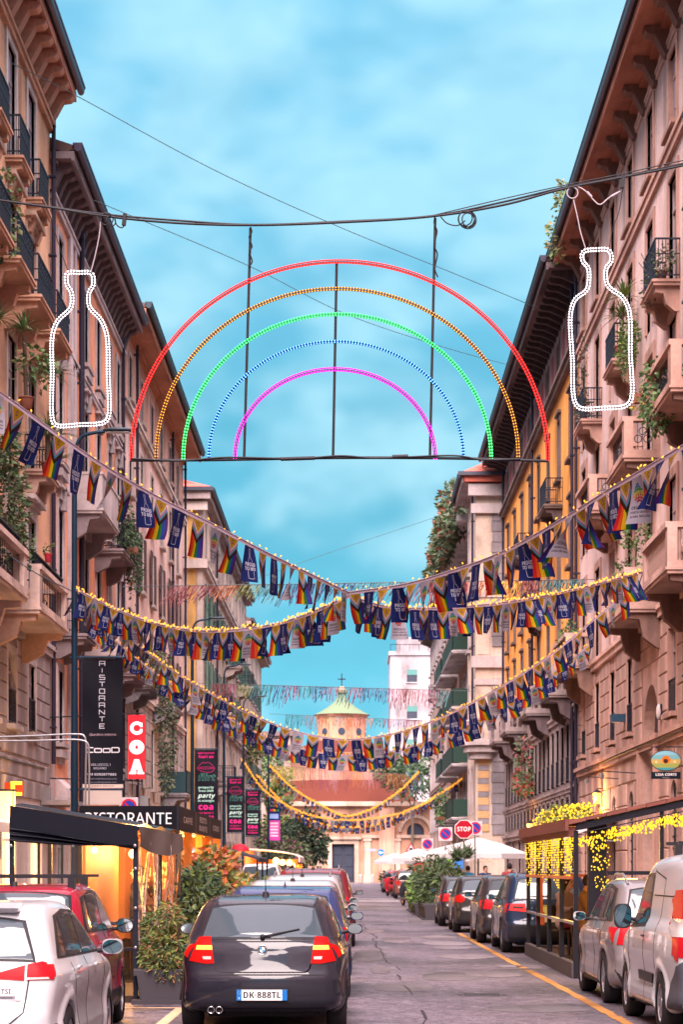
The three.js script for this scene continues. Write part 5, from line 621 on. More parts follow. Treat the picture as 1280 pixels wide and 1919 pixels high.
plant('trailing plants on the first iron balcony of the pink house', [7.6, 16.1, -51.2], [[0, 0.4, 0.3, 0.25, 0.4, 0.9, 240], [-0.15, 0.0, -0.8, 0.2, 0.5, 0.35, 120]], 0.09, { seed: 12, stems: [[[0, 0.2, -0.8], [-0.3, 1.1, -1.3], 0.012], [[0, 0.2, -0.8], [-0.35, 0.9, -1.4], 0.012]], cols: [[0.05, 0.09, 0.03], [0.09, 0.10, 0.04], [0.12, 0.08, 0.06]] });
plant('climber growing up strings on the third iron balcony of the pink house', [7.5, 16.1, -67.6], [[0, 1.4, 0.6, 0.12, 1.5, 0.3, 130], [0, 1.2, -0.4, 0.12, 1.3, 0.3, 110], [0, 0.3, 0, 0.25, 0.35, 0.9, 170]], 0.1, { seed: 13, stems: [[[0, 0.2, 0.6], [0, 2.9, 0.6], 0.008], [[0, 0.2, -0.4], [0, 2.6, -0.4], 0.008]], cols: [[0.05, 0.08, 0.03], [0.09, 0.06, 0.045]] });
plant('small tree in a pot on the balustraded balcony above the arch', [7.5, 8.45, -55.2], [[0, 2.1, 0, 0.42, 0.55, 0.5, 260], [-0.25, 1.3, -0.5, 0.2, 0.2, 0.2, 60], [0.2, 1.2, 0.6, 0.15, 0.2, 0.2, 50]], 0.11, { seed: 14, stems: [[[0, 0.2, 0], [0.05, 1.9, 0], 0.025], [[0, 0.4, 0], [-0.25, 1.3, -0.5], 0.015], [[0, 0.4, 0], [0.2, 1.2, 0.6], 0.015]], cols: [[0.09, 0.17, 0.04], [0.06, 0.12, 0.03], [0.15, 0.2, 0.06]] });
plant('low green shrubs along the balustrade at the far end of the pink house', [7.4, 8.45, -70.5], [[0, 0.9, 0, 0.35, 0.7, 1.4, 420]], 0.13, { seed: 15, trough: 0.7, pot: 0 });
plant('mass of dark creeper hanging over the nearest stone balcony on the right', [7.3, 12.4, -49.2], [[0, 0.9, 0, 0.4, 0.4, 1.2, 330], [-0.1, 0.1, 0.3, 0.35, 0.6, 1.0, 420]], 0.13, { seed: 16, trough: 0.7, pot: 0, hang: 0.6 });
plant('orange and yellow flowers on the right hand stone balcony', [7.35, 13.4, -52.4], [[0, 0.1, 0, 0.3, 0.35, 0.8, 150]], 0.11, { seed: 17, pot: 0, trough: 0.5, cols: [[0.5, 0.12, 0.03], [0.10, 0.16, 0.03], [0.5, 0.3, 0.04], [0.07, 0.12, 0.03]] });
plant('bushy green plant peeping over the eaves of the pink house', [7.15, 23.4, -69.5], [[0, 0.5, 0, 0.35, 0.8, 0.6, 240], [-0.2, -0.3, -1.2, 0.3, 0.8, 0.4, 160]], 0.16, { seed: 18, cols: [[0.12, 0.17, 0.04], [0.07, 0.12, 0.03], [0.2, 0.15, 0.04]] });
plant('hanging fern and flowers on the grey first floor of the ochre house', [7.6, 5.2, -92], [[0, 1.3, 0.6, 0.4, 1.1, 0.5, 220], [0, 0.3, -1.2, 0.4, 0.6, 0.7, 220], [0, 0.1, 1, 0.4, 0.5, 0.6, 160]], 0.2, { seed: 19, pot: 0, trough: 0.6, cols: [[0.08, 0.13, 0.05], [0.05, 0.09, 0.035], [0.3, 0.05, 0.05]] });
for (const [z, n] of [[-121, 0], [-130, 1], [-140, 2]]) plant(['roof terrace shrubs at the near corner of the block of flats', 'middle clump of roof terrace shrubs on the block of flats', 'farthest clump of roof terrace shrubs on the block of flats'][n], [5.95, 21.5, z], [[0, 0.9, 0, 0.8, 1.5, 4.6, 1000], [-0.5, -0.2, 0, 0.5, 0.9, 4, 420]], 0.34, { seed: 20 + n, pot: 0, trough: 1, name: 'terrace_shrub', group: 'shrubs along the roof terrace', cols: [[0.035, 0.07, 0.03], [0.05, 0.09, 0.03], [0.08, 0.10, 0.035], [0.04, 0.08, 0.03], [0.2, 0.06, 0.03]] });
plant('green screen of leaves on the lowest balcony of the block of flats', [5.9, 4.8, -136], [[0, 0.8, 0, 0.5, 1.2, 3, 300]], 0.25, { seed: 24, pot: 0, trough: 0.8 });

// ---------- planters and trees at street level ----------
const planterM = plain(0.05, 0.045, 0.055, 0.8);
function planter(label, x, z, w, d, h, blobs, size, o) { const t = thing('planter', label, 'planter', [x, 0, z]); const sh = new THREE.Shape([[-w / 2, 0], [w / 2, 0], [w / 2 + 0.05, h - 0.06], [w / 2 + 0.09, h - 0.06], [w / 2 + 0.09, h], [-w / 2 - 0.09, h], [-w / 2 - 0.09, h - 0.06], [-w / 2 - 0.05, h - 0.06]].map(p => new THREE.Vector2(...p))); mesh('tub', [new THREE.ExtrudeGeometry(sh, { depth: d, bevelEnabled: true, bevelSize: 0.015, bevelThickness: 0.02, bevelSegments: 2 }).translate(0, 0, -d / 2), box(-w / 2 - 0.12, w / 2 + 0.12, 0, 0.05, -d / 2 - 0.08, d / 2 + 0.08)], planterM, t); mesh('soil', box(-w / 2, w / 2, h, h + 0.006, -d / 2 + 0.03, d / 2 - 0.03), plain(0.03, 0.025, 0.02, 0.95), t); mesh('foliage', [leaves(blobs, size, o.cols || greens, o.seed, o), ...(o.blades || []).map(b => blades(V(b[0], b[1], b[2]), b[3], b[4], o.seed + b[3], o.cols || greens))], leafM, t, null, true); mesh('stem', seq(0, 5, 1).map(k => bar(V((k - 2) * w * 0.18, h, ((k * 7) % 3 - 1) * d * 0.25), V((k - 2) * w * 0.25, h + 0.6, ((k * 5) % 3 - 1) * d * 0.3), 0.015, 5)), barkM, t); }
planter('dark planter with a bushy bamboo like shrub beside the clear plastic tent', -2.42, -26.6, 0.46, 0.9, 0.42, [[0, 0.64, 0, 0.31, 0.28, 0.5, 1700], [-0.03, 0.96, -0.15, 0.27, 0.26, 0.42, 800], [0.08, 0.46, 0.38, 0.28, 0.2, 0.15, 420], [0.1, 1.1, 0.1, 0.12, 0.2, 0.2, 160]], 0.085, { seed: 31, slim: 0.17, hang: 0.35, cols: [[0.14, 0.20, 0.035], [0.08, 0.14, 0.03], [0.22, 0.23, 0.05], [0.035, 0.07, 0.022], [0.26, 0.12, 0.04]] });
planter('planter of tall mixed green shrubs in front of the restaurant terrace', -2.55, -34.6, 0.5, 3.6, 0.45, [[0.05, 0.95, 0.8, 0.4, 0.6, 1.1, 1500], [0.1, 0.9, -0.9, 0.4, 0.55, 1.0, 1200], [0.05, 1.45, 0.5, 0.28, 0.28, 0.9, 600]], 0.14, { seed: 32, slim: 0.2, cols: [[0.03, 0.075, 0.025], [0.05, 0.10, 0.03], [0.08, 0.14, 0.04], [0.02, 0.05, 0.02]] });
planter('planter of shrubs with orange red young leaves along the restaurant terrace', -2.45, -41, 0.55, 6, 0.45, [[0, 1.0, 1, 0.42, 0.6, 1.7, 900], [-0.2, 1.72, 0.4, 0.35, 0.36, 1.6, 900], [0, 0.9, -1.7, 0.42, 0.55, 1.2, 700]], 0.15, { seed: 33, cols: [[0.35, 0.10, 0.02], [0.13, 0.17, 0.03], [0.42, 0.2, 0.03], [0.08, 0.12, 0.03], [0.25, 0.05, 0.03]] });
planter('planter with pale pink and yellow leafed shrubs near the far terrace end', -2.35, -47.5, 0.55, 5, 0.45, [[0, 0.95, 0, 0.5, 0.55, 2.3, 1300]], 0.15, { seed: 34, cols: [[0.10, 0.15, 0.04], [0.28, 0.22, 0.05], [0.4, 0.28, 0.18], [0.05, 0.09, 0.03]] });
planter('large planter of dark spiky yuccas on the right past the parked cars', 3.0, -70.5, 1.2, 6, 0.5, [[0, 1.0, 0, 0.8, 0.9, 2.8, 1600], [-0.3, 1.5, -1.5, 0.7, 0.6, 1.4, 500]], 0.22, { seed: 35, slim: 0.16, blades: [[0.5, 1.9, 1.2, 90, 1.3], [0.9, 2.0, 0.2, 90, 1.2], [0.1, 1.6, -1.5, 90, 1.2], [-0.2, 1.2, 0.5, 80, 1.2]], cols: [[0.03, 0.065, 0.025], [0.05, 0.10, 0.03], [0.08, 0.13, 0.03]] });
planter('planter of bright green low shrubs on the right edge of the road', 2.75, -79, 0.9, 9, 0.4, [[0, 0.6, 2, 0.6, 0.55, 2.2, 1300], [0.1, 0.85, -2, 0.65, 0.7, 2.4, 1200]], 0.2, { seed: 36, cols: [[0.14, 0.24, 0.035], [0.10, 0.19, 0.03], [0.06, 0.11, 0.03]] });
planter('small bush at the far right before the church crossing', 2.6, -150, 0.9, 2, 0.5, [[0, 0.9, 0, 0.55, 0.6, 1, 300]], 0.2, { seed: 37 });
function tree(label, x, z, h, blobs, size, cols, seed) { const t = thing('tree', label, 'tree', [x, 0, z]); mesh('trunk', [bar(V(0, 0, 0), V(0.1, h * 0.55, 0), 0.2, 8, 0.12), bar(V(0.1, h * 0.5, 0), V(0.9, h * 0.8, 0.3), 0.1, 6, 0.04), bar(V(0.1, h * 0.45, 0), V(-0.8, h * 0.8, -0.2), 0.1, 6, 0.04)], barkM, t); mesh('crown', leaves(blobs, size, cols, seed, { hang: 0.3 }), leafM, t, null, true); return t; }
tree('dark green tree at the end of the left side, before the church', -3.9, -172, 6.2, [[0, 4.2, 0, 1.9, 1.9, 1.9, 1700], [-1.2, 3.2, 0, 1.5, 1.2, 1.4, 600], [1.0, 3.0, 0.3, 0.9, 1.2, 1, 400], [0.2, 5.6, 0, 1.1, 0.8, 1, 350]], 0.34, [[0.022, 0.055, 0.028], [0.035, 0.075, 0.035], [0.015, 0.04, 0.02]], 41);
tree('light green tree with hanging foliage left of the dark tree', -6.4, -176, 6.5, [[0, 4.6, 0, 1.6, 1.7, 1.8, 900], [0.4, 2.6, 0.6, 1.6, 0.9, 1.2, 500]], 0.36, [[0.08, 0.15, 0.03], [0.16, 0.24, 0.03], [0.05, 0.09, 0.03]], 42);
tree('green hedge like tree behind the orange lit terrace', -4.6, -142, 4.6, [[0, 2.6, 0, 1.6, 1.1, 2.4, 900], [1.0, 2.2, 0, 0.8, 1.0, 1.2, 400], [-1.2, 3.4, 0, 0.8, 0.5, 1, 200]], 0.3, [[0.09, 0.13, 0.05], [0.06, 0.10, 0.04], [0.14, 0.16, 0.06], [0.2, 0.08, 0.14]], 43);
tree('tree crown rising above the church roof on the right', 6.5, -226, 15.5, [[0, 11.8, 0, 3.4, 2.6, 3, 1100], [-2.5, 12.5, 0, 2, 1.6, 2, 400]], 0.5, [[0.03, 0.07, 0.03], [0.05, 0.10, 0.035]], 44);
tree('tree crown rising above the church roof on the left', -9.2, -226, 15, [[0, 11.6, 0, 2.4, 2.8, 2.4, 900], [1.2, 9.6, 0, 1.8, 1.8, 2, 400]], 0.5, [[0.10, 0.16, 0.03], [0.05, 0.10, 0.03]], 45);

// ---------- street lamps ----------
const poleM = plain(0.012, 0.03, 0.055, 0.4, 0.5);
[[-5.48, -41, 'tall dark street lamp carrying the black restaurant banner'], [-5.54, -72, 'tall dark street lamp carrying the nearest pink and green party banner'], [-5.46, -88.5, 'tall dark street lamp carrying the second pink and green party banner'], [-5.5, -105, 'tall dark street lamp carrying the third pink and green party banner'], [-5.6, -139, 'farthest dark street lamp carrying the violet banner']].forEach(([x, z, label]) => {
  const t = thing('street_lamp', label, 'street lamp', [x, 0, z], 'street lamps along the left pavement');
  mesh('pole', [bar(V(0, 0.12, 0), V(0, 4, 0), 0.085, 12, 0.075), bar(V(0, 4, 0), V(0, 9.8, 0), 0.07, 12, 0.05), bar(V(0, 0.1, 0), V(0, 0.9, 0), 0.12, 12)], poleM, t);
  mesh('arm', tube([V(0, 9.7, 0), V(0.03, 10.0, 0), V(0.15, 10.2, 0), V(0.4, 10.28, 0), V(0.6, 10.3, 0)], 0.035, 8), poleM, t);
  const sg = new THREE.SphereGeometry(0.5, 16, 10).scale(0.62, 0.1, 0.26); mesh('lamp_head', sg.translate(0.86, 10.33, 0), plain(0.03, 0.045, 0.06, 0.4, 0.3), t); mesh('lamp_lens', box(0.66, 1.08, 10.275, 10.285, -0.08, 0.08), plain(0.3, 0.3, 0.32, 0.3), t);
});
// ---------- banners ----------
function banner(label, x, y0, y1, w, z, tex, o = {}) {
  const t = thing('banner', label, 'banner', [x, 0, z], o.group); const n = 10, P = [], U = [], I = [], h = y1 - y0, rr = rng(Math.round(z * -10));
  for (let j = 0; j <= n; j++) for (let i = 0; i <= 4; i++) { P.push((i / 4) * w, y0 + h * j / n, 0.02 * Math.sin(j * 0.9 + i) + 0.015 * rr()); U.push(i / 4, j / n); } for (let j = 0; j < n; j++) for (let i = 0; i < 4; i++) { const q = j * 5 + i; I.push(q, q + 1, q + 5, q + 1, q + 6, q + 5); }
  const g = new THREE.BufferGeometry(); g.setAttribute('position', new THREE.Float32BufferAttribute(P, 3)); g.setAttribute('uv', new THREE.Float32BufferAttribute(U, 2)); g.setIndex(I); g.computeVertexNormals(); mesh('cloth', g, printed(tex, { side: THREE.DoubleSide, roughness: 0.6 }), t, null, true);
  mesh('arm', [bar(V(-(o.arm ?? 0.2), y1 + 0.03, 0), V(w + 0.03, y1 + 0.03, 0), 0.022, 8)], o.armMat || poleM, t); if (o.low !== 0) mesh('arm', bar(V(-(o.arm ?? 0.2), y0 - 0.03, 0), V(w, y0 - 0.03, 0), 0.018, 8), poleM, t);
}
const ctr = (x, s, px, y, font, col, sx = 1) => { x.font = font; x.fillStyle = col; x.save(); x.translate(px, y); x.scale(sx, 1); x.textAlign = 'center'; x.fillText(s, 0, 0); x.restore(); };
const ristTex = canvasTex(256, 832, (x, w, h) => { x.fillStyle = '#0d0e1a'; x.fillRect(0, 0, w, h); x.strokeStyle = '#c9c6d2'; x.lineWidth = 5; x.lineJoin = 'round';
  const gl = { R: [[[0, 30], [0, 0], [34, 0], [34, 16], [4, 16]], [[34, 16], [34, 30]]], I: [[[17, 0], [17, 28]]], S: [[[34, 0], [2, 0], [2, 14], [34, 14], [34, 28], [0, 28]]], T: [[[0, 0], [36, 0]], [[18, 0], [18, 28]]], O: [[[2, 0], [34, 0], [34, 28], [2, 28], [2, 0]]], A: [[[0, 30], [0, 0], [34, 0], [34, 30]], [[0, 16], [34, 16]]], N: [[[0, 30], [0, 0], [34, 28], [34, 0]]], E: [[[34, 0], [2, 0], [2, 28], [34, 28]], [[2, 14], [30, 14]]], C: [[[46, 0], [4, 0], [0, 4], [0, 26], [4, 30], [46, 30]]], o: [[[3, 6], [40, 6], [43, 9], [43, 27], [40, 30], [3, 30], [0, 27], [0, 9], [3, 6]]], D: [[[0, 0], [42, 0], [47, 5], [47, 25], [42, 30], [0, 30], [0, 0]]] };
  const put = (c, px, py, k = 1) => { for (const l of gl[c]) { x.beginPath(); l.forEach((p, i) => x[i ? 'lineTo' : 'moveTo'](px + p[0] * k, py + p[1] * k)); x.stroke(); } };
  [...'RISTORANTE'].forEach((c, i) => put(c, 106, 14 + i * 45)); ctr(x, 'Giardino interno', 128, 495, '22px sans-serif', '#c9a9b5', 1.05); x.lineWidth = 7; x.strokeStyle = '#dedbe4'; 'CooD'.split('').forEach((c, i) => put(c, 22 + i * 54, 572)); ctr(x, 'VIA LECCO,1', 116, 690, '21px sans-serif', '#bdb9c6', 1.1); ctr(x, 'MILANO', 110, 712, '20px sans-serif', '#bdb9c6', 1.1); ctr(x, '+39 0292877885', 120, 752, 'bold 22px sans-serif', '#bdb9c6', 1.15); ctr(x, 'info@coodristorante.com', 124, 778, '15px sans-serif', '#9d99a8', 1.1); ctr(x, 'www.coodristorante.com', 122, 800, '15px sans-serif', '#9d99a8', 1.1); x.fillStyle = '#c9b6ac'; x.fillRect(0, 808, w, 24); ctr(x, 'EVENTI PRIVATI', 128, 826, 'bold 16px sans-serif', '#7e6c68', 1.2); });
banner('black banner reading RISTORANTE downwards, hung on the nearest street lamp', -5.32, 3.28, 5.82, 0.8, -41.0, ristTex, { arm: 0.25 });
mesh('banner_footer', box(0.02, 0.78, 2.95, 3.26, -0.006, 0.006), plain(0.42, 0.34, 0.31, 0.7), scene.getObjectByName('banner'));
const flirtTex = canvasTex(256, 800, (x, w, h) => { x.fillStyle = '#141520'; x.fillRect(0, 0, w, h); ctr(x, 'ogni martedì', 128, 46, 'bold 30px sans-serif', '#e0187a'); ctr(x, 'fuori un', 128, 92, 'bold 42px sans-serif', '#f01c86', 1.05); x.strokeStyle = '#b81a6a'; x.lineWidth = 5; x.beginPath(); x.moveTo(30, 205); x.quadraticCurveTo(90, 120, 122, 150); x.quadraticCurveTo(160, 115, 226, 205); x.quadraticCurveTo(200, 265, 130, 250); x.quadraticCurveTo(60, 245, 30, 205); x.moveTo(44, 205); x.quadraticCurveTo(90, 185, 125, 195); x.quadraticCurveTo(160, 185, 212, 205); x.quadraticCurveTo(130, 225, 44, 205); x.stroke(); x.strokeStyle = '#4f8f84'; x.lineWidth = 4; x.font = 'italic bold 104px sans-serif'; x.textAlign = 'center'; x.strokeText('flirt', 128, 345); ctr(x, 'property', 128, 432, 'bold 36px sans-serif', '#b5eadb', 1.15); ctr(x, 'from 2009', 128, 470, 'bold 32px sans-serif', '#b5eadb', 1.1); ctr(x, 'party', 128, 535, 'italic bold 66px sans-serif', '#d3f7ee', 1.1); ctr(x, 'at midnight', 128, 580, 'bold 30px sans-serif', '#b5eadb', 1.1); ctr(x, 'coa', 128, 668, 'bold 92px sans-serif', '#ff2a92', 1.15); ctr(x, 'via lecco 1', 128, 715, 'bold 30px sans-serif', '#e0187a', 1.15); ctr(x, 'milano', 128, 760, 'bold 44px sans-serif', '#e0187a', 1.2); });
const vioTex = canvasTex(128, 384, (x, w, h) => { x.fillStyle = '#18265e'; x.fillRect(0, 0, w, 150); x.fillStyle = '#c0489e'; x.fillRect(0, 150, w, h); x.fillStyle = '#8fa8e0'; x.fillRect(14, 74, 96, 56); ['#d8403a', '#e6b52a', '#3f9a52'].forEach((c, i) => { x.fillStyle = c; x.fillRect(18 + i * 34, 18, 28, 26); }); for (let i = 0; i < 5; i++) { x.fillStyle = '#f3c9de'; x.fillRect(22, 175 + i * 36, 84, 20); } });
banner('nearest tall black party banner with pink lips, on the second street lamp', -5.46, 3.3, 5.78, 0.79, -72, flirtTex, { group: 'party banners on the street lamps', arm: 0.12 });
banner('middle black party banner with pink lips, on the third street lamp', -5.34, 3.2, 5.55, 0.74, -88.5, flirtTex, { group: 'party banners on the street lamps', arm: 0.14 });
banner('farthest black party banner with pink lips, on the fourth street lamp', -5.4, 3.3, 5.6, 0.75, -105, flirtTex, { group: 'party banners on the street lamps', arm: 0.1 });
banner('violet and navy banner on the farthest street lamp', -5.6, 3.5, 5.7, 0.78, -139, vioTex, { arm: 0.1 });

// ---------- signs ----------
const steel = plain(0.3, 0.3, 0.33, 0.4, 0.8);
{ // red lit shop sign
  const t = thing('lit_sign', 'red vertical lit box sign with three white letters beside the black banner', 'sign', [-6.25, 0, -58]); const tx = canvasTex(128, 512, (x, w, h) => { x.fillStyle = '#e8001f'; x.fillRect(0, 0, w, h); x.lineWidth = 26; x.strokeStyle = '#fff'; x.fillStyle = '#fff'; x.beginPath(); x.arc(66, 105, 40, 0.65, 5.6); x.stroke(); x.fillRect(88, 62, 20, 34); x.fillRect(88, 112, 20, 20); x.beginPath(); x.arc(64, 258, 57, 0, 7); x.fill(); x.fillStyle = '#e8001f'; x.beginPath(); x.moveTo(64, 238); x.lineTo(78, 258); x.lineTo(64, 278); x.lineTo(50, 258); x.fill(); x.fillStyle = '#fff'; x.beginPath(); x.moveTo(46, 355); x.lineTo(82, 355); x.lineTo(112, 458); x.lineTo(120, 458); x.lineTo(120, 474); x.lineTo(8, 474); x.lineTo(8, 458); x.lineTo(16, 458); x.fill(); x.fillStyle = '#e8001f'; x.fillRect(56, 440, 18, 10); x.fillRect(60, 450, 10, 24); });
  mesh('case', box(0, 0.47, 4.18, 5.96, -0.18, -0.004), plain(0.35, 0.01, 0.02, 0.5), t); mesh('face', new THREE.PlaneGeometry(0.47, 1.78).translate(0.235, 5.07, 0), new THREE.MeshStandardMaterial({ color: 0x888888, map: tx, emissive: 0xffffff, emissiveMap: tx, emissiveIntensity: 0.13, roughness: 0.4 }), t, null, true); mesh('bracket', [bar(V(-2.2, 5.9, -0.1), V(0.4, 6.02, -0.1), 0.02, 6), bar(V(-2.2, 4.2, -0.1), V(0.4, 4.12, -0.1), 0.02, 6), bar(V(0.1, 4.18, -0.1), V(0.1, 3.9, -0.1), 0.012, 5), bar(V(0.38, 4.18, -0.1), V(0.38, 3.9, -0.1), 0.012, 5)], iron, t); }
const disc = (r, draw) => canvasTex(128, 128, (x, w, h) => { x.fillStyle = '#cfc8d0'; x.fillRect(0, 0, 128, 128); draw(x); });
const noPark = canvasTex(128, 128, x => { x.fillStyle = '#c7bcc6'; x.fillRect(0, 0, 128, 128); x.fillStyle = '#c21a36'; x.beginPath(); x.arc(64, 64, 54, 0, 7); x.fill(); x.fillStyle = '#2b3f9e'; x.beginPath(); x.arc(64, 64, 41, 0, 7); x.fill(); x.strokeStyle = '#c21a36'; x.lineWidth = 12; x.beginPath(); x.moveTo(33, 33); x.lineTo(95, 95); x.stroke(); });
function squareSign(label, x, y, z, s, poleX = 0, tex = noPark, group = 'no parking signs') { const t = thing('road_sign', label, 'road sign', [x, 0, z], group); mesh('plate', box(-s / 2, s / 2, y - s / 2, y + s / 2, -0.02, -0.003), steel, t); mesh('sign_face', new THREE.PlaneGeometry(s, s).translate(0, y, 0), printed(tex), t, null, true); mesh('post', bar(V(poleX, 0.1, -0.05), V(poleX, y + s / 2, -0.05), 0.03, 8), steel, t); }
squareSign('no parking sign on a pale plate between the red sign and the tent', -5.0, 3.07, -46.5, 0.42);
squareSign('no parking sign on a pale plate left of the stop sign', 3.55, 2.98, -79, 0.52); squareSign('no parking sign on a pale plate right of the stop sign', 4.35, 3.1, -73.5, 0.5); squareSign('no parking sign farther down behind the white parasol', 3.55, 2.8, -98, 0.55);
{ const t = thing('stop_sign', 'red octagonal STOP sign above the white parasol on the right', 'road sign', [3.93, 0, -73]); const tx = canvasTex(256, 256, x => { x.fillStyle = '#a5122c'; x.fillRect(0, 0, 256, 256); ctr(x, 'STOP', 128, 158, 'bold 92px sans-serif', '#f0e6ea', 0.92); }); const oct = new THREE.CircleGeometry(0.325, 8).rotateZ(Math.PI / 8).translate(0, 3.05, 0); const uv = oct.attributes.uv, p = oct.attributes.position; for (let i = 0; i < p.count; i++) uv.setXY(i, p.getX(i) / 0.62 + 0.5, (p.getY(i) - 3.05) / 0.62 + 0.5); mesh('sign_face', oct, printed(tx), t, null, true); mesh('rim', new THREE.CylinderGeometry(0.35, 0.35, 0.02, 8).rotateY(Math.PI / 8).rotateX(Math.PI / 2).rotateZ(0).translate(0, 3.05, -0.015), whitePaint, t); mesh('post', bar(V(0, 0.1, -0.06), V(0, 3.3, -0.06), 0.035, 8), steel, t); }
{ const t = thing('road_sign', 'red bordered triangular warning sign in front of the church, back plate below', 'road sign', [5.15, 0, -182]); const tri = k => { const s = new THREE.Shape(); s.moveTo(-0.48 * k, -0.3 * k); s.lineTo(0.48 * k, -0.3 * k); s.lineTo(0, 0.54 * k); return s; }; mesh('plate', new THREE.ExtrudeGeometry(tri(1), { depth: 0.02, bevelEnabled: false }).translate(0, 3.35, -0.02), plain(0.35, 0.02, 0.05, 0.5), t); mesh('sign_face', [new THREE.ShapeGeometry(tri(0.66)).translate(0, 3.35, 0.004)], plain(0.6, 0.5, 0.52, 0.6), t); mesh('symbol', [box(-0.13, 0.13, 3.22, 3.4, 0.004, 0.012)], blackTrim, t); mesh('sub_plate', box(-0.4, 0.4, 2.5, 2.98, -0.02, 0), plain(0.3, 0.25, 0.27, 0.6), t); mesh('post', bar(V(0, 0.1, -0.05), V(0, 3.4, -0.05), 0.04, 8), steel, t); }
{ const t = thing('road_sign', 'round blue arrow sign and small street name plate by the church', 'road sign', [2.85, 0, -205]); const tx = canvasTex(64, 64, x => { x.fillStyle = '#1f7fc4'; x.fillRect(0, 0, 64, 64); x.fillStyle = '#fff'; x.fillRect(22, 27, 32, 10); x.beginPath(); x.moveTo(8, 32); x.lineTo(26, 16); x.lineTo(26, 48); x.fill(); }); mesh('sign_face', new THREE.CircleGeometry(0.34, 24).translate(0, 3.15, 0), printed(tx), t, null, true); mesh('name_plate', box(-1.5, -0.55, 3.3, 3.52, -0.02, 0), plain(0.35, 0.35, 0.55, 0.6), t); mesh('post', [bar(V(0, 0, -0.05), V(0, 3.5, -0.05), 0.04, 8), bar(V(-1.2, 3.4, -0.05), V(0, 3.4, -0.05), 0.02, 6)], steel, t); }
{ // hanging oval shop sign
  const t = thing('hanging_sign', 'oval hanging shop sign with a painted head above a dark name plate', 'sign', [7.55, 4.28, -50]); const ov = canvasTex(256, 176, (x, w, h) => { const g = ['#7fb6c9', '#6fa6ad', '#b59a5c', '#8f9a52', '#3f8f9a']; g.forEach((c, i) => { x.fillStyle = c; x.fillRect(0, i * 38, w, 40); }); x.fillStyle = '#d26a1c'; x.beginPath(); x.arc(130, 80, 36, 0, 7); x.fill(); x.fillStyle = '#3a2418'; x.beginPath(); x.arc(126, 92, 20, 0, 7); x.fill(); x.fillStyle = '#d8c08a'; x.beginPath(); x.arc(44, 100, 12, 0, 7); x.arc(205, 98, 12, 0, 7); x.fill(); }); const pl = canvasTex(256, 64, x => { x.fillStyle = '#0c1826'; x.fillRect(0, 0, 256, 64); ctr(x, 'LISA CORTI', 128, 36, 'bold 32px sans-serif', '#e5e2e6', 1.1); ctr(x, 'MILANO', 128, 56, '13px sans-serif', '#b7b4ba', 1.2); });
  mesh('oval_board', new THREE.CylinderGeometry(1, 1, 0.04, 36).rotateX(Math.PI / 2).scale(0.37, 0.25, 1).translate(0, 0, -0.022), blackTrim, t); mesh('oval_face', new THREE.CircleGeometry(1, 36).scale(0.355, 0.235, 1), printed(ov), t, null, true); mesh('name_board', box(-0.35, 0.35, -0.44, -0.27, -0.03, -0.003), plain(0.01, 0.015, 0.03, 0.6), t); mesh('name_face', new THREE.PlaneGeometry(0.7, 0.17).translate(0, -0.355, 0), printed(pl), t, null, true); mesh('bracket', [bar(V(-0.36, 0.33, -0.02), V(0.45, 0.33, -0.02), 0.014, 6), bar(V(-0.1, 0.25, -0.02), V(-0.1, 0.33, -0.02), 0.008, 5), bar(V(0.2, 0.2, -0.02), V(0.2, 0.33, -0.02), 0.008, 5)], iron, t); }

// ---------- rope light figures on the span wire ----------
const D0 = 25, sp = F / D0, P25 = (x, y, dz = 0) => { const v = at(x, y, D0); v.z += dz; return v; };
function ropeLight(name, pts, col, parent, o = {}) {
  const c = new THREE.CatmullRomCurve3(pts, false, 'centripetal'), n = Math.round(c.getLength() / 0.05), g = new THREE.Group(); g.name = name; parent.add(g);
  const tb = [], dots = [], N = c.getSpacedPoints(Math.round(c.getLength() / (o.step ?? 0.036))), gap = o.gap ?? 0.014; const off = (i, k) => { const a = N[Math.max(0, i - 1)], b = N[Math.min(N.length - 1, i + 1)], d = b.clone().sub(a).normalize(); return N[i].clone().add(V(-d.y, d.x, 0).multiplyScalar(k)); };
  for (const k of [-gap, gap]) { tb.push(new THREE.TubeGeometry(new THREE.CatmullRomCurve3(N.map((_, i) => off(i, k)).filter((_, i) => i % 2 === 0)), n, 0.0085, 6)); for (let i = 0; i < N.length; i++) dots.push(new THREE.IcosahedronGeometry(o.dot ?? 0.011, 0).translate(...off(i, k).add(V(0, 0, 0.006)).toArray())); }
  mesh('tube', tb, glow(...col, o.kt ?? 0.06, o.base ?? 0.5), g); mesh('frame', new THREE.TubeGeometry(c, n, 0.006, 5).translate(0, 0, -0.012), blackTrim, g); stuff(mesh('light_dots', dots, glow(...(o.dc || col), o.k ?? 0.3), g));
}
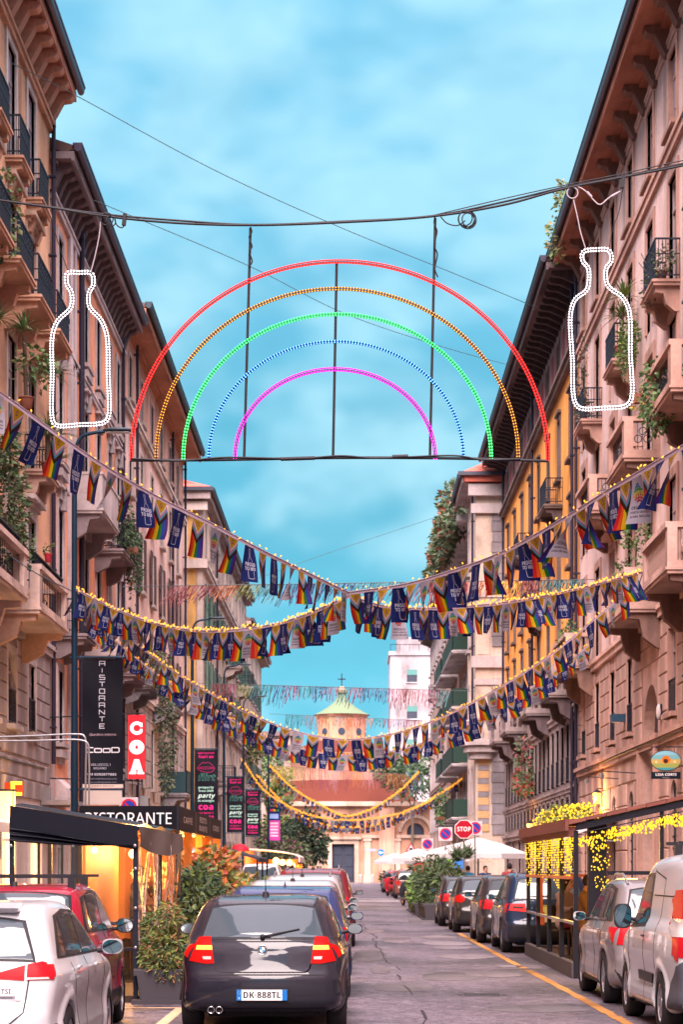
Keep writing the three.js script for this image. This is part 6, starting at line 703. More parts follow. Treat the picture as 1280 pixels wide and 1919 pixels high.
{
  const t = thing('rainbow_light', 'hanging rainbow of five coloured rope light arcs over the street', 'light decoration');
  const arc = (cx, a, top, base = 860) => Array.from({ length: 41 }, (_, i) => { const q = Math.PI * (1 - i / 40); return P25(cx + a * Math.cos(q), base - (base - top) * Math.sin(q) ** 0.98); });
  ropeLight('red_arc', arc(636.5, 391, 490, 863), [1, 0.012, 0.015], t, { kt: 0.1, base: 0.25, k: 0.26, dc: [1, 0.035, 0.03], dot: 0.0105, gap: 0.017 });
  ropeLight('orange_arc', arc(632, 340, 541, 861), [0.20, 0.055, 0.02], t, { kt: 0.02, k: 0.22, dc: [1, 0.42, 0.04], dot: 0.008 });
  ropeLight('green_arc', arc(632, 289, 589, 860), [0.01, 0.6, 0.06], t, { kt: 0.06, base: 0.25, k: 0.24, dc: [0.08, 1, 0.25] });
  ropeLight('blue_arc', arc(630, 239, 640, 860), [0.01, 0.10, 0.6], t, { kt: 0.04, base: 0.25, k: 0.26, dc: [0.16, 0.5, 1], dot: 0.009, gap: 0.011 });
  ropeLight('magenta_arc', arc(628, 188, 692, 860), [0.6, 0.004, 0.5], t, { kt: 0.1, base: 0.25, k: 0.22, dc: [1, 0.03, 0.75], dot: 0.0105, gap: 0.017 });
  for (const [x0, y0, x1] of [[469, 426, 457], [631, 490, 624], [816, 408, 806]]) mesh('upright', bar(P25(x0, y0, -0.02), P25(x1, 859, -0.02), 0.016, 8), blackTrim, t);
  mesh('base_bar', [tube([P25(243, 863), P25(400, 862), P25(630, 858), P25(850, 859), P25(1028, 864)], 0.018, 6, 40), tube([P25(245, 860, 0.02), P25(340, 864, 0.02), P25(420, 858, 0.02), P25(560, 860, 0.02), P25(640, 855, 0.02), P25(700, 859, 0.02), P25(860, 855, 0.02), P25(900, 862, 0.02), P25(975, 861, 0.02)], 0.011, 5, 60), bar(P25(526, 861, 0.02), P25(590, 859, 0.02), 0.024, 6), bar(P25(735, 857, 0.02), P25(765, 856, 0.02), 0.026, 6)], blackTrim, t);
  for (const [x0, y0, x1, y1, s] of [[469, 426, 470, 500, 1], [816, 404, 818, 520, -1]]) mesh('tie', tube(seq(0, 9, 1).map(i => P25(lerp(x0, x1, i / 8) + 3 * s * Math.sin(i * 2.1), lerp(y0, y1, i / 8), 0.01)), 0.009, 5, 40), blackTrim, t);
}
const bottle = (label, pts) => { const t = thing('bottle_light', label, 'light decoration'); ropeLight('outline', pts.map(p => P25(...p)), [1, 0.95, 1], t, { kt: 0.004, base: 0.22, k: 0.34, dot: 0.0108, gap: 0.017, step: 0.033 }); return t; };
bottle('white rope light bottle outline hanging on the left', [[148, 511], [128, 511], [124, 516], [125, 534], [133, 548], [133, 574], [127, 583], [108, 601], [98, 626], [97, 700], [98, 788], [104, 797], [150, 796], [194, 792], [202, 783], [202, 700], [199, 626], [188, 599], [170, 580], [166, 572], [166, 549], [174, 534], [173, 516], [168, 511], [148, 511]]);
bottle('white rope light bottle outline hanging on the right', [[1118, 468], [1098, 470], [1092, 475], [1093, 490], [1103, 503], [1103, 536], [1098, 546], [1079, 561], [1070, 588], [1073, 670], [1078, 754], [1088, 765], [1130, 765], [1172, 761], [1183, 750], [1182, 660], [1179, 580], [1166, 556], [1146, 542], [1138, 532], [1137, 503], [1146, 490], [1145, 474], [1138, 468], [1118, 468]]);
{
  const t = thing('span_wire', 'black twin cables slung across the street that carry the rainbow and bottles', 'cable'), main = [[-160, 350], [-30, 371], [95, 388], [190, 401], [330, 413], [470, 421], [640, 415], [815, 404], [950, 377], [1050, 353], [1165, 331], [1280, 307], [1420, 280]];
  mesh('cable', tube(main.map(p => P25(...p)), 0.012, 6, 80), blackTrim, t); mesh('cable', tube(main.map(([x, y], i) => P25(x, y + [0, 2, 3, 6, 8, 3, 4, 3, 9, 5, 4, 6, 0][i] * 0.8, 0.03)), 0.014, 6, 80), blackTrim, t); mesh('cable', tube(main.slice(7).map(([x, y], i) => P25(x, y - [0, 5, 3, 4, 5, 0][i], 0.02)), 0.007, 5, 50), blackTrim, t);
  mesh('coil', [0, 1, 2, 3].map(k => new THREE.TorusGeometry(0.085 + 0.012 * (k % 3), 0.008, 5, 24).rotateY(0.2 * k - 0.2).translate(...P25(872 + 2 * k, 411 + k, 0.03).toArray())).concat(tube([P25(826, 408, 0.03), P25(838, 420, 0.03), P25(858, 424, 0.03), P25(872, 415, 0.03)], 0.008, 5)), blackTrim, t);
  mesh('knot', [new THREE.TorusGeometry(0.075, 0.008, 5, 20).translate(...P25(200, 412, 0.03).toArray()), new THREE.TorusGeometry(0.06, 0.008, 5, 20).rotateY(0.5).translate(...P25(208, 416, 0.04).toArray()), tube([P25(213, 405, 0.03), P25(220, 425, 0.04), P25(230, 428, 0.03), P25(234, 405, 0.03)], 0.008, 5)], blackTrim, t);
  for (const [x, y] of [[233, 413], [1167, 343]]) mesh('junction_box', new THREE.BoxGeometry(0.045, 0.14, 0.05).rotateZ(-0.12).translate(...P25(x, y, 0.03).toArray()), blackTrim, t);
  const lead = plain(0.3, 0.27, 0.31, 0.6); mesh('white_lead', [tube([P25(189, 404, 0.02), P25(186, 440, 0.02), P25(178, 480, 0.02), P25(170, 511, 0.02)], 0.008, 5)], lead, t); mesh('white_lead', [tube([P25(1068, 352, 0.03), P25(1084, 352, 0.03), P25(1100, 362, 0.03), P25(1112, 376, 0.03), P25(1124, 385, 0.03), P25(1142, 372, 0.03), P25(1163, 360, 0.03)], 0.009, 5, 40), new THREE.TorusGeometry(0.066, 0.008, 5, 22).translate(...P25(1073, 363, 0.03).toArray()), tube([P25(1075, 375, 0.02), P25(1084, 415, 0.02), P25(1088, 435, 0.02), P25(1098, 468, 0.02)], 0.008, 5), bar(P25(1100, 361, 0.03), P25(1109, 371, 0.03), 0.016, 6), bar(P25(1145, 370, 0.03), P25(1158, 363, 0.03), 0.015, 6)], lead, t);
  mesh('thin_wire', [tube([P25(95, 389), P25(100, 425), P25(110, 460), P25(126, 507)], 0.005, 4), tube([P25(1168, 352), P25(1160, 400), P25(1150, 425), P25(1142, 468)], 0.005, 4)], blackTrim, t);
}
function wire(label, pts, r = 0.012) { tag(mesh('overhead_wire', tube(pts.map(p => at(...p)), r, 5, 40), plain(0.05, 0.075, 0.095, 0.5)), label, 'wire'); }
wire('long thin wire falling from the left eaves to the ochre house on the right', [[20, 118, 52], [140, 178, 56], [400, 318, 60], [640, 427, 64], [850, 512, 68], [1010, 578, 73]]); wire('second thin wire crossing behind the rainbow, below the first', [[175, 375, 60], [470, 500, 68], [640, 585, 74], [830, 650, 82], [985, 692, 92]]); wire('faint wire across the sky between the flags and the right roof terrace', [[425, 1105, 112], [590, 1045, 115], [820, 968, 120]], 0.014); wire('pale wire from the left stone balcony down to the first lamp post', [[-20, 1015, 46], [60, 1070, 44], [135, 1108, 41]], 0.012);
// ---------- flag garlands ----------
const flagTex = [
  canvasTex(192, 288, (x, w, h) => { x.fillStyle = '#16276f'; x.fillRect(0, 0, w, h); x.strokeStyle = '#e9e9f4'; x.lineWidth = 4; x.beginPath(); x.moveTo(78, 128); x.quadraticCurveTo(74, 108, 88, 92); x.lineTo(88, 40); x.lineTo(84, 36); x.lineTo(84, 24); x.lineTo(108, 24); x.lineTo(108, 36); x.lineTo(104, 40); x.lineTo(104, 92); x.quadraticCurveTo(122, 108, 122, 128); x.moveTo(66, 200); x.lineTo(66, 250); x.quadraticCurveTo(66, 262, 78, 262); x.lineTo(114, 262); x.quadraticCurveTo(126, 262, 126, 250); x.lineTo(126, 200); x.stroke(); ctr(x, 'PROUD', 96, 162, 'bold 42px sans-serif', '#f1f1fa', 0.86); ctr(x, 'TO MIX', 96, 196, 'bold 40px sans-serif', '#f1f1fa', 0.86); }),
  canvasTex(192, 288, (x, w, h) => { ['#c21418', '#e2560f', '#ecc512', '#1f7a2e', '#1c3f9c', '#4b1a72'].forEach((c, i) => { x.fillStyle = c; x.fillRect(i * 32, 0, 33, h); }); [['#141014', 190], ['#4a2c18', 172], ['#58a8c6', 152], ['#d9899f', 130], ['#e6e0e2', 112], ['#d8a90c', 96]].forEach(([c, d]) => { x.fillStyle = c; x.beginPath(); x.moveTo(96 - d * 1.05, 0); x.lineTo(96 + d * 1.05, 0); x.lineTo(96, d * 0.98); x.fill(); }); x.strokeStyle = '#6a2a80'; x.lineWidth = 6; x.beginPath(); x.arc(96, 34, 15, 0, 7); x.stroke(); }),
  canvasTex(192, 288, (x, w, h) => { x.fillStyle = '#bdb6c0'; x.fillRect(0, 0, w, h); const cs = ['#2a5fae', '#2f8aa0', '#2f9a4a', '#c9c22a', '#e08a1e', '#d2402a', '#a81f3a']; cs.forEach((c, i) => { x.fillStyle = c; const y0 = 40 + i * 17, k = Math.sin((i + 0.7) / 7.4 * Math.PI); x.beginPath(); x.moveTo(96 - 58 * k - 6, y0 + 10); x.quadraticCurveTo(96, y0 - 12, 96 + 58 * k + 6, y0 + 8); x.lineTo(96 + 58 * k + 4, y0 + 20); x.quadraticCurveTo(96, y0 + 2, 96 - 58 * k - 4, y0 + 22); x.fill(); }); x.strokeStyle = '#20202c'; x.lineWidth = 4; for (const px of [70, 96, 122]) { x.beginPath(); x.moveTo(px - 6, 52); x.quadraticCurveTo(px + 8, 100, px - 4, 150); x.stroke(); } ctr(x, 'ORGOGLIO', 96, 200, 'bold 28px sans-serif', '#1d1c28', 1.0); ctr(x, 'PORTA VENEZIA', 96, 226, 'bold 20px sans-serif', '#1d1c28', 1.0); ctr(x, 'pride MILANO', 96, 252, 'bold 22px sans-serif', '#1d1c28', 1.0); })];
const flagM = flagTex.map(t => new THREE.MeshPhysicalMaterial({ map: t, color: C(0.32, 0.31, 0.335), specularIntensity: 0.2, roughness: 0.7, transmission: 0.12, thickness: 0, side: THREE.DoubleSide }));
const bulbM = glow(1, 0.40, 0.04, 0.2, 0.4), bulbFar = glow(1, 0.36, 0.035, 0.13, 0.4), tapeM = plain(0.30, 0.235, 0.30, 0.6);
function flagGeo(A, B, h, r, q) {
  const nx = 5, ny = 7, P = [], U = [], I = [], e = B.clone().sub(A), perp = V(e.y, -e.x, 0).normalize(); if (perp.y > 0) perp.negate(); const down = V(0, -1, 0).lerp(perp, q.perp ?? 0.35).normalize(); const tw = (r() - 0.5) * (q.twist ?? 1.4) * 0.9 + (q.bias || 0), sw = (r() - 0.5) * 0.5 + (q.wind || 0), sz = (r() - 0.5) * 0.5, cl = r() < (q.curl ?? 0.62) ? (0.7 + r() * 1.6) * (r() < 0.5 ? -1 : 1) : (r() - 0.5) * 0.8, ph = r() * 6;
  const r0 = r(), mid = A.clone().lerp(B, 0.5), dir = e.clone(), hz = Math.hypot(dir.x, dir.z);
  for (let j = 0; j <= ny; j++) for (let i = 0; i <= nx; i++) { const v = j / ny, u = i / nx - 0.5, th = tw * v * v * 0.9, fold = cl * v * Math.max(0, u + 0.5); const c = Math.cos(th), s = Math.sin(th); let dx = dir.x * c - dir.z * s, dz = dir.x * s + dir.z * c; const nrm = V(-dz, 0, dx).multiplyScalar(1 / hz), k = Math.cos(fold * 0.8); const p = mid.clone().add(V(dx * u * k, dir.y * u * (1 - 0.55 * v), dz * u * k)).addScaledVector(down, h * v * (0.96 + 0.1 * r0)).addScaledVector(nrm, 0.035 * h * Math.sin(u * 5 + ph + v * 3) * v + fold * 0.12 * h * 2).add(V(sw * h * v * v * 0.6, 0, sz * h * v * v * 0.6)); P.push(p.x, p.y, p.z); U.push(u + 0.5, 1 - v); }
  const w = nx + 1; for (let j = 0; j < ny; j++) for (let i = 0; i < nx; i++) { const k = j * w + i; I.push(k, k + w, k + 1, k + 1, k + w, k + w + 1); }
  const g = new THREE.BufferGeometry(); g.setAttribute('position', new THREE.Float32BufferAttribute(P, 3)); g.setAttribute('uv', new THREE.Float32BufferAttribute(U, 2)); g.setIndex(I); g.computeVertexNormals(); return g;
}
function garland(label, segs, q) {
  const t = thing('flag_garland', label, 'bunting', [0, 0, 0], q.group), r = rng(q.seed), bulbs = []; let kind = 0;
  for (const [si, [px, n]] of segs.entries()) {
    const c = new THREE.CatmullRomCurve3(px.map(p => at(...p)), false, 'centripetal'), len = c.getLength(), N = c.getSpacedPoints(200);
    const tp = []; { const P = [], I = []; N.forEach((p, i) => { P.push(p.x, p.y + 0.012, p.z, p.x, p.y - (q.tape ?? 0.028), p.z); if (i) { const k = 2 * i; I.push(k - 2, k - 1, k, k, k - 1, k + 1); } }); const g = new THREE.BufferGeometry(); g.setAttribute('position', new THREE.Float32BufferAttribute(P, 3)); g.setIndex(I); g.computeVertexNormals(); tp.push(g); } tp.push(new THREE.TubeGeometry(c, 120, 0.008, 5).translate(0, 0.02, 0.004)); mesh('tape', tp, tapeM, t);
    const fw = q.w?.[si] ?? 0.3, seqk = [0, 1, 2, 1, 0, 1];
    for (let i = 0; i < n; i++) { const u0 = (i + 0.5) / n - fw / len / 2, u1 = u0 + fw / len; if (u0 < 0 || u1 > 1) continue; const A = c.getPointAt(clamp(u0)), B = c.getPointAt(clamp(u1)); A.y -= 0.02; B.y -= 0.02; mesh('flag', flagGeo(A, B, (q.h ?? 0.47) * (0.96 + 0.08 * r()), r, q), flagM[seqk[kind++ % 6]], t, null, true); }
    const nb = Math.round(len * (q.bulbs ?? 9)), s = q.bs ?? 0.014; for (let i = 0; i < nb; i++) { const p = c.getPointAt((i + r() * 0.7) / nb); const g = new THREE.OctahedronGeometry(s, 0).scale(1, 2.2, 1).rotateZ((r() - 0.5) * 2.2).rotateX((r() - 0.5)).translate(p.x + (r() - 0.5) * 0.03, p.y + (q.bdrop ?? 0.03) + (r() - 0.35) * 0.07, p.z + (r() - 0.5) * 0.05); bulbs.push(g); }
  }
  stuff(mesh('light_bulbs', bulbs, q.far ? bulbFar : bulbM, t));
}
const gg = 'flag garlands slung across the street';
garland('nearest flag garland, a wide V of large flags with its lowest point mid street', [[[[-90, 680, 22], [0, 738, 23], [150, 845, 24.4], [280, 925, 26], [400, 985, 27.2], [485, 1030, 28.2], [570, 1072, 30], [653, 1112, 32]], 27], [[[653, 1112, 32], [760, 1096, 30.5], [860, 1067, 29], [940, 1037, 27.5], [1050, 977, 25.5], [1150, 915, 23.5], [1230, 868, 22], [1290, 832, 21], [1380, 778, 20]], 30]], { seed: 51, group: gg, bulbs: 5, bs: 0.0105, perp: 0.5, twist: 1.1, curl: 0.5, w: [0.235, 0.31] });
garland('second flag garland, from the first lamp post to the balustraded balcony', [[[[138, 1103, 41], [200, 1135, 40], [270, 1163, 39], [350, 1181, 37.5], [430, 1182, 36], [520, 1170, 35], [600, 1142, 33.5], [653, 1118, 32.5]], 42], [[[653, 1118, 32.5], [720, 1137, 33.5], [800, 1141, 34.5], [880, 1137, 35.5], [960, 1128, 36.5], [1040, 1114, 38], [1120, 1095, 39.5], [1202, 1073, 41.5]], 40]], { seed: 52, group: gg, bulbs: 13, bs: 0.0165, perp: 0.2, twist: 1.5 });
garland('third flag garland, a long deep curve from the first lamp post to the right balconies', [[[[138, 1104, 41.2], [190, 1150, 43], [250, 1202, 45], [330, 1262, 48], [400, 1303, 50], [480, 1344, 52], [560, 1373, 53], [640, 1386, 53], [720, 1379, 52], [800, 1356, 50.5], [880, 1320, 49], [960, 1275, 47.5], [1040, 1222, 46], [1110, 1165, 45], [1180, 1105, 44]], 64]], { seed: 53, group: gg, bulbs: 8, bs: 0.017, perp: 0.3, twist: 0.9 });
garland('fourth flag garland, hanging just below the third one', [[[[170, 1160, 60], [230, 1213, 61], [300, 1268, 62], [380, 1318, 63], [450, 1358, 64], [520, 1390, 65], [600, 1411, 65.5], [660, 1416, 65.5], [740, 1407, 65], [810, 1386, 64], [880, 1356, 63], [950, 1318, 62], [1020, 1272, 61], [1110, 1205, 60]], 64]], { seed: 54, group: gg, bulbs: 8, bs: 0.021, perp: 0.3, twist: 1.1, far: 1 });
garland('fifth flag garland, low and wide far down the street', [[[[452, 1424, 134], [500, 1487, 138], [560, 1521, 140], [610, 1535, 141], [655, 1538, 141], [720, 1532, 140], [790, 1510, 138], [855, 1469, 136], [890, 1446, 135]], 44]], { seed: 55, group: gg, bulbs: 9, bs: 0.055, far: 1 });
garland('sixth flag garland, a narrow deep V in front of the church', [[[[505, 1436, 176], [551, 1480, 178], [606, 1512, 179], [647, 1530, 180], [692, 1519, 179], [744, 1487, 178], [785, 1448, 176]], 40]], { seed: 56, group: gg, bulbs: 9, bs: 0.07, far: 1 });
garland('seventh flag garland, lowest of all before the church door', [[[[480, 1452, 157], [530, 1505, 158], [580, 1537, 159], [641, 1551, 160], [705, 1546, 159], [765, 1522, 158], [830, 1485, 157]], 40]], { seed: 57, group: gg, bulbs: 8, bs: 0.06, far: 1 });
// ---------- tinsel fringes ----------
function fringe(label, a, b, len, cols, seed, n, wind = 0) {
  const t = thing('fringe_garland', label, 'streamer', [0, 0, 0], 'coloured fringe garlands across the street'), A = at(...a), B = at(...b), r = rng(seed), P = [], K = [], sg = 4;
  mesh('cord', bar(A.clone().lerp(B, -0.12), B.clone().lerp(A, -0.1), 0.012, 5), plain(0.08, 0.09, 0.1, 0.6), t);
  for (let i = 0; i < n; i++) { const u = i / n, c = cols[Math.min(cols.length - 1, Math.floor((u + (r() - 0.5) * 0.03) * cols.length))] || cols[0], L = len * (0.55 + 0.6 * r()) * (0.7 + 0.5 * vnoise(u * 14, seed, 1)); let p = A.clone().lerp(B, u + (r() - 0.5) * 0.004); const w = 0.008 + 0.010 * r(); let dx = (r() - 0.5) * 0.5 + wind * vnoise(u * 9, 3, seed), prev = [p.clone().add(V(-w, 0, 0)), p.clone().add(V(w, 0, 0))]; for (let k = 1; k <= sg; k++) { dx += (r() - 0.5) * 0.5; p = p.clone().add(V(dx * L / sg * 0.6, -L / sg, (r() - 0.5) * 0.1)); const cur = [p.clone().add(V(-w, 0, 0)), p.clone().add(V(w, 0, 0))]; for (const v of [prev[0], prev[1], cur[1], prev[0], cur[1], cur[0]]) { P.push(v.x, v.y, v.z); const f = 0.7 + 0.6 * r() * 0.5; K.push(c[0] * f * 0.75, c[1] * f * 0.75, c[2] * f * 0.75); } prev = cur; } }
  const g = new THREE.BufferGeometry(); g.setAttribute('position', new THREE.Float32BufferAttribute(P, 3)); g.setAttribute('color', new THREE.Float32BufferAttribute(K, 3)); g.computeVertexNormals(); stuff(mesh('streamers', g, new THREE.MeshStandardMaterial({ vertexColors: true, roughness: 0.6, side: THREE.DoubleSide }), t, null, true));
}
const rd = [0.20, 0.02, 0.03], og = [0.38, 0.10, 0.015], ol = [0.14, 0.17, 0.04], te = [0.02, 0.13, 0.15], bl = [0.02, 0.05, 0.16], mg = [0.22, 0.03, 0.10], yl = [0.6, 0.36, 0.03], pk = [0.36, 0.16, 0.2];
fringe('nearest coloured fringe, red to teal, strung behind the second flag garland', [322, 1098, 60], [1098, 1086, 60], 0.52, [rd, rd, og, ol, te, bl, bl, bl, te, te, bl, rd, rd, og, yl, rd, te, te], 61, 380, -1.3);
fringe('second coloured fringe crossing in front of the church cross', [398, 1281, 85], [846, 1294, 85], 0.72, [rd, mg, ol, te, te, bl, mg, te, bl, mg, te, mg, bl, bl, mg, rd, pk, mg, te], 62, 250, -0.4);
fringe('third coloured fringe across the church lantern tower', [535, 1339, 140], [792, 1350, 140], 0.9, [te, te, rd, og, ol, te, og, rd, og, te, mg, bl, mg, rd], 63, 180, -0.3);
fringe('fourth coloured fringe of warm colours above the church roof', [505, 1434, 190], [790, 1453, 190], 1.9, [yl, yl, ol, rd, mg, pk, rd, og, pk, rd, og, og, te], 64, 260);
// ---------- people ----------
function person(label, pos, turn, pose, K, o = {}) {
  const k = o.size ?? 1, S = pose === 'sit', st = pose === 'walk' ? 0.16 : 0.0;
  const J = S ? { head: [0, 1.24, 0.08], neck: [0, 1.08, 0.03], chest: [0, 0.86, 0], waist: [0, 0.66, 0], hip: [0, 0.53, 0] } : { head: [0, 1.6, 0.02], neck: [0, 1.44, 0], chest: [0, 1.22, 0], waist: [0, 1.04, 0.0], hip: [0, 0.93, 0] };
  const sy = S ? 1.0 : 1.38, B = [];
  const cap = (a, b, ra, rb, c) => B.push([V(...a), V(...b), ra, rb, c]);
  cap(J.head, J.neck, 0.062, 0.055, 'skin'); cap(J.neck, J.chest, 0.06, 0.125, 'top'); cap([-0.16, sy, 0], [0.16, sy, 0], 0.075, 0.075, 'top'); cap([-0.06, J.chest[1], 0], [-0.05, J.waist[1], 0], 0.115, 0.11, 'top'); cap([0.06, J.chest[1], 0], [0.05, J.waist[1], 0], 0.115, 0.11, 'top'); cap([-0.06, J.waist[1], 0], [-0.08, J.hip[1], 0], 0.11, 0.12, S ? 'top' : 'leg'); cap([0.06, J.waist[1], 0], [0.08, J.hip[1], 0], 0.11, 0.12, S ? 'top' : 'leg');
  const hands = []; for (const s of [-1, 1]) {
    const kn = S ? [s * 0.13, 0.52, 0.42] : [s * 0.1, 0.5, 0.03 + s * st], an = S ? [s * 0.13, 0.1, 0.38] : [s * 0.1, 0.09, -0.03 + s * st * 1.7], hp = [s * 0.09, J.hip[1] - 0.02, 0]; cap(hp, kn, 0.088, 0.062, 'leg'); cap(kn, an, 0.06, 0.042, 'leg'); cap([an[0], 0.045, an[2] - 0.03], [an[0] + s * 0.02, 0.035, an[2] + 0.15], 0.045, 0.035, 'shoe');
    const el = S ? [s * 0.25, 0.76, 0.1] : [s * 0.25, 1.11, -0.03 - s * st * 0.5], wr = S ? [s * 0.13, 0.82, 0.34] : [s * 0.24, 0.87, 0.06 - s * st * 0.8]; cap([s * 0.19, sy, 0], el, 0.058, 0.045, 'top'); cap(el, wr, 0.043, 0.03, o.short ? 'skin' : 'top'); hands.push([V(...wr), V(wr[0] - el[0], wr[1] - el[1], wr[2] - el[2]).normalize(), s]);
  }
  const dist = (p, [a, b, ra, rb]) => { const e = b.clone().sub(a), t = clamp(p.clone().sub(a).dot(e) / e.lengthSq()); return p.distanceTo(a.clone().addScaledVector(e, t)) - lerp(ra, rb, t); };
  const pv = V(0, 0, 0), fB = (x, y, z) => { pv.set(x, y, z); let d = 9; for (const b of B) d = smin(d, dist(pv, b), 0.06); return d; };
  const colB = (x, y, z) => { pv.set(x, y, z); let m = 9, c = 'top'; for (const b of B) { const d = dist(pv, b); if (d < m) { m = d; c = b[4]; } } return K[c]; };
  const [hx, hy, hz] = J.head, hd = V(hx, hy, hz);
  const fH = (x, y, z) => { x -= hx; y -= hy; z -= hz; let d = (Math.hypot(x / 0.076, (y - 0.02) / 0.1, (z + 0.005) / 0.095) - 1) * 0.08; d = smin(d, (Math.hypot(x / 0.056, (y + 0.065) / 0.06, (z - 0.03) / 0.062) - 1) * 0.056, 0.03); d = smin(d, Math.hypot(x / 0.6, (y + 0.012), z - 0.098) - 0.016, 0.018); for (const s of [-1, 1]) { d = smin(d, Math.hypot((x - s * 0.08) * 1.8, y, z + 0.005) - 0.024, 0.012); d = smax(d, -(Math.hypot(x - s * 0.03, y - 0.012, z - 0.1) - 0.017), 0.012); } return d; };
  const colH = (x, y, z) => { x -= hx; y -= hy; z -= hz; if (z > 0.06) { if (Math.hypot(Math.abs(x) - 0.03, y - 0.012) < 0.012) return [0.02, 0.015, 0.015]; if (Math.abs(y + 0.062) < 0.007 && Math.abs(x) < 0.025) return [0.25, 0.05, 0.05]; } if (o.beard && y < -0.035 && z > -0.03) return K.hair; return K.skin; };
  const fHand = (w, d, s) => { const side = V(s, 0, 0.0).cross(d).normalize(), ac = side.clone().cross(d).normalize(), L = []; const pt = (f, a, u) => w.clone().addScaledVector(d, f).addScaledVector(ac, a).addScaledVector(side, u); L.push([pt(0, 0, 0), pt(0.08, 0, 0), 0.028, 0.032]); [[-0.03, 0.065], [-0.01, 0.078], [0.01, 0.072], [0.03, 0.056]].forEach(([a, l]) => { L.push([pt(0.08, a, 0), pt(0.08 + l * 0.55, a * 1.1, 0.006), 0.0095, 0.009], [pt(0.08 + l * 0.55, a * 1.1, 0.006), pt(0.08 + l * 0.9, a * 1.1, 0.028), 0.009, 0.0075]); }); L.push([pt(0.02, 0.03, 0), pt(0.055, 0.058, 0.015), 0.012, 0.0095], [pt(0.055, 0.058, 0.015), pt(0.085, 0.062, 0.03), 0.0095, 0.008]); return (x, y, z) => { pv.set(x, y, z); let q = 9; for (const b of L) q = smin(q, dist(pv, b), 0.008); return q; }; };
  const cell = o.cell ?? 0.03, geos = [surfaceNet(fB, [-0.42, -0.06, -0.35], [0.42, J.head[1] + 0.02, 0.75], cell, colB), surfaceNet(fH, [hx - 0.13, hy - 0.17, hz - 0.14], [hx + 0.13, hy + 0.16, hz + 0.15], o.cell ? 0.012 : 0.02, colH)];
  if (o.cell && o.cell < 0.03) for (const [w, d, s] of hands) geos.push(surfaceNet(fHand(w, d, s), [w.x - 0.13, w.y - 0.13, w.z - 0.13], [w.x + 0.13, w.y + 0.13, w.z + 0.2], 0.007, () => K.skin));
  else for (const [w, d, s] of hands) geos.push(surfaceNet(fHand(w, d, s), [w.x - 0.13, w.y - 0.19, w.z - 0.13], [w.x + 0.13, w.y + 0.13, w.z + 0.2], 0.01, () => K.skin));
  const t = thing('person', label, 'person', pos, null, turn); t.scale.setScalar(k);
  mesh('body', merge(geos), new THREE.MeshStandardMaterial({ vertexColors: true, roughness: 0.8 }), t, null, true);
  const lg = o.longHair ? 0.09 : 0; mesh('hair', surfaceNet((x, y, z) => { const X = x - hx, Y = y - hy, Z = z - hz; let d = (Math.hypot(X / 0.088, (Y - 0.025) / 0.108, (Z + 0.015) / 0.104) - 1) * 0.09; d = smax(d, -(Math.hypot(X / 0.09, (Y + 0.035) / 0.085, (Z - 0.1) / 0.085) - 1) * 0.08, 0.02); d = smax(d, -(Y + 0.06 + lg * 2) + (Z > 0.0 ? Z * 0.9 : 0), 0.02); if (lg) d = smin(d, (Math.hypot(X / 0.09, (Y + 0.1) / 0.16, (Z + 0.06) / 0.06) - 1) * 0.06, 0.03); return d + 0.006 * (vnoise(x * 60, y * 30, z * 60) - 0.5); }, [hx - 0.14, hy - 0.34, hz - 0.2], [hx + 0.14, hy + 0.18, hz + 0.14], 0.016), plain(...K.hair, 0.85), t, null, true); return t;
}
const skin = [0.42, 0.22, 0.15], skin2 = [0.5, 0.28, 0.2], black = [0.015, 0.014, 0.018];
// ---------- wooden furniture ----------
const woodM = plain(0.22, 0.075, 0.03, 0.6), darkWood = plain(0.05, 0.03, 0.025, 0.7);
function table(label, x, y, z, w = 0.7, d = 0.7) { const t = thing('dining_table', label, 'table', [x, y, z]); mesh('table_top', box(-w / 2, w / 2, 0.72, 0.75, -d / 2, d / 2), woodM, t); for (const a of [-1, 1]) for (const b of [-1, 1]) mesh('leg', box(a * (w / 2 - 0.06) - 0.02, a * (w / 2 - 0.06) + 0.02, 0, 0.72, b * (d / 2 - 0.06) - 0.02, b * (d / 2 - 0.06) + 0.02), iron, t); }
function chair(label, x, y, z, turn) { const t = thing('dining_chair', label, 'chair', [x, y, z], null, turn); mesh('seat', box(-0.21, 0.21, 0.42, 0.455, -0.2, 0.22), darkWood, t); mesh('backrest', [box(-0.2, 0.2, 0.66, 0.88, -0.225, -0.2), box(-0.2, -0.16, 0.455, 0.66, -0.22, -0.19), box(0.16, 0.2, 0.455, 0.66, -0.22, -0.19)], darkWood, t); for (const a of [-1, 1]) for (const b of [-1, 1]) mesh('leg', box(a * 0.18 - 0.018, a * 0.18 + 0.018, 0, 0.42, b * 0.18 - 0.018, b * 0.18 + 0.018), darkWood, t); }
function bulbLamp(label, x, y, z, k, dist, col = [1, 0.48, 0.14], r = 0.07) { const t = thing('pendant_lamp', label, 'lamp', [x, y, z]); mesh('bulb', new THREE.SphereGeometry(r, 14, 10), glow(...col, 0.9, 0.5), t); mesh('cord', bar(V(0, r, 0), V(0, 0.35, 0), 0.008, 5), iron, t); const l = new THREE.PointLight(C(...col), k, 0, 2); l.position.set(0, 0, 0); l.castShadow = true; l.shadow.radius = 3; t.add(l); l.name = 'lamp_light'; return t; }
const clearM = (bump = 0, rough = 0.05) => new THREE.MeshPhysicalMaterial({ color: C(0.93, 0.92, 0.93), roughness: rough, transmission: 1, thickness: 0, ior: 1.45, ...(bump ? { bumpMap: roughTex, bumpScale: bump } : {}) });

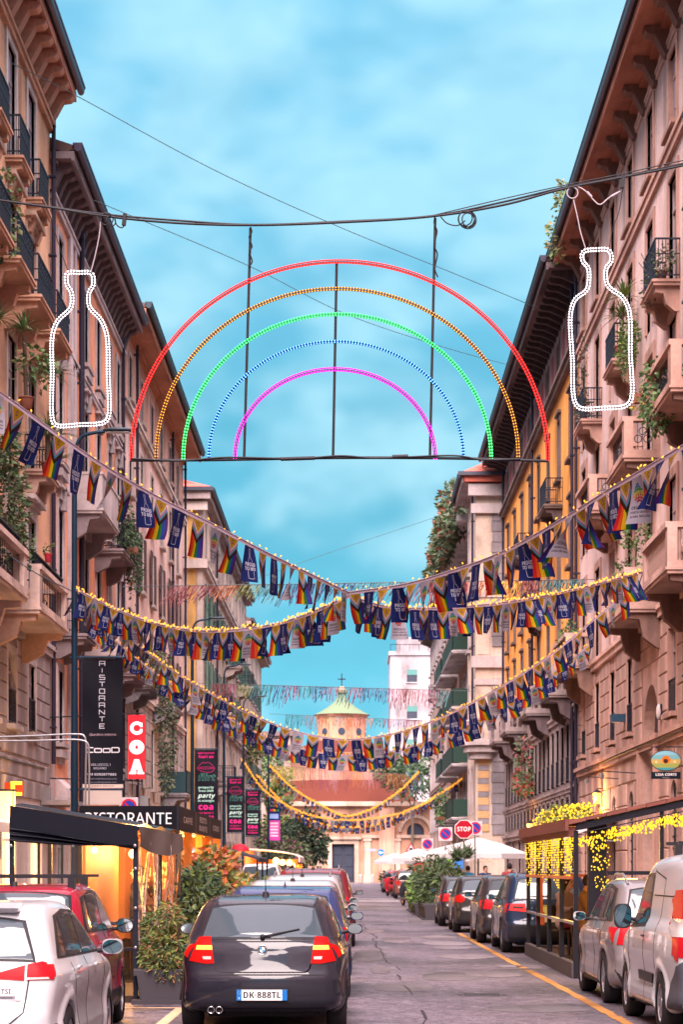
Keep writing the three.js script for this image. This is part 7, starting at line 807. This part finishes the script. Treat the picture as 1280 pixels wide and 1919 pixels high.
// ---------- black tent with clear plastic walls ----------
{
  const t = thing('dining_tent', 'black canopy dining tent with clear plastic walls lit orange inside, on the left', 'tent', [-3.54, 0, -26.4]), cl = plain(0.006, 0.007, 0.014, 0.42), cl2 = plain(0.11, 0.085, 0.085, 0.7); const x0 = -0.78, x1 = 0.79, zb = -6.6;
  for (const [x, z] of [[x0, 0], [x1, 0], [x0, zb / 2], [x1, zb / 2], [x0, zb], [x1, zb], [0, zb]]) mesh('post', box(x - 0.03, x + 0.03, 0, x < 0 ? 2.35 : 2.1, z - 0.03, z + 0.03), iron, t);
  const sheet = (fn, nx, ny, m, name) => { const P = [], I = [], U = []; for (let j = 0; j <= ny; j++) for (let i = 0; i <= nx; i++) { P.push(...fn(i / nx, j / ny)); U.push(i / nx, j / ny); } for (let j = 0; j < ny; j++) for (let i = 0; i < nx; i++) { const k = j * (nx + 1) + i; I.push(k, k + 1, k + nx + 1, k + 1, k + nx + 2, k + nx + 1); } const g = new THREE.BufferGeometry(); g.setAttribute('position', new THREE.Float32BufferAttribute(P, 3)); g.setAttribute('uv', new THREE.Float32BufferAttribute(U, 2)); g.setIndex(I); g.computeVertexNormals(); return mesh(name, g, m, t, null, true); };
  const top = u => lerp(2.5, 2.24, u);
  sheet((u, v) => [lerp(x0 - 0.02, x1 + 0.03, u), lerp(top(u), top(u) - 0.3, v * 0 + v), 0.06 + 0.0 * v], 12, 2, cl, 'valance');
  sheet((u, v) => { const y0 = top(u) - 0.28, y1 = lerp(2.05, 2.0, u) - 0.03 * Math.sin(u * 3.14); return [lerp(x0 - 0.02, x1 + 0.03, u), lerp(y0, y1, v), 0.085 + 0.034 * Math.sin(v * 15 + Math.sin(u * 5) * 1.3) * (0.4 + 0.6 * Math.sin(u * 3.1))]; }, 30, 26, cl, 'valance');
  sheet((u, v) => [x1 + 0.045 + 0.05 * v * Math.sin(u * 3.1) + 0.02 * Math.sin(u * 13 + v * 2), lerp(2.24, 1.98 - 0.1 * Math.sin(u * 3.14), v), lerp(0.06, zb, u)], 30, 10, cl2, 'valance');
  sheet((u, v) => [lerp(x0 - 0.02, x1 + 0.03, u), top(u) + 0.01 + 0.05 * Math.sin(v * 9.4) ** 2, lerp(0.06, zb, v)], 10, 20, cl, 'roof');
  sheet((u, v) => [lerp(x0, x1, u), lerp(0.08, 2.05, v), 0.012 * Math.sin(u * 19 + v * 2)], 40, 4, clearM(0.004, 0.16), 'plastic_wall');
  sheet((u, v) => [x1 + 0.045 * Math.sin(u * 42 + Math.sin(v * 4) * 1.2) + 0.03 * Math.sin(u * 17 + v * 3), lerp(0.08, 2.05, v), lerp(-0.05, zb, u)], 90, 16, clearM(0.01, 0.06), 'plastic_wall');
  for (let k = 0; k < 6; k++) mesh('eyelet', new THREE.SphereGeometry(0.022, 8, 6).scale(1, 1, 0.4).translate(k < 3 ? lerp(x0, x1, k / 2) : x1, k < 3 ? 1.99 : 1.7 - (k - 3) * 0.5, 0.1 - (k > 2 ? 0.06 : 0)), steel, t);
  for (let k = 0; k < 8; k++) mesh('board', box(x0 + 0.62 + k * 0.11, x0 + 0.722 + k * 0.11, 0, 2.2, zb + 0.05, zb + 0.09), k % 3 ? woodM : plain(0.28, 0.11, 0.04, 0.6), t); mesh('rail', [box(x1 - 0.5, x1 - 0.03, 0.98, 1.03, -0.06, -0.02), box(x1 - 0.5, x1 - 0.03, 0.66, 0.7, -0.06, -0.02)], iron, t); mesh('deck', box(x0 - 0.1, x1 + 0.04, 0.005, 0.08, zb, -0.1), darkWood, t);
  bulbLamp('warm pendant lamp inside the clear plastic tent', -3.3, 1.92, -31.3, 3.0); bulbLamp('second warm pendant lamp nearer the front of the plastic tent', -3.5, 1.95, -28.2, 1.5, 0, [1, 0.45, 0.12], 0.05);
  person('person in dark clothes standing inside the orange lit tent', [-3.28, 0.08, -31.9], -1.2, 'stand', { skin, top: black, leg: black, shoe: black, hair: [0.03, 0.02, 0.015] }, { cell: 0.026, size: 0.97 }); person('person in a brown top seated at a table inside the tent', [-3.0, 0.08, -30.9], -0.6, 'sit', { skin, top: [0.16, 0.06, 0.03], leg: black, shoe: black, hair: [0.05, 0.03, 0.02] }, { cell: 0.026 });
  chair('dark wooden chair under the seated guest in the tent', -3.0, 0.08, -30.9, -0.6); table('wooden table inside the plastic tent', -3.5, 0.08, -30.6);
}
// ---------- restaurant terrace with the black fascia ----------
{
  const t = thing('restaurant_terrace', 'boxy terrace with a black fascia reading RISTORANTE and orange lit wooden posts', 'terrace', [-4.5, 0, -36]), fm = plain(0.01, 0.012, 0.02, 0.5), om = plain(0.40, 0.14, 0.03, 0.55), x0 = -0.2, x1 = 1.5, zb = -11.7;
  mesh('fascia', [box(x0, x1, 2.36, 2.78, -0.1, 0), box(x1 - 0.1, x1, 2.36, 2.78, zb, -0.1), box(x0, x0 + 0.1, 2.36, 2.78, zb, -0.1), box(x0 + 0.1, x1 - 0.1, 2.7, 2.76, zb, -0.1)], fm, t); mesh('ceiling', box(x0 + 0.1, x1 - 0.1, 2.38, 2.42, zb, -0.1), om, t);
  const tx = canvasTex(512, 128, x => { x.fillStyle = '#0c0e18'; x.fillRect(0, 0, 512, 128); ctr(x, 'RISTORANTE', 256, 96, '300 84px sans-serif', '#e9e7ee', 0.98); }); mesh('fascia_lettering', new THREE.PlaneGeometry(1.68, 0.42).translate(x1 - 0.88, 2.57, 0.004), printed(tx), t, null, true);
  ['CAFFÈ', 'RISTO|RANTE', 'COOD'].forEach((s, i) => { const px = canvasTex(192, 96, x => { x.fillStyle = '#2c2228'; x.fillRect(0, 0, 192, 96); const w = s.split('|'); w.forEach((q, k) => ctr(x, q, 96, w.length > 1 ? 42 + k * 38 : 62, 'bold 36px sans-serif', '#b9a9a6', 1)); x.fillStyle = '#8d7f80'; x.fillRect(188, 0, 4, 96); }); mesh('fascia_panel', new THREE.PlaneGeometry(3.85, 0.42).rotateY(Math.PI / 2).translate(x1 + 0.004, 2.57, -1.95 - i * 3.88), printed(px), t, null, true); });
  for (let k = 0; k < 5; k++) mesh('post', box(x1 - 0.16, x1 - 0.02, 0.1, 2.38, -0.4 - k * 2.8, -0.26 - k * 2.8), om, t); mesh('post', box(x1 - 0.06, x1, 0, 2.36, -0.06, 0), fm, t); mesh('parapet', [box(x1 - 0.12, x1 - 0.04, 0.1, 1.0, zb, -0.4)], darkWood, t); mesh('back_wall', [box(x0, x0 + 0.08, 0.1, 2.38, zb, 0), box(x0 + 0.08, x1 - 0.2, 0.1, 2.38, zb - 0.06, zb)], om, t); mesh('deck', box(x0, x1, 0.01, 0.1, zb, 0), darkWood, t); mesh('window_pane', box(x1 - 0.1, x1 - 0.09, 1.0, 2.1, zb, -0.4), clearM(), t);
  bulbLamp('bright warm lamp at the corner of the restaurant terrace', -3.12, 2.08, -36.6, 2.2, 0, [1, 0.5, 0.14], 0.075); bulbLamp('warm lamp in the middle of the restaurant terrace', -3.7, 2.02, -41, 3.2); bulbLamp('warm lamp at the far end of the restaurant terrace', -3.6, 2.02, -45.2, 3.2); bulbLamp('warm lamp among the shrubs past the restaurant terrace', -3.0, 1.92, -52.5, 1.2, 0, [1, 0.55, 0.18], 0.09);
}
{ // further terraces on the left
  const t = thing('awning', 'dark sloping awning past the restaurant terrace', 'awning', [-3.4, 0, -60]); const P = (a, m, n) => mesh(n, a, m, t); P([(() => { const s = new THREE.Shape([[-1.3, 2.55], [0.75, 1.98], [0.75, 1.86], [0.7, 1.86], [0.7, 1.94], [-1.3, 2.48]].map(p => new THREE.Vector2(...p))); return new THREE.ExtrudeGeometry(s, { depth: 7, bevelEnabled: false }).translate(0, 0, -6); })()], plain(0.035, 0.035, 0.05, 0.8), 'canopy'); for (const z of [0.9, -2.5, -5.9]) P(bar(V(0.7, 0, z), V(0.7, 1.95, z), 0.03, 6), iron, 'post');
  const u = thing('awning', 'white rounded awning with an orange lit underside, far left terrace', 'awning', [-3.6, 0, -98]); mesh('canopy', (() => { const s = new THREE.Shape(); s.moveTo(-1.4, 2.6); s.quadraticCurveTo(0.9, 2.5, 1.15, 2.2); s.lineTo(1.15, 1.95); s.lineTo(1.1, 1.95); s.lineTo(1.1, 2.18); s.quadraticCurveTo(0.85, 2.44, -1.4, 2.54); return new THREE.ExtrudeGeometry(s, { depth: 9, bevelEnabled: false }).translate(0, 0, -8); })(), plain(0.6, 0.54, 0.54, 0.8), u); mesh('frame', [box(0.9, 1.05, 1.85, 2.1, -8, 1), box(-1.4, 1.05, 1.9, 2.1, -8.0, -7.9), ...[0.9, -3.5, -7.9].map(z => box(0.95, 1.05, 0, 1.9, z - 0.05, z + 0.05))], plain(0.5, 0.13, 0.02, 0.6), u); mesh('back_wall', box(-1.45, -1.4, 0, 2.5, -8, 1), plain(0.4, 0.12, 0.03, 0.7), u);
  [[-3.45, 2.0, -94, 'nearest of the warm lamps under the white awning'], [-2.95, 1.92, -97.5, 'second of the warm lamps under the white awning'], [-3.4, 1.95, -101, 'third of the warm lamps under the white awning'], [-2.8, 1.85, -104.5, 'farthest of the warm lamps under the white awning']].forEach(([x, y, z, l]) => bulbLamp(l, x, y, z, 4, 0, [1, 0.5, 0.14], 0.15));
  const v = thing('awning', 'small red dome awning above the dark awning on the left', 'awning', [-4.1, 2.3, -76]); mesh('canopy', new THREE.SphereGeometry(0.34, 18, 10, 0, 6.3, 0, 1.57).scale(1, 0.8, 1), plain(0.5, 0.015, 0.03, 0.6), v); mesh('frame', bar(V(-4.3, 0.1, 0), V(0, 0.1, 0), 0.02, 5), iron, v);
}
// ---------- shop lantern, letter sign and steel frame at the left edge ----------
{
  const t = thing('wall_lantern', 'glowing yellow box lantern on the wall at the left edge', 'lantern', [-8.2, 2.56, -49.2]); mesh('glass', box(-0.16, 0.2, 0, 0.95, -0.16, 0.16), glow(1, 0.62, 0.22, 0.16, 0.6), t); mesh('frame', [...[-0.17, 0.19].flatMap(x => [-0.17, 0.15].map(z => box(x, x + 0.02, -0.02, 0.97, z, z + 0.02))), box(-0.19, 0.23, 0.95, 1.0, -0.19, 0.19)], iron, t); const l = new THREE.PointLight(C(1, 0.55, 0.2), 3, 0, 2); l.position.set(0.5, 0.4, 0.3); t.add(l); l.name = 'lamp_light';
  const u = thing('letter_sign', 'small glowing yellow letter C sign above the lantern at the left edge', 'sign', [-8.3, 3.46, -50.6]); const s = new THREE.Shape([[0.26, 0], [0, 0], [0, 0.34], [0.26, 0.34], [0.26, 0.26], [0.09, 0.26], [0.09, 0.08], [0.26, 0.08]].map(p => new THREE.Vector2(...p))); mesh('letter', new THREE.ExtrudeGeometry(s, { depth: 0.08, bevelEnabled: false }), glow(1, 0.55, 0.04, 0.22, 0.6), u); mesh('back_plate', box(-0.35, 0.28, 0.02, 0.32, -0.06, -0.01), plain(0.3, 0.03, 0.01, 0.5), u);
  const w = thing('steel_frame', 'bent steel tube frame running to the nearest lamp post at the left edge', 'frame', [0, 0, 0]); mesh('tube', tube([[-60, 1383, 40], [60, 1379, 40], [140, 1376, 40], [156, 1378, 40], [160, 1388, 40], [160, 1440, 40], [159, 1510, 40]].map(p => at(...p)), 0.02, 8, 60), steel, w); mesh('tube', tube([[-60, 1389, 39.5], [60, 1388, 39.5], [150, 1387, 39.5], [163, 1392, 39.5], [166, 1420, 39.5], [166, 1512, 39.5]].map(p => at(...p)), 0.018, 8, 60), steel, w);
  const x = thing('awning', 'white slatted awning at the left edge under the lantern', 'awning', [-8.32, 0, -47.5]); mesh('canopy', (() => { const s = new THREE.Shape([[-0.9, 3.25], [0.55, 2.72], [0.55, 2.5], [0.5, 2.5], [0.5, 2.68], [-0.9, 3.18]].map(p => new THREE.Vector2(...p))); return new THREE.ExtrudeGeometry(s, { depth: 4, bevelEnabled: false }); })(), plain(0.6, 0.56, 0.58, 0.7), x);
}
// ---------- pergola with fairy lights on the right ----------
{
  const t = thing('dining_pergola', 'dark framed dining pergola with a brown roof, glass rail and fairy lights on the right', 'pergola', [3.45, 0, -32.1]), bk = plain(0.015, 0.015, 0.022, 0.55, 0.2), br = plain(0.17, 0.06, 0.05, 0.75), cop = plain(0.42, 0.10, 0.045, 0.5, 0.3), zb = -8.7, wx = 4.2;
  const roof = (x0, x1, o, h) => { const s = new THREE.Shape([[x0, 2.34 + o + x0 * 0.22], [x1, 2.34 + o + x1 * 0.22], [x1, 2.34 + o + h + x1 * 0.22], [x0, 2.34 + o + h + x0 * 0.22]].map(p => new THREE.Vector2(...p))); return new THREE.ExtrudeGeometry(s, { depth: 8.9, bevelEnabled: false }).translate(0, 0, -8.8); };
  for (let k = 0; k < 14; k++) { const x0 = -0.15 + k * 0.31; mesh('roof_plank', roof(x0, x0 + 0.3, 0.06 + (k % 2) * 0.01, 0.05), k % 3 ? br : plain(0.2, 0.075, 0.06, 0.75), t); }
  mesh('beam', [box(-0.12, 0, 2.2, 2.34, zb, 0.02), box(-0.17, -0.12, 2.28, 2.46, zb - 0.1, 0.12)], br, t); for (let k = 0; k < 5; k++) mesh('rafter', (() => { const s = new THREE.Shape([[0, 2.28], [wx, 2.28 + wx * 0.22], [wx, 2.38 + wx * 0.22], [0, 2.38]].map(p => new THREE.Vector2(...p))); return new THREE.ExtrudeGeometry(s, { depth: 0.06, bevelEnabled: false }).translate(0, 0, -k * 2.16); })(), bk, t);
  for (let k = 0; k < 5; k++) mesh('post', box(-0.03, 0.04, 0, 2.28, -k * 2.16 - 0.035, -k * 2.16 + 0.035), bk, t); mesh('post', box(0.22, 0.5, 0, 2.45, -0.35, -0.15), bk, t); for (const x of [1.3, 2.4, 3.5]) mesh('post', box(x, x + 0.06, 0, 2.3 + x * 0.22, -0.03, 0.03), bk, t); for (const x of [1.3, 2.6, 4.0]) mesh('post', box(x, x + 0.06, 0, 2.3 + x * 0.22, zb, zb + 0.06), bk, t);
  mesh('copper_rail', [box(-0.05, 0.05, 1.53, 1.58, zb, -0.4), box(-0.05, 1.2, 1.53, 1.58, zb - 0.02, zb + 0.05)], cop, t); mesh('copper_post', [box(0.16, 0.26, 0.75, 1.53, zb + 0.3, zb + 0.4), box(0.13, 0.29, 0.6, 0.85, zb + 0.28, zb + 0.42)], cop, t); mesh('rail', [box(-0.04, 0.03, 0.83, 0.87, zb, 0)], steel, t); mesh('skirting', [box(-0.06, 0.04, 0, 0.24, zb, 0), box(0.04, wx, 0, 0.24, -0.06, 0)], plain(0.07, 0.06, 0.065, 0.8), t); mesh('deck', box(0.05, wx, 0.02, 0.15, zb, -0.08), darkWood, t); mesh('front_rail', [box(0.5, wx, 1.6, 1.66, -0.03, 0.03), box(0.5, wx, 0.9, 0.94, -0.03, 0.03)], bk, t);
  // fairy lights: curtain under the eaves, swags along the rafters and a lit hedge on the roof
  const lm = glow(1, 0.58, 0.03, 0.15, 0.35), R = rng(71), L = [], dot = (x, y, z, s = 0.0125) => L.push(new THREE.OctahedronGeometry(s * (0.7 + 0.6 * R()), 0).scale(1, 1.3, 1).translate(3.45 + x, y, -32.1 + z));
  for (let k = 0; k < 74; k++) { const z = zb - 0.05 + 8.6 * R() ** 1.1, l = 0.2 + 0.75 * R() * (0.45 + 0.55 * Math.abs(Math.sin(z * 1.7))); for (let y = 0; y < l; y += 0.042) dot(-0.06 + 0.1 * R(), 2.26 - y, z + 0.05 * R()); }
  for (let k = 0; k < 18; k++) { const x = 0.9 * R(), l = 0.25 + 0.6 * R(); for (let y = 0; y < l; y += 0.055) dot(x, 2.28 + x * 0.2 - y, zb + 0.1 + 0.1 * R()); }
  for (let k = 0; k < 640; k++) { const x = 0.1 + R() * 3.3; dot(x, 2.2 + x * 0.22 - 0.16 * R() - 0.06 * Math.sin(x * 7) ** 2, 0.06 + 0.1 * R() - (k % 2) * 2.2, 0.017); } for (let k = 0; k < 90; k++) { dot(0.24 + 0.3 * R(), 2.35 - 1.0 * R(), -0.1 + 0.1 * R()); }
  const fl = thing('fairy_lights', 'dense curtain of yellow fairy lights hung from the pergola eaves', 'string lights'); stuff(mesh('light_bulbs', L, lm, fl)); mesh('cord', [bar(V(3.42, 2.27, -32.1), V(3.42, 2.27, -40.8), 0.008, 4), bar(V(3.55, 2.25, -32.0), V(6.85, 2.95, -32.0), 0.008, 4)], iron, fl);
  const L2 = [], hd = thing('lit_hedge', 'low hedge covered in yellow lights on top of the pergola roof', 'hedge', [3.6, 2.42, -36.3]); for (let k = 0; k < 620; k++) L2.push(new THREE.OctahedronGeometry(0.018 * (0.7 + 0.6 * R()), 0).translate((R() - 0.5) * 0.5 + 0.1, 0.04 + 0.3 * R(), (R() - 0.5) * 7)); stuff(mesh('light_bulbs', L2, lm, hd)); mesh('foliage', leaves([[0.1, 0.18, 0, 0.25, 0.18, 3.5, 900]], 0.09, [[0.10, 0.14, 0.02], [0.2, 0.2, 0.02]], 72), leafM, hd, null, true); mesh('trough', box(-0.18, 0.38, -0.05, 0.06, -3.5, 3.5), br, hd);
  const pl = new THREE.PointLight(C(1, 0.6, 0.1), 0.8, 0, 2); pl.position.set(3.9, 2.0, -38.5); pl.name = 'fairy_glow'; pl.shadow.radius = 20; fl.add(pl); const pl2 = pl.clone(); pl2.position.set(4.2, 1.95, -33.5); fl.add(pl2);
  person('person in a brown jacket seated facing right in the lit pergola', [3.95, 0.17, -35.3], 1.35, 'sit', { skin: [0.4, 0.17, 0.1], top: [0.16, 0.07, 0.018], leg: black, shoe: black, hair: [0.025, 0.017, 0.015] }, { cell: 0.02, beard: 1, size: 1.04 }); person('person in a pale shirt seated behind the guest in the brown jacket', [3.82, 0.17, -37.4], 1.0, 'sit', { skin: skin2, top: [0.34, 0.24, 0.22], leg: [0.2, 0.02, 0.04], shoe: black, hair: [0.03, 0.018, 0.015] }, { cell: 0.02, longHair: 1, size: 1.03 }); person('person in a red top across the table in the pergola', [5.0, 0.17, -35.1], -1.5, 'sit', { skin: skin2, top: [0.35, 0.02, 0.03], leg: black, shoe: black, hair: [0.05, 0.03, 0.02] }, { cell: 0.026 });
  chair('dark chair under the guest in the brown jacket', 3.95, 0.15, -35.3, 1.35); chair('dark chair under the guest in the pale shirt', 3.82, 0.15, -37.4, 1.0); chair('dark chair under the guest in red in the pergola', 5.0, 0.15, -35.1, -1.5); table('wooden table between the brown jacket and the guest in red', 4.48, 0.15, -35.2); table('wooden table in front of the guest in the pale shirt', 4.5, 0.15, -37.2); chair('empty wooden stool like chair near the front of the pergola', 4.1, 0.15, -33.2, 0.6);
}
// ---------- parasols and market clutter on the right ----------
function parasol(label, x, z, w, y1, drop, m) { const t = thing('parasol', label, 'parasol', [x, 0, z], 'white parasols on the right'); const P = [], n = 8, rim = i => { const a = (i + 0.5) / n * Math.PI * 2, s = w / 2 / Math.max(Math.abs(Math.cos(a)), Math.abs(Math.sin(a))) * 0.96; return V(Math.cos(a) * s, y1 - drop, Math.sin(a) * s); }; const apex = V(0, y1, 0); for (let i = 0; i < n; i++) { const A = rim(i), B = rim(i + 1), mA = apex.clone().lerp(A, 0.5).add(V(0, 0.05, 0)), mB = apex.clone().lerp(B, 0.5).add(V(0, 0.05, 0)); const g = new THREE.BufferGeometry(), q = [apex, mB, mA, mA, mB, B, mA, B, A, A, B, B.clone().add(V(0, -0.2, 0)), A, B.clone().add(V(0, -0.2, 0)), A.clone().add(V(0, -0.2, 0))]; g.setAttribute('position', new THREE.Float32BufferAttribute(q.flatMap(v => [v.x, v.y, v.z]), 3)); g.computeVertexNormals(); mesh('canopy_panel', g, m, t); mesh('rib', bar(V(0, y1 - 0.12, 0), rim(i).add(V(0, -0.03, 0)), 0.015, 4), steel, t); } mesh('pole', bar(V(0, 0, 0), V(0, y1 + 0.08, 0), 0.04, 8), steel, t); mesh('base', box(-0.4, 0.4, 0, 0.14, -0.4, 0.4), greyStone, t); }
const canvasM = new THREE.MeshPhysicalMaterial({ color: C(0.62, 0.55, 0.57), roughness: 0.85, transmission: 0.12, thickness: 0, side: THREE.DoubleSide });
parasol('large white parasol beside the stop sign, the nearest of its row', 4.85, -80, 3.9, 2.86, 0.62, canvasM); parasol('white parasol just behind the large one on the right', 4.4, -92, 3.6, 2.72, 0.55, canvasM); parasol('white parasol third down the right side of the street', 4.2, -132, 3.4, 2.9, 0.6, canvasM); parasol('farthest white parasol on the right, before the church', 3.1, -150, 3.2, 2.75, 0.6, canvasM);
{ const t = thing('rainbow_cloth', 'bright rainbow cloth draped on a stall on the far right', 'cloth', [3.05, 0, -101]); [['#c8201a'], ['#e0601a'], ['#e8c81a'], ['#d8d020'], ['#3aa040'], ['#2a7ac0']].forEach(([c], i) => mesh('stripe', box(-0.02 - i * 0.03, 0.62 - (i > 2 ? 0.1 : 0), 1.9 - (i + 1) * 0.27, 1.9 - i * 0.27, -0.05 + 0.03 * Math.sin(i * 2), 0.02 + 0.03 * Math.sin(i * 2)), new THREE.MeshStandardMaterial({ color: new THREE.Color(c).multiplyScalar(0.8), roughness: 0.8 }), t)); mesh('stall', box(0, 1.1, 0, 0.9, -1.5, -0.1), woodM, t); mesh('pole', [bar(V(0.7, 0, -0.1), V(0.7, 2.1, -0.1), 0.03, 6), bar(V(-0.05, 1.92, -0.03), V(0.75, 1.92, -0.03), 0.02, 5)], iron, t);
  const u = thing('wall_flag', 'purple, green and blue flags tied under the white parasol', 'flag', [3.35, 0, -84]); [['#8a2a9a', 0, 1.6, 0.35], ['#7ab82a', 0.38, 1.95, 0.3], ['#2a7ad0', 0.72, 1.9, 0.5]].forEach(([c, x, y, w]) => mesh('flag', new THREE.PlaneGeometry(w, 0.55, 4, 4).rotateY(0.2).translate(x + w / 2, y, 0.03 * x), new THREE.MeshStandardMaterial({ color: new THREE.Color(c), side: THREE.DoubleSide, roughness: 0.7 }), u)); mesh('cord', bar(V(-0.2, 2.2, 0), V(1.6, 2.28, 0), 0.01, 4), iron, u); mesh('pole', bar(V(-0.2, 0, 0), V(-0.2, 2.25, 0), 0.03, 6), iron, u); }
{ const t = thing('awning', 'white awning over a shop on the right behind the stop sign', 'awning', [7.2, 0, -62]); mesh('canopy', (() => { const s = new THREE.Shape([[0.8, 3.3], [-0.9, 2.62], [-0.9, 2.4], [-0.85, 2.4], [-0.85, 2.56], [0.8, 3.22]].map(p => new THREE.Vector2(...p))); return new THREE.ExtrudeGeometry(s, { depth: 5, bevelEnabled: false }).translate(0, 0, -5); })(), plain(0.6, 0.56, 0.58, 0.8), t); mesh('arm', [bar(V(0.75, 2.5, -0.1), V(-0.85, 2.5, -0.1), 0.02, 5), bar(V(0.75, 2.5, -4.9), V(-0.85, 2.5, -4.9), 0.02, 5)], steel, t); }
person('person in a bright blue shirt behind the dark cars on the right', [4.4, 0.05, -79], 2.6, 'walk', { skin: skin2, top: [0.03, 0.26, 0.5], leg: [0.03, 0.04, 0.08], shoe: black, hair: [0.05, 0.03, 0.02] }, { short: 1 }); person('person in navy walking under the white parasol', [5.0, 0.05, -78], 0.4, 'walk', { skin, top: [0.015, 0.03, 0.09], leg: black, shoe: black, hair: black }); person('person in a dark red top on the right pavement', [5.0, 0.12, -66], 2.9, 'stand', { skin, top: [0.22, 0.02, 0.03], leg: black, shoe: black, hair: black });
// ---------- wall lanterns ----------
for (const [x, y, z, l, k] of [[7.78, 3.9, -66, 'glowing wall lantern on the pink house above the pergola', 1], [7.78, 3.45, -91, 'glowing wall lantern on the grey base of the ochre house', 1], [7.78, 4.35, -62, 'unlit wall lamp on a long arm, left one on the pink house', 0], [7.78, 4.35, -58.3, 'unlit wall lamp on a long arm, right one on the pink house', 0]]) { const t = thing('wall_lamp', l, 'lamp', [x, y, z]); if (k) { mesh('glass', new THREE.CylinderGeometry(0.13, 0.09, 0.34, 8), glow(1, 0.42, 0.08, 0.3, 0.5), t); mesh('cap', [new THREE.ConeGeometry(0.17, 0.14, 8).translate(0, 0.24, 0), bar(V(0.22, 0.3, 0), V(0, 0.32, 0), 0.015, 5)], iron, t); const pl = new THREE.PointLight(C(1, 0.45, 0.1), 2.5, 0, 2); pl.position.set(-0.22, -0.1, 0.1); pl.name = 'lamp_light'; t.add(pl); } else { mesh('arm', [bar(V(0.2, 0, 0), V(-0.75, 0.06, 0), 0.014, 5), bar(V(0.2, -0.25, 0), V(0.2, 0.1, 0), 0.02, 5)], iron, t); mesh('shade', new THREE.ConeGeometry(0.09, 0.14, 10).rotateX(0.8).translate(-0.78, -0.02, 0), steel, t); } }
// manhole covers
for (const [x, z, l] of [[1.75, -28, 'nearest round iron manhole cover in the road'], [0.9, -62, 'far round iron manhole cover in the road']]) { const t = thing('manhole_cover', l, 'manhole cover', [x, 0.002, z]); mesh('lid', [new THREE.CylinderGeometry(0.3, 0.3, 0.008, 24), ...seq(-3, 7, 1).map(k => box(-0.24, 0.24, 0.004, 0.007, k * 0.07 - 0.012, k * 0.07 + 0.012))], plain(0.06, 0.055, 0.06, 0.5, 0.4), t); mesh('rim', new THREE.TorusGeometry(0.33, 0.02, 4, 28).rotateX(Math.PI / 2).scale(1, 0.3, 1), plain(0.08, 0.07, 0.08, 0.6), t); }

// small fittings on the facades
{ const g = plain(0.42, 0.40, 0.42, 0.6);
  const ac = (l, x, y, z) => { const t = thing('air_conditioner', l, 'air conditioner', [x, y, z]); mesh('case', box(-0.16, 0.16, 0, 0.55, -0.4, 0.4), g, t); mesh('fan_grille', new THREE.TorusGeometry(0.2, 0.02, 5, 20).rotateY(Math.PI / 2).translate(-0.165 * Math.sign(x), 0.28, 0), blackTrim, t); for (const b of [-0.28, 0.28]) mesh('bracket', box(-0.25, 0.25, -0.06, 0, b - 0.02, b + 0.02), iron, t); };
   ac('pale air conditioner box low on the white ashlar base, left side', -8.28, 4.0, -83);
  const cam = thing('security_light', 'small dark blue lamp box between two windows of the pink house', 'lamp', [7.85, 5.95, -60.6]); mesh('case', box(-0.3, 0.1, 0, 0.22, -0.16, 0.16), plain(0.02, 0.05, 0.09, 0.5), cam); mesh('arm', bar(V(-0.05, 0.1, 0), V(0.15, 0.1, 0), 0.02, 6), iron, cam); mesh('lens', box(-0.26, -0.06, -0.02, 0, -0.12, 0.12), whitePaint, cam);
  const ov = thing('wall_lamp', 'white oval bulkhead lamp beside the big arch', 'lamp', [7.88, 5.7, -53.4]); mesh('shade', new THREE.SphereGeometry(0.15, 14, 10).scale(0.5, 1.4, 0.8), blindM, ov); mesh('base', box(0.02, 0.12, -0.2, 0.2, -0.1, 0.1), iron, ov);
  for (const [l, pts] of [['black cable stapled along the base of the pink house', [[7.84, 5.0, -44], [7.83, 4.96, -52], [7.83, 5.0, -60], [7.83, 4.97, -72]]], ['grey cable running along the first floor of the peach house', [[-8.44, 4.4, -44], [-8.44, 4.36, -50], [-8.44, 4.42, -57]]], ['black cable looping along the pink house below its shutters', [[-8.4, 8.15, -78], [-8.4, 8.05, -86], [-8.4, 8.15, -95], [-8.4, 8.1, -103]]]]) tag(mesh('facade_cable', tube(pts.map(p => V(...p)), 0.02, 5, 30), blackTrim), l, 'cable');
  // litter bin and bollards on the right pavement
  const bin = thing('litter_bin', 'green round litter bin on the right pavement beyond the pergola', 'bin', [5.55, 0.12, -50]); mesh('drum', new THREE.CylinderGeometry(0.24, 0.2, 0.8, 16).translate(0, 0.4, 0), plain(0.02, 0.06, 0.04, 0.6), bin); mesh('rim', new THREE.TorusGeometry(0.24, 0.025, 6, 20).rotateX(Math.PI / 2).translate(0, 0.8, 0), iron, bin);
  for (let k = 0; k < 4; k++) { const b = thing('bollard', ['pale stone bollard at the church crossing, leftmost', 'second pale stone bollard from the left at the crossing', 'third pale stone bollard from the left at the crossing', 'pale stone bollard at the church crossing, rightmost'][k], 'bollard', [0.9 + k * 1.3, 0, -223], 'bollards before the church'); mesh('shaft', new THREE.LatheGeometry([[0, 0], [0.22, 0], [0.22, 0.1], [0.16, 0.14], [0.15, 0.75], [0.19, 0.82], [0.12, 0.98], [0, 1.0]].map(p => new THREE.Vector2(...p)), 12), paleStone, b); }
}
renderer.render(scene, camera);
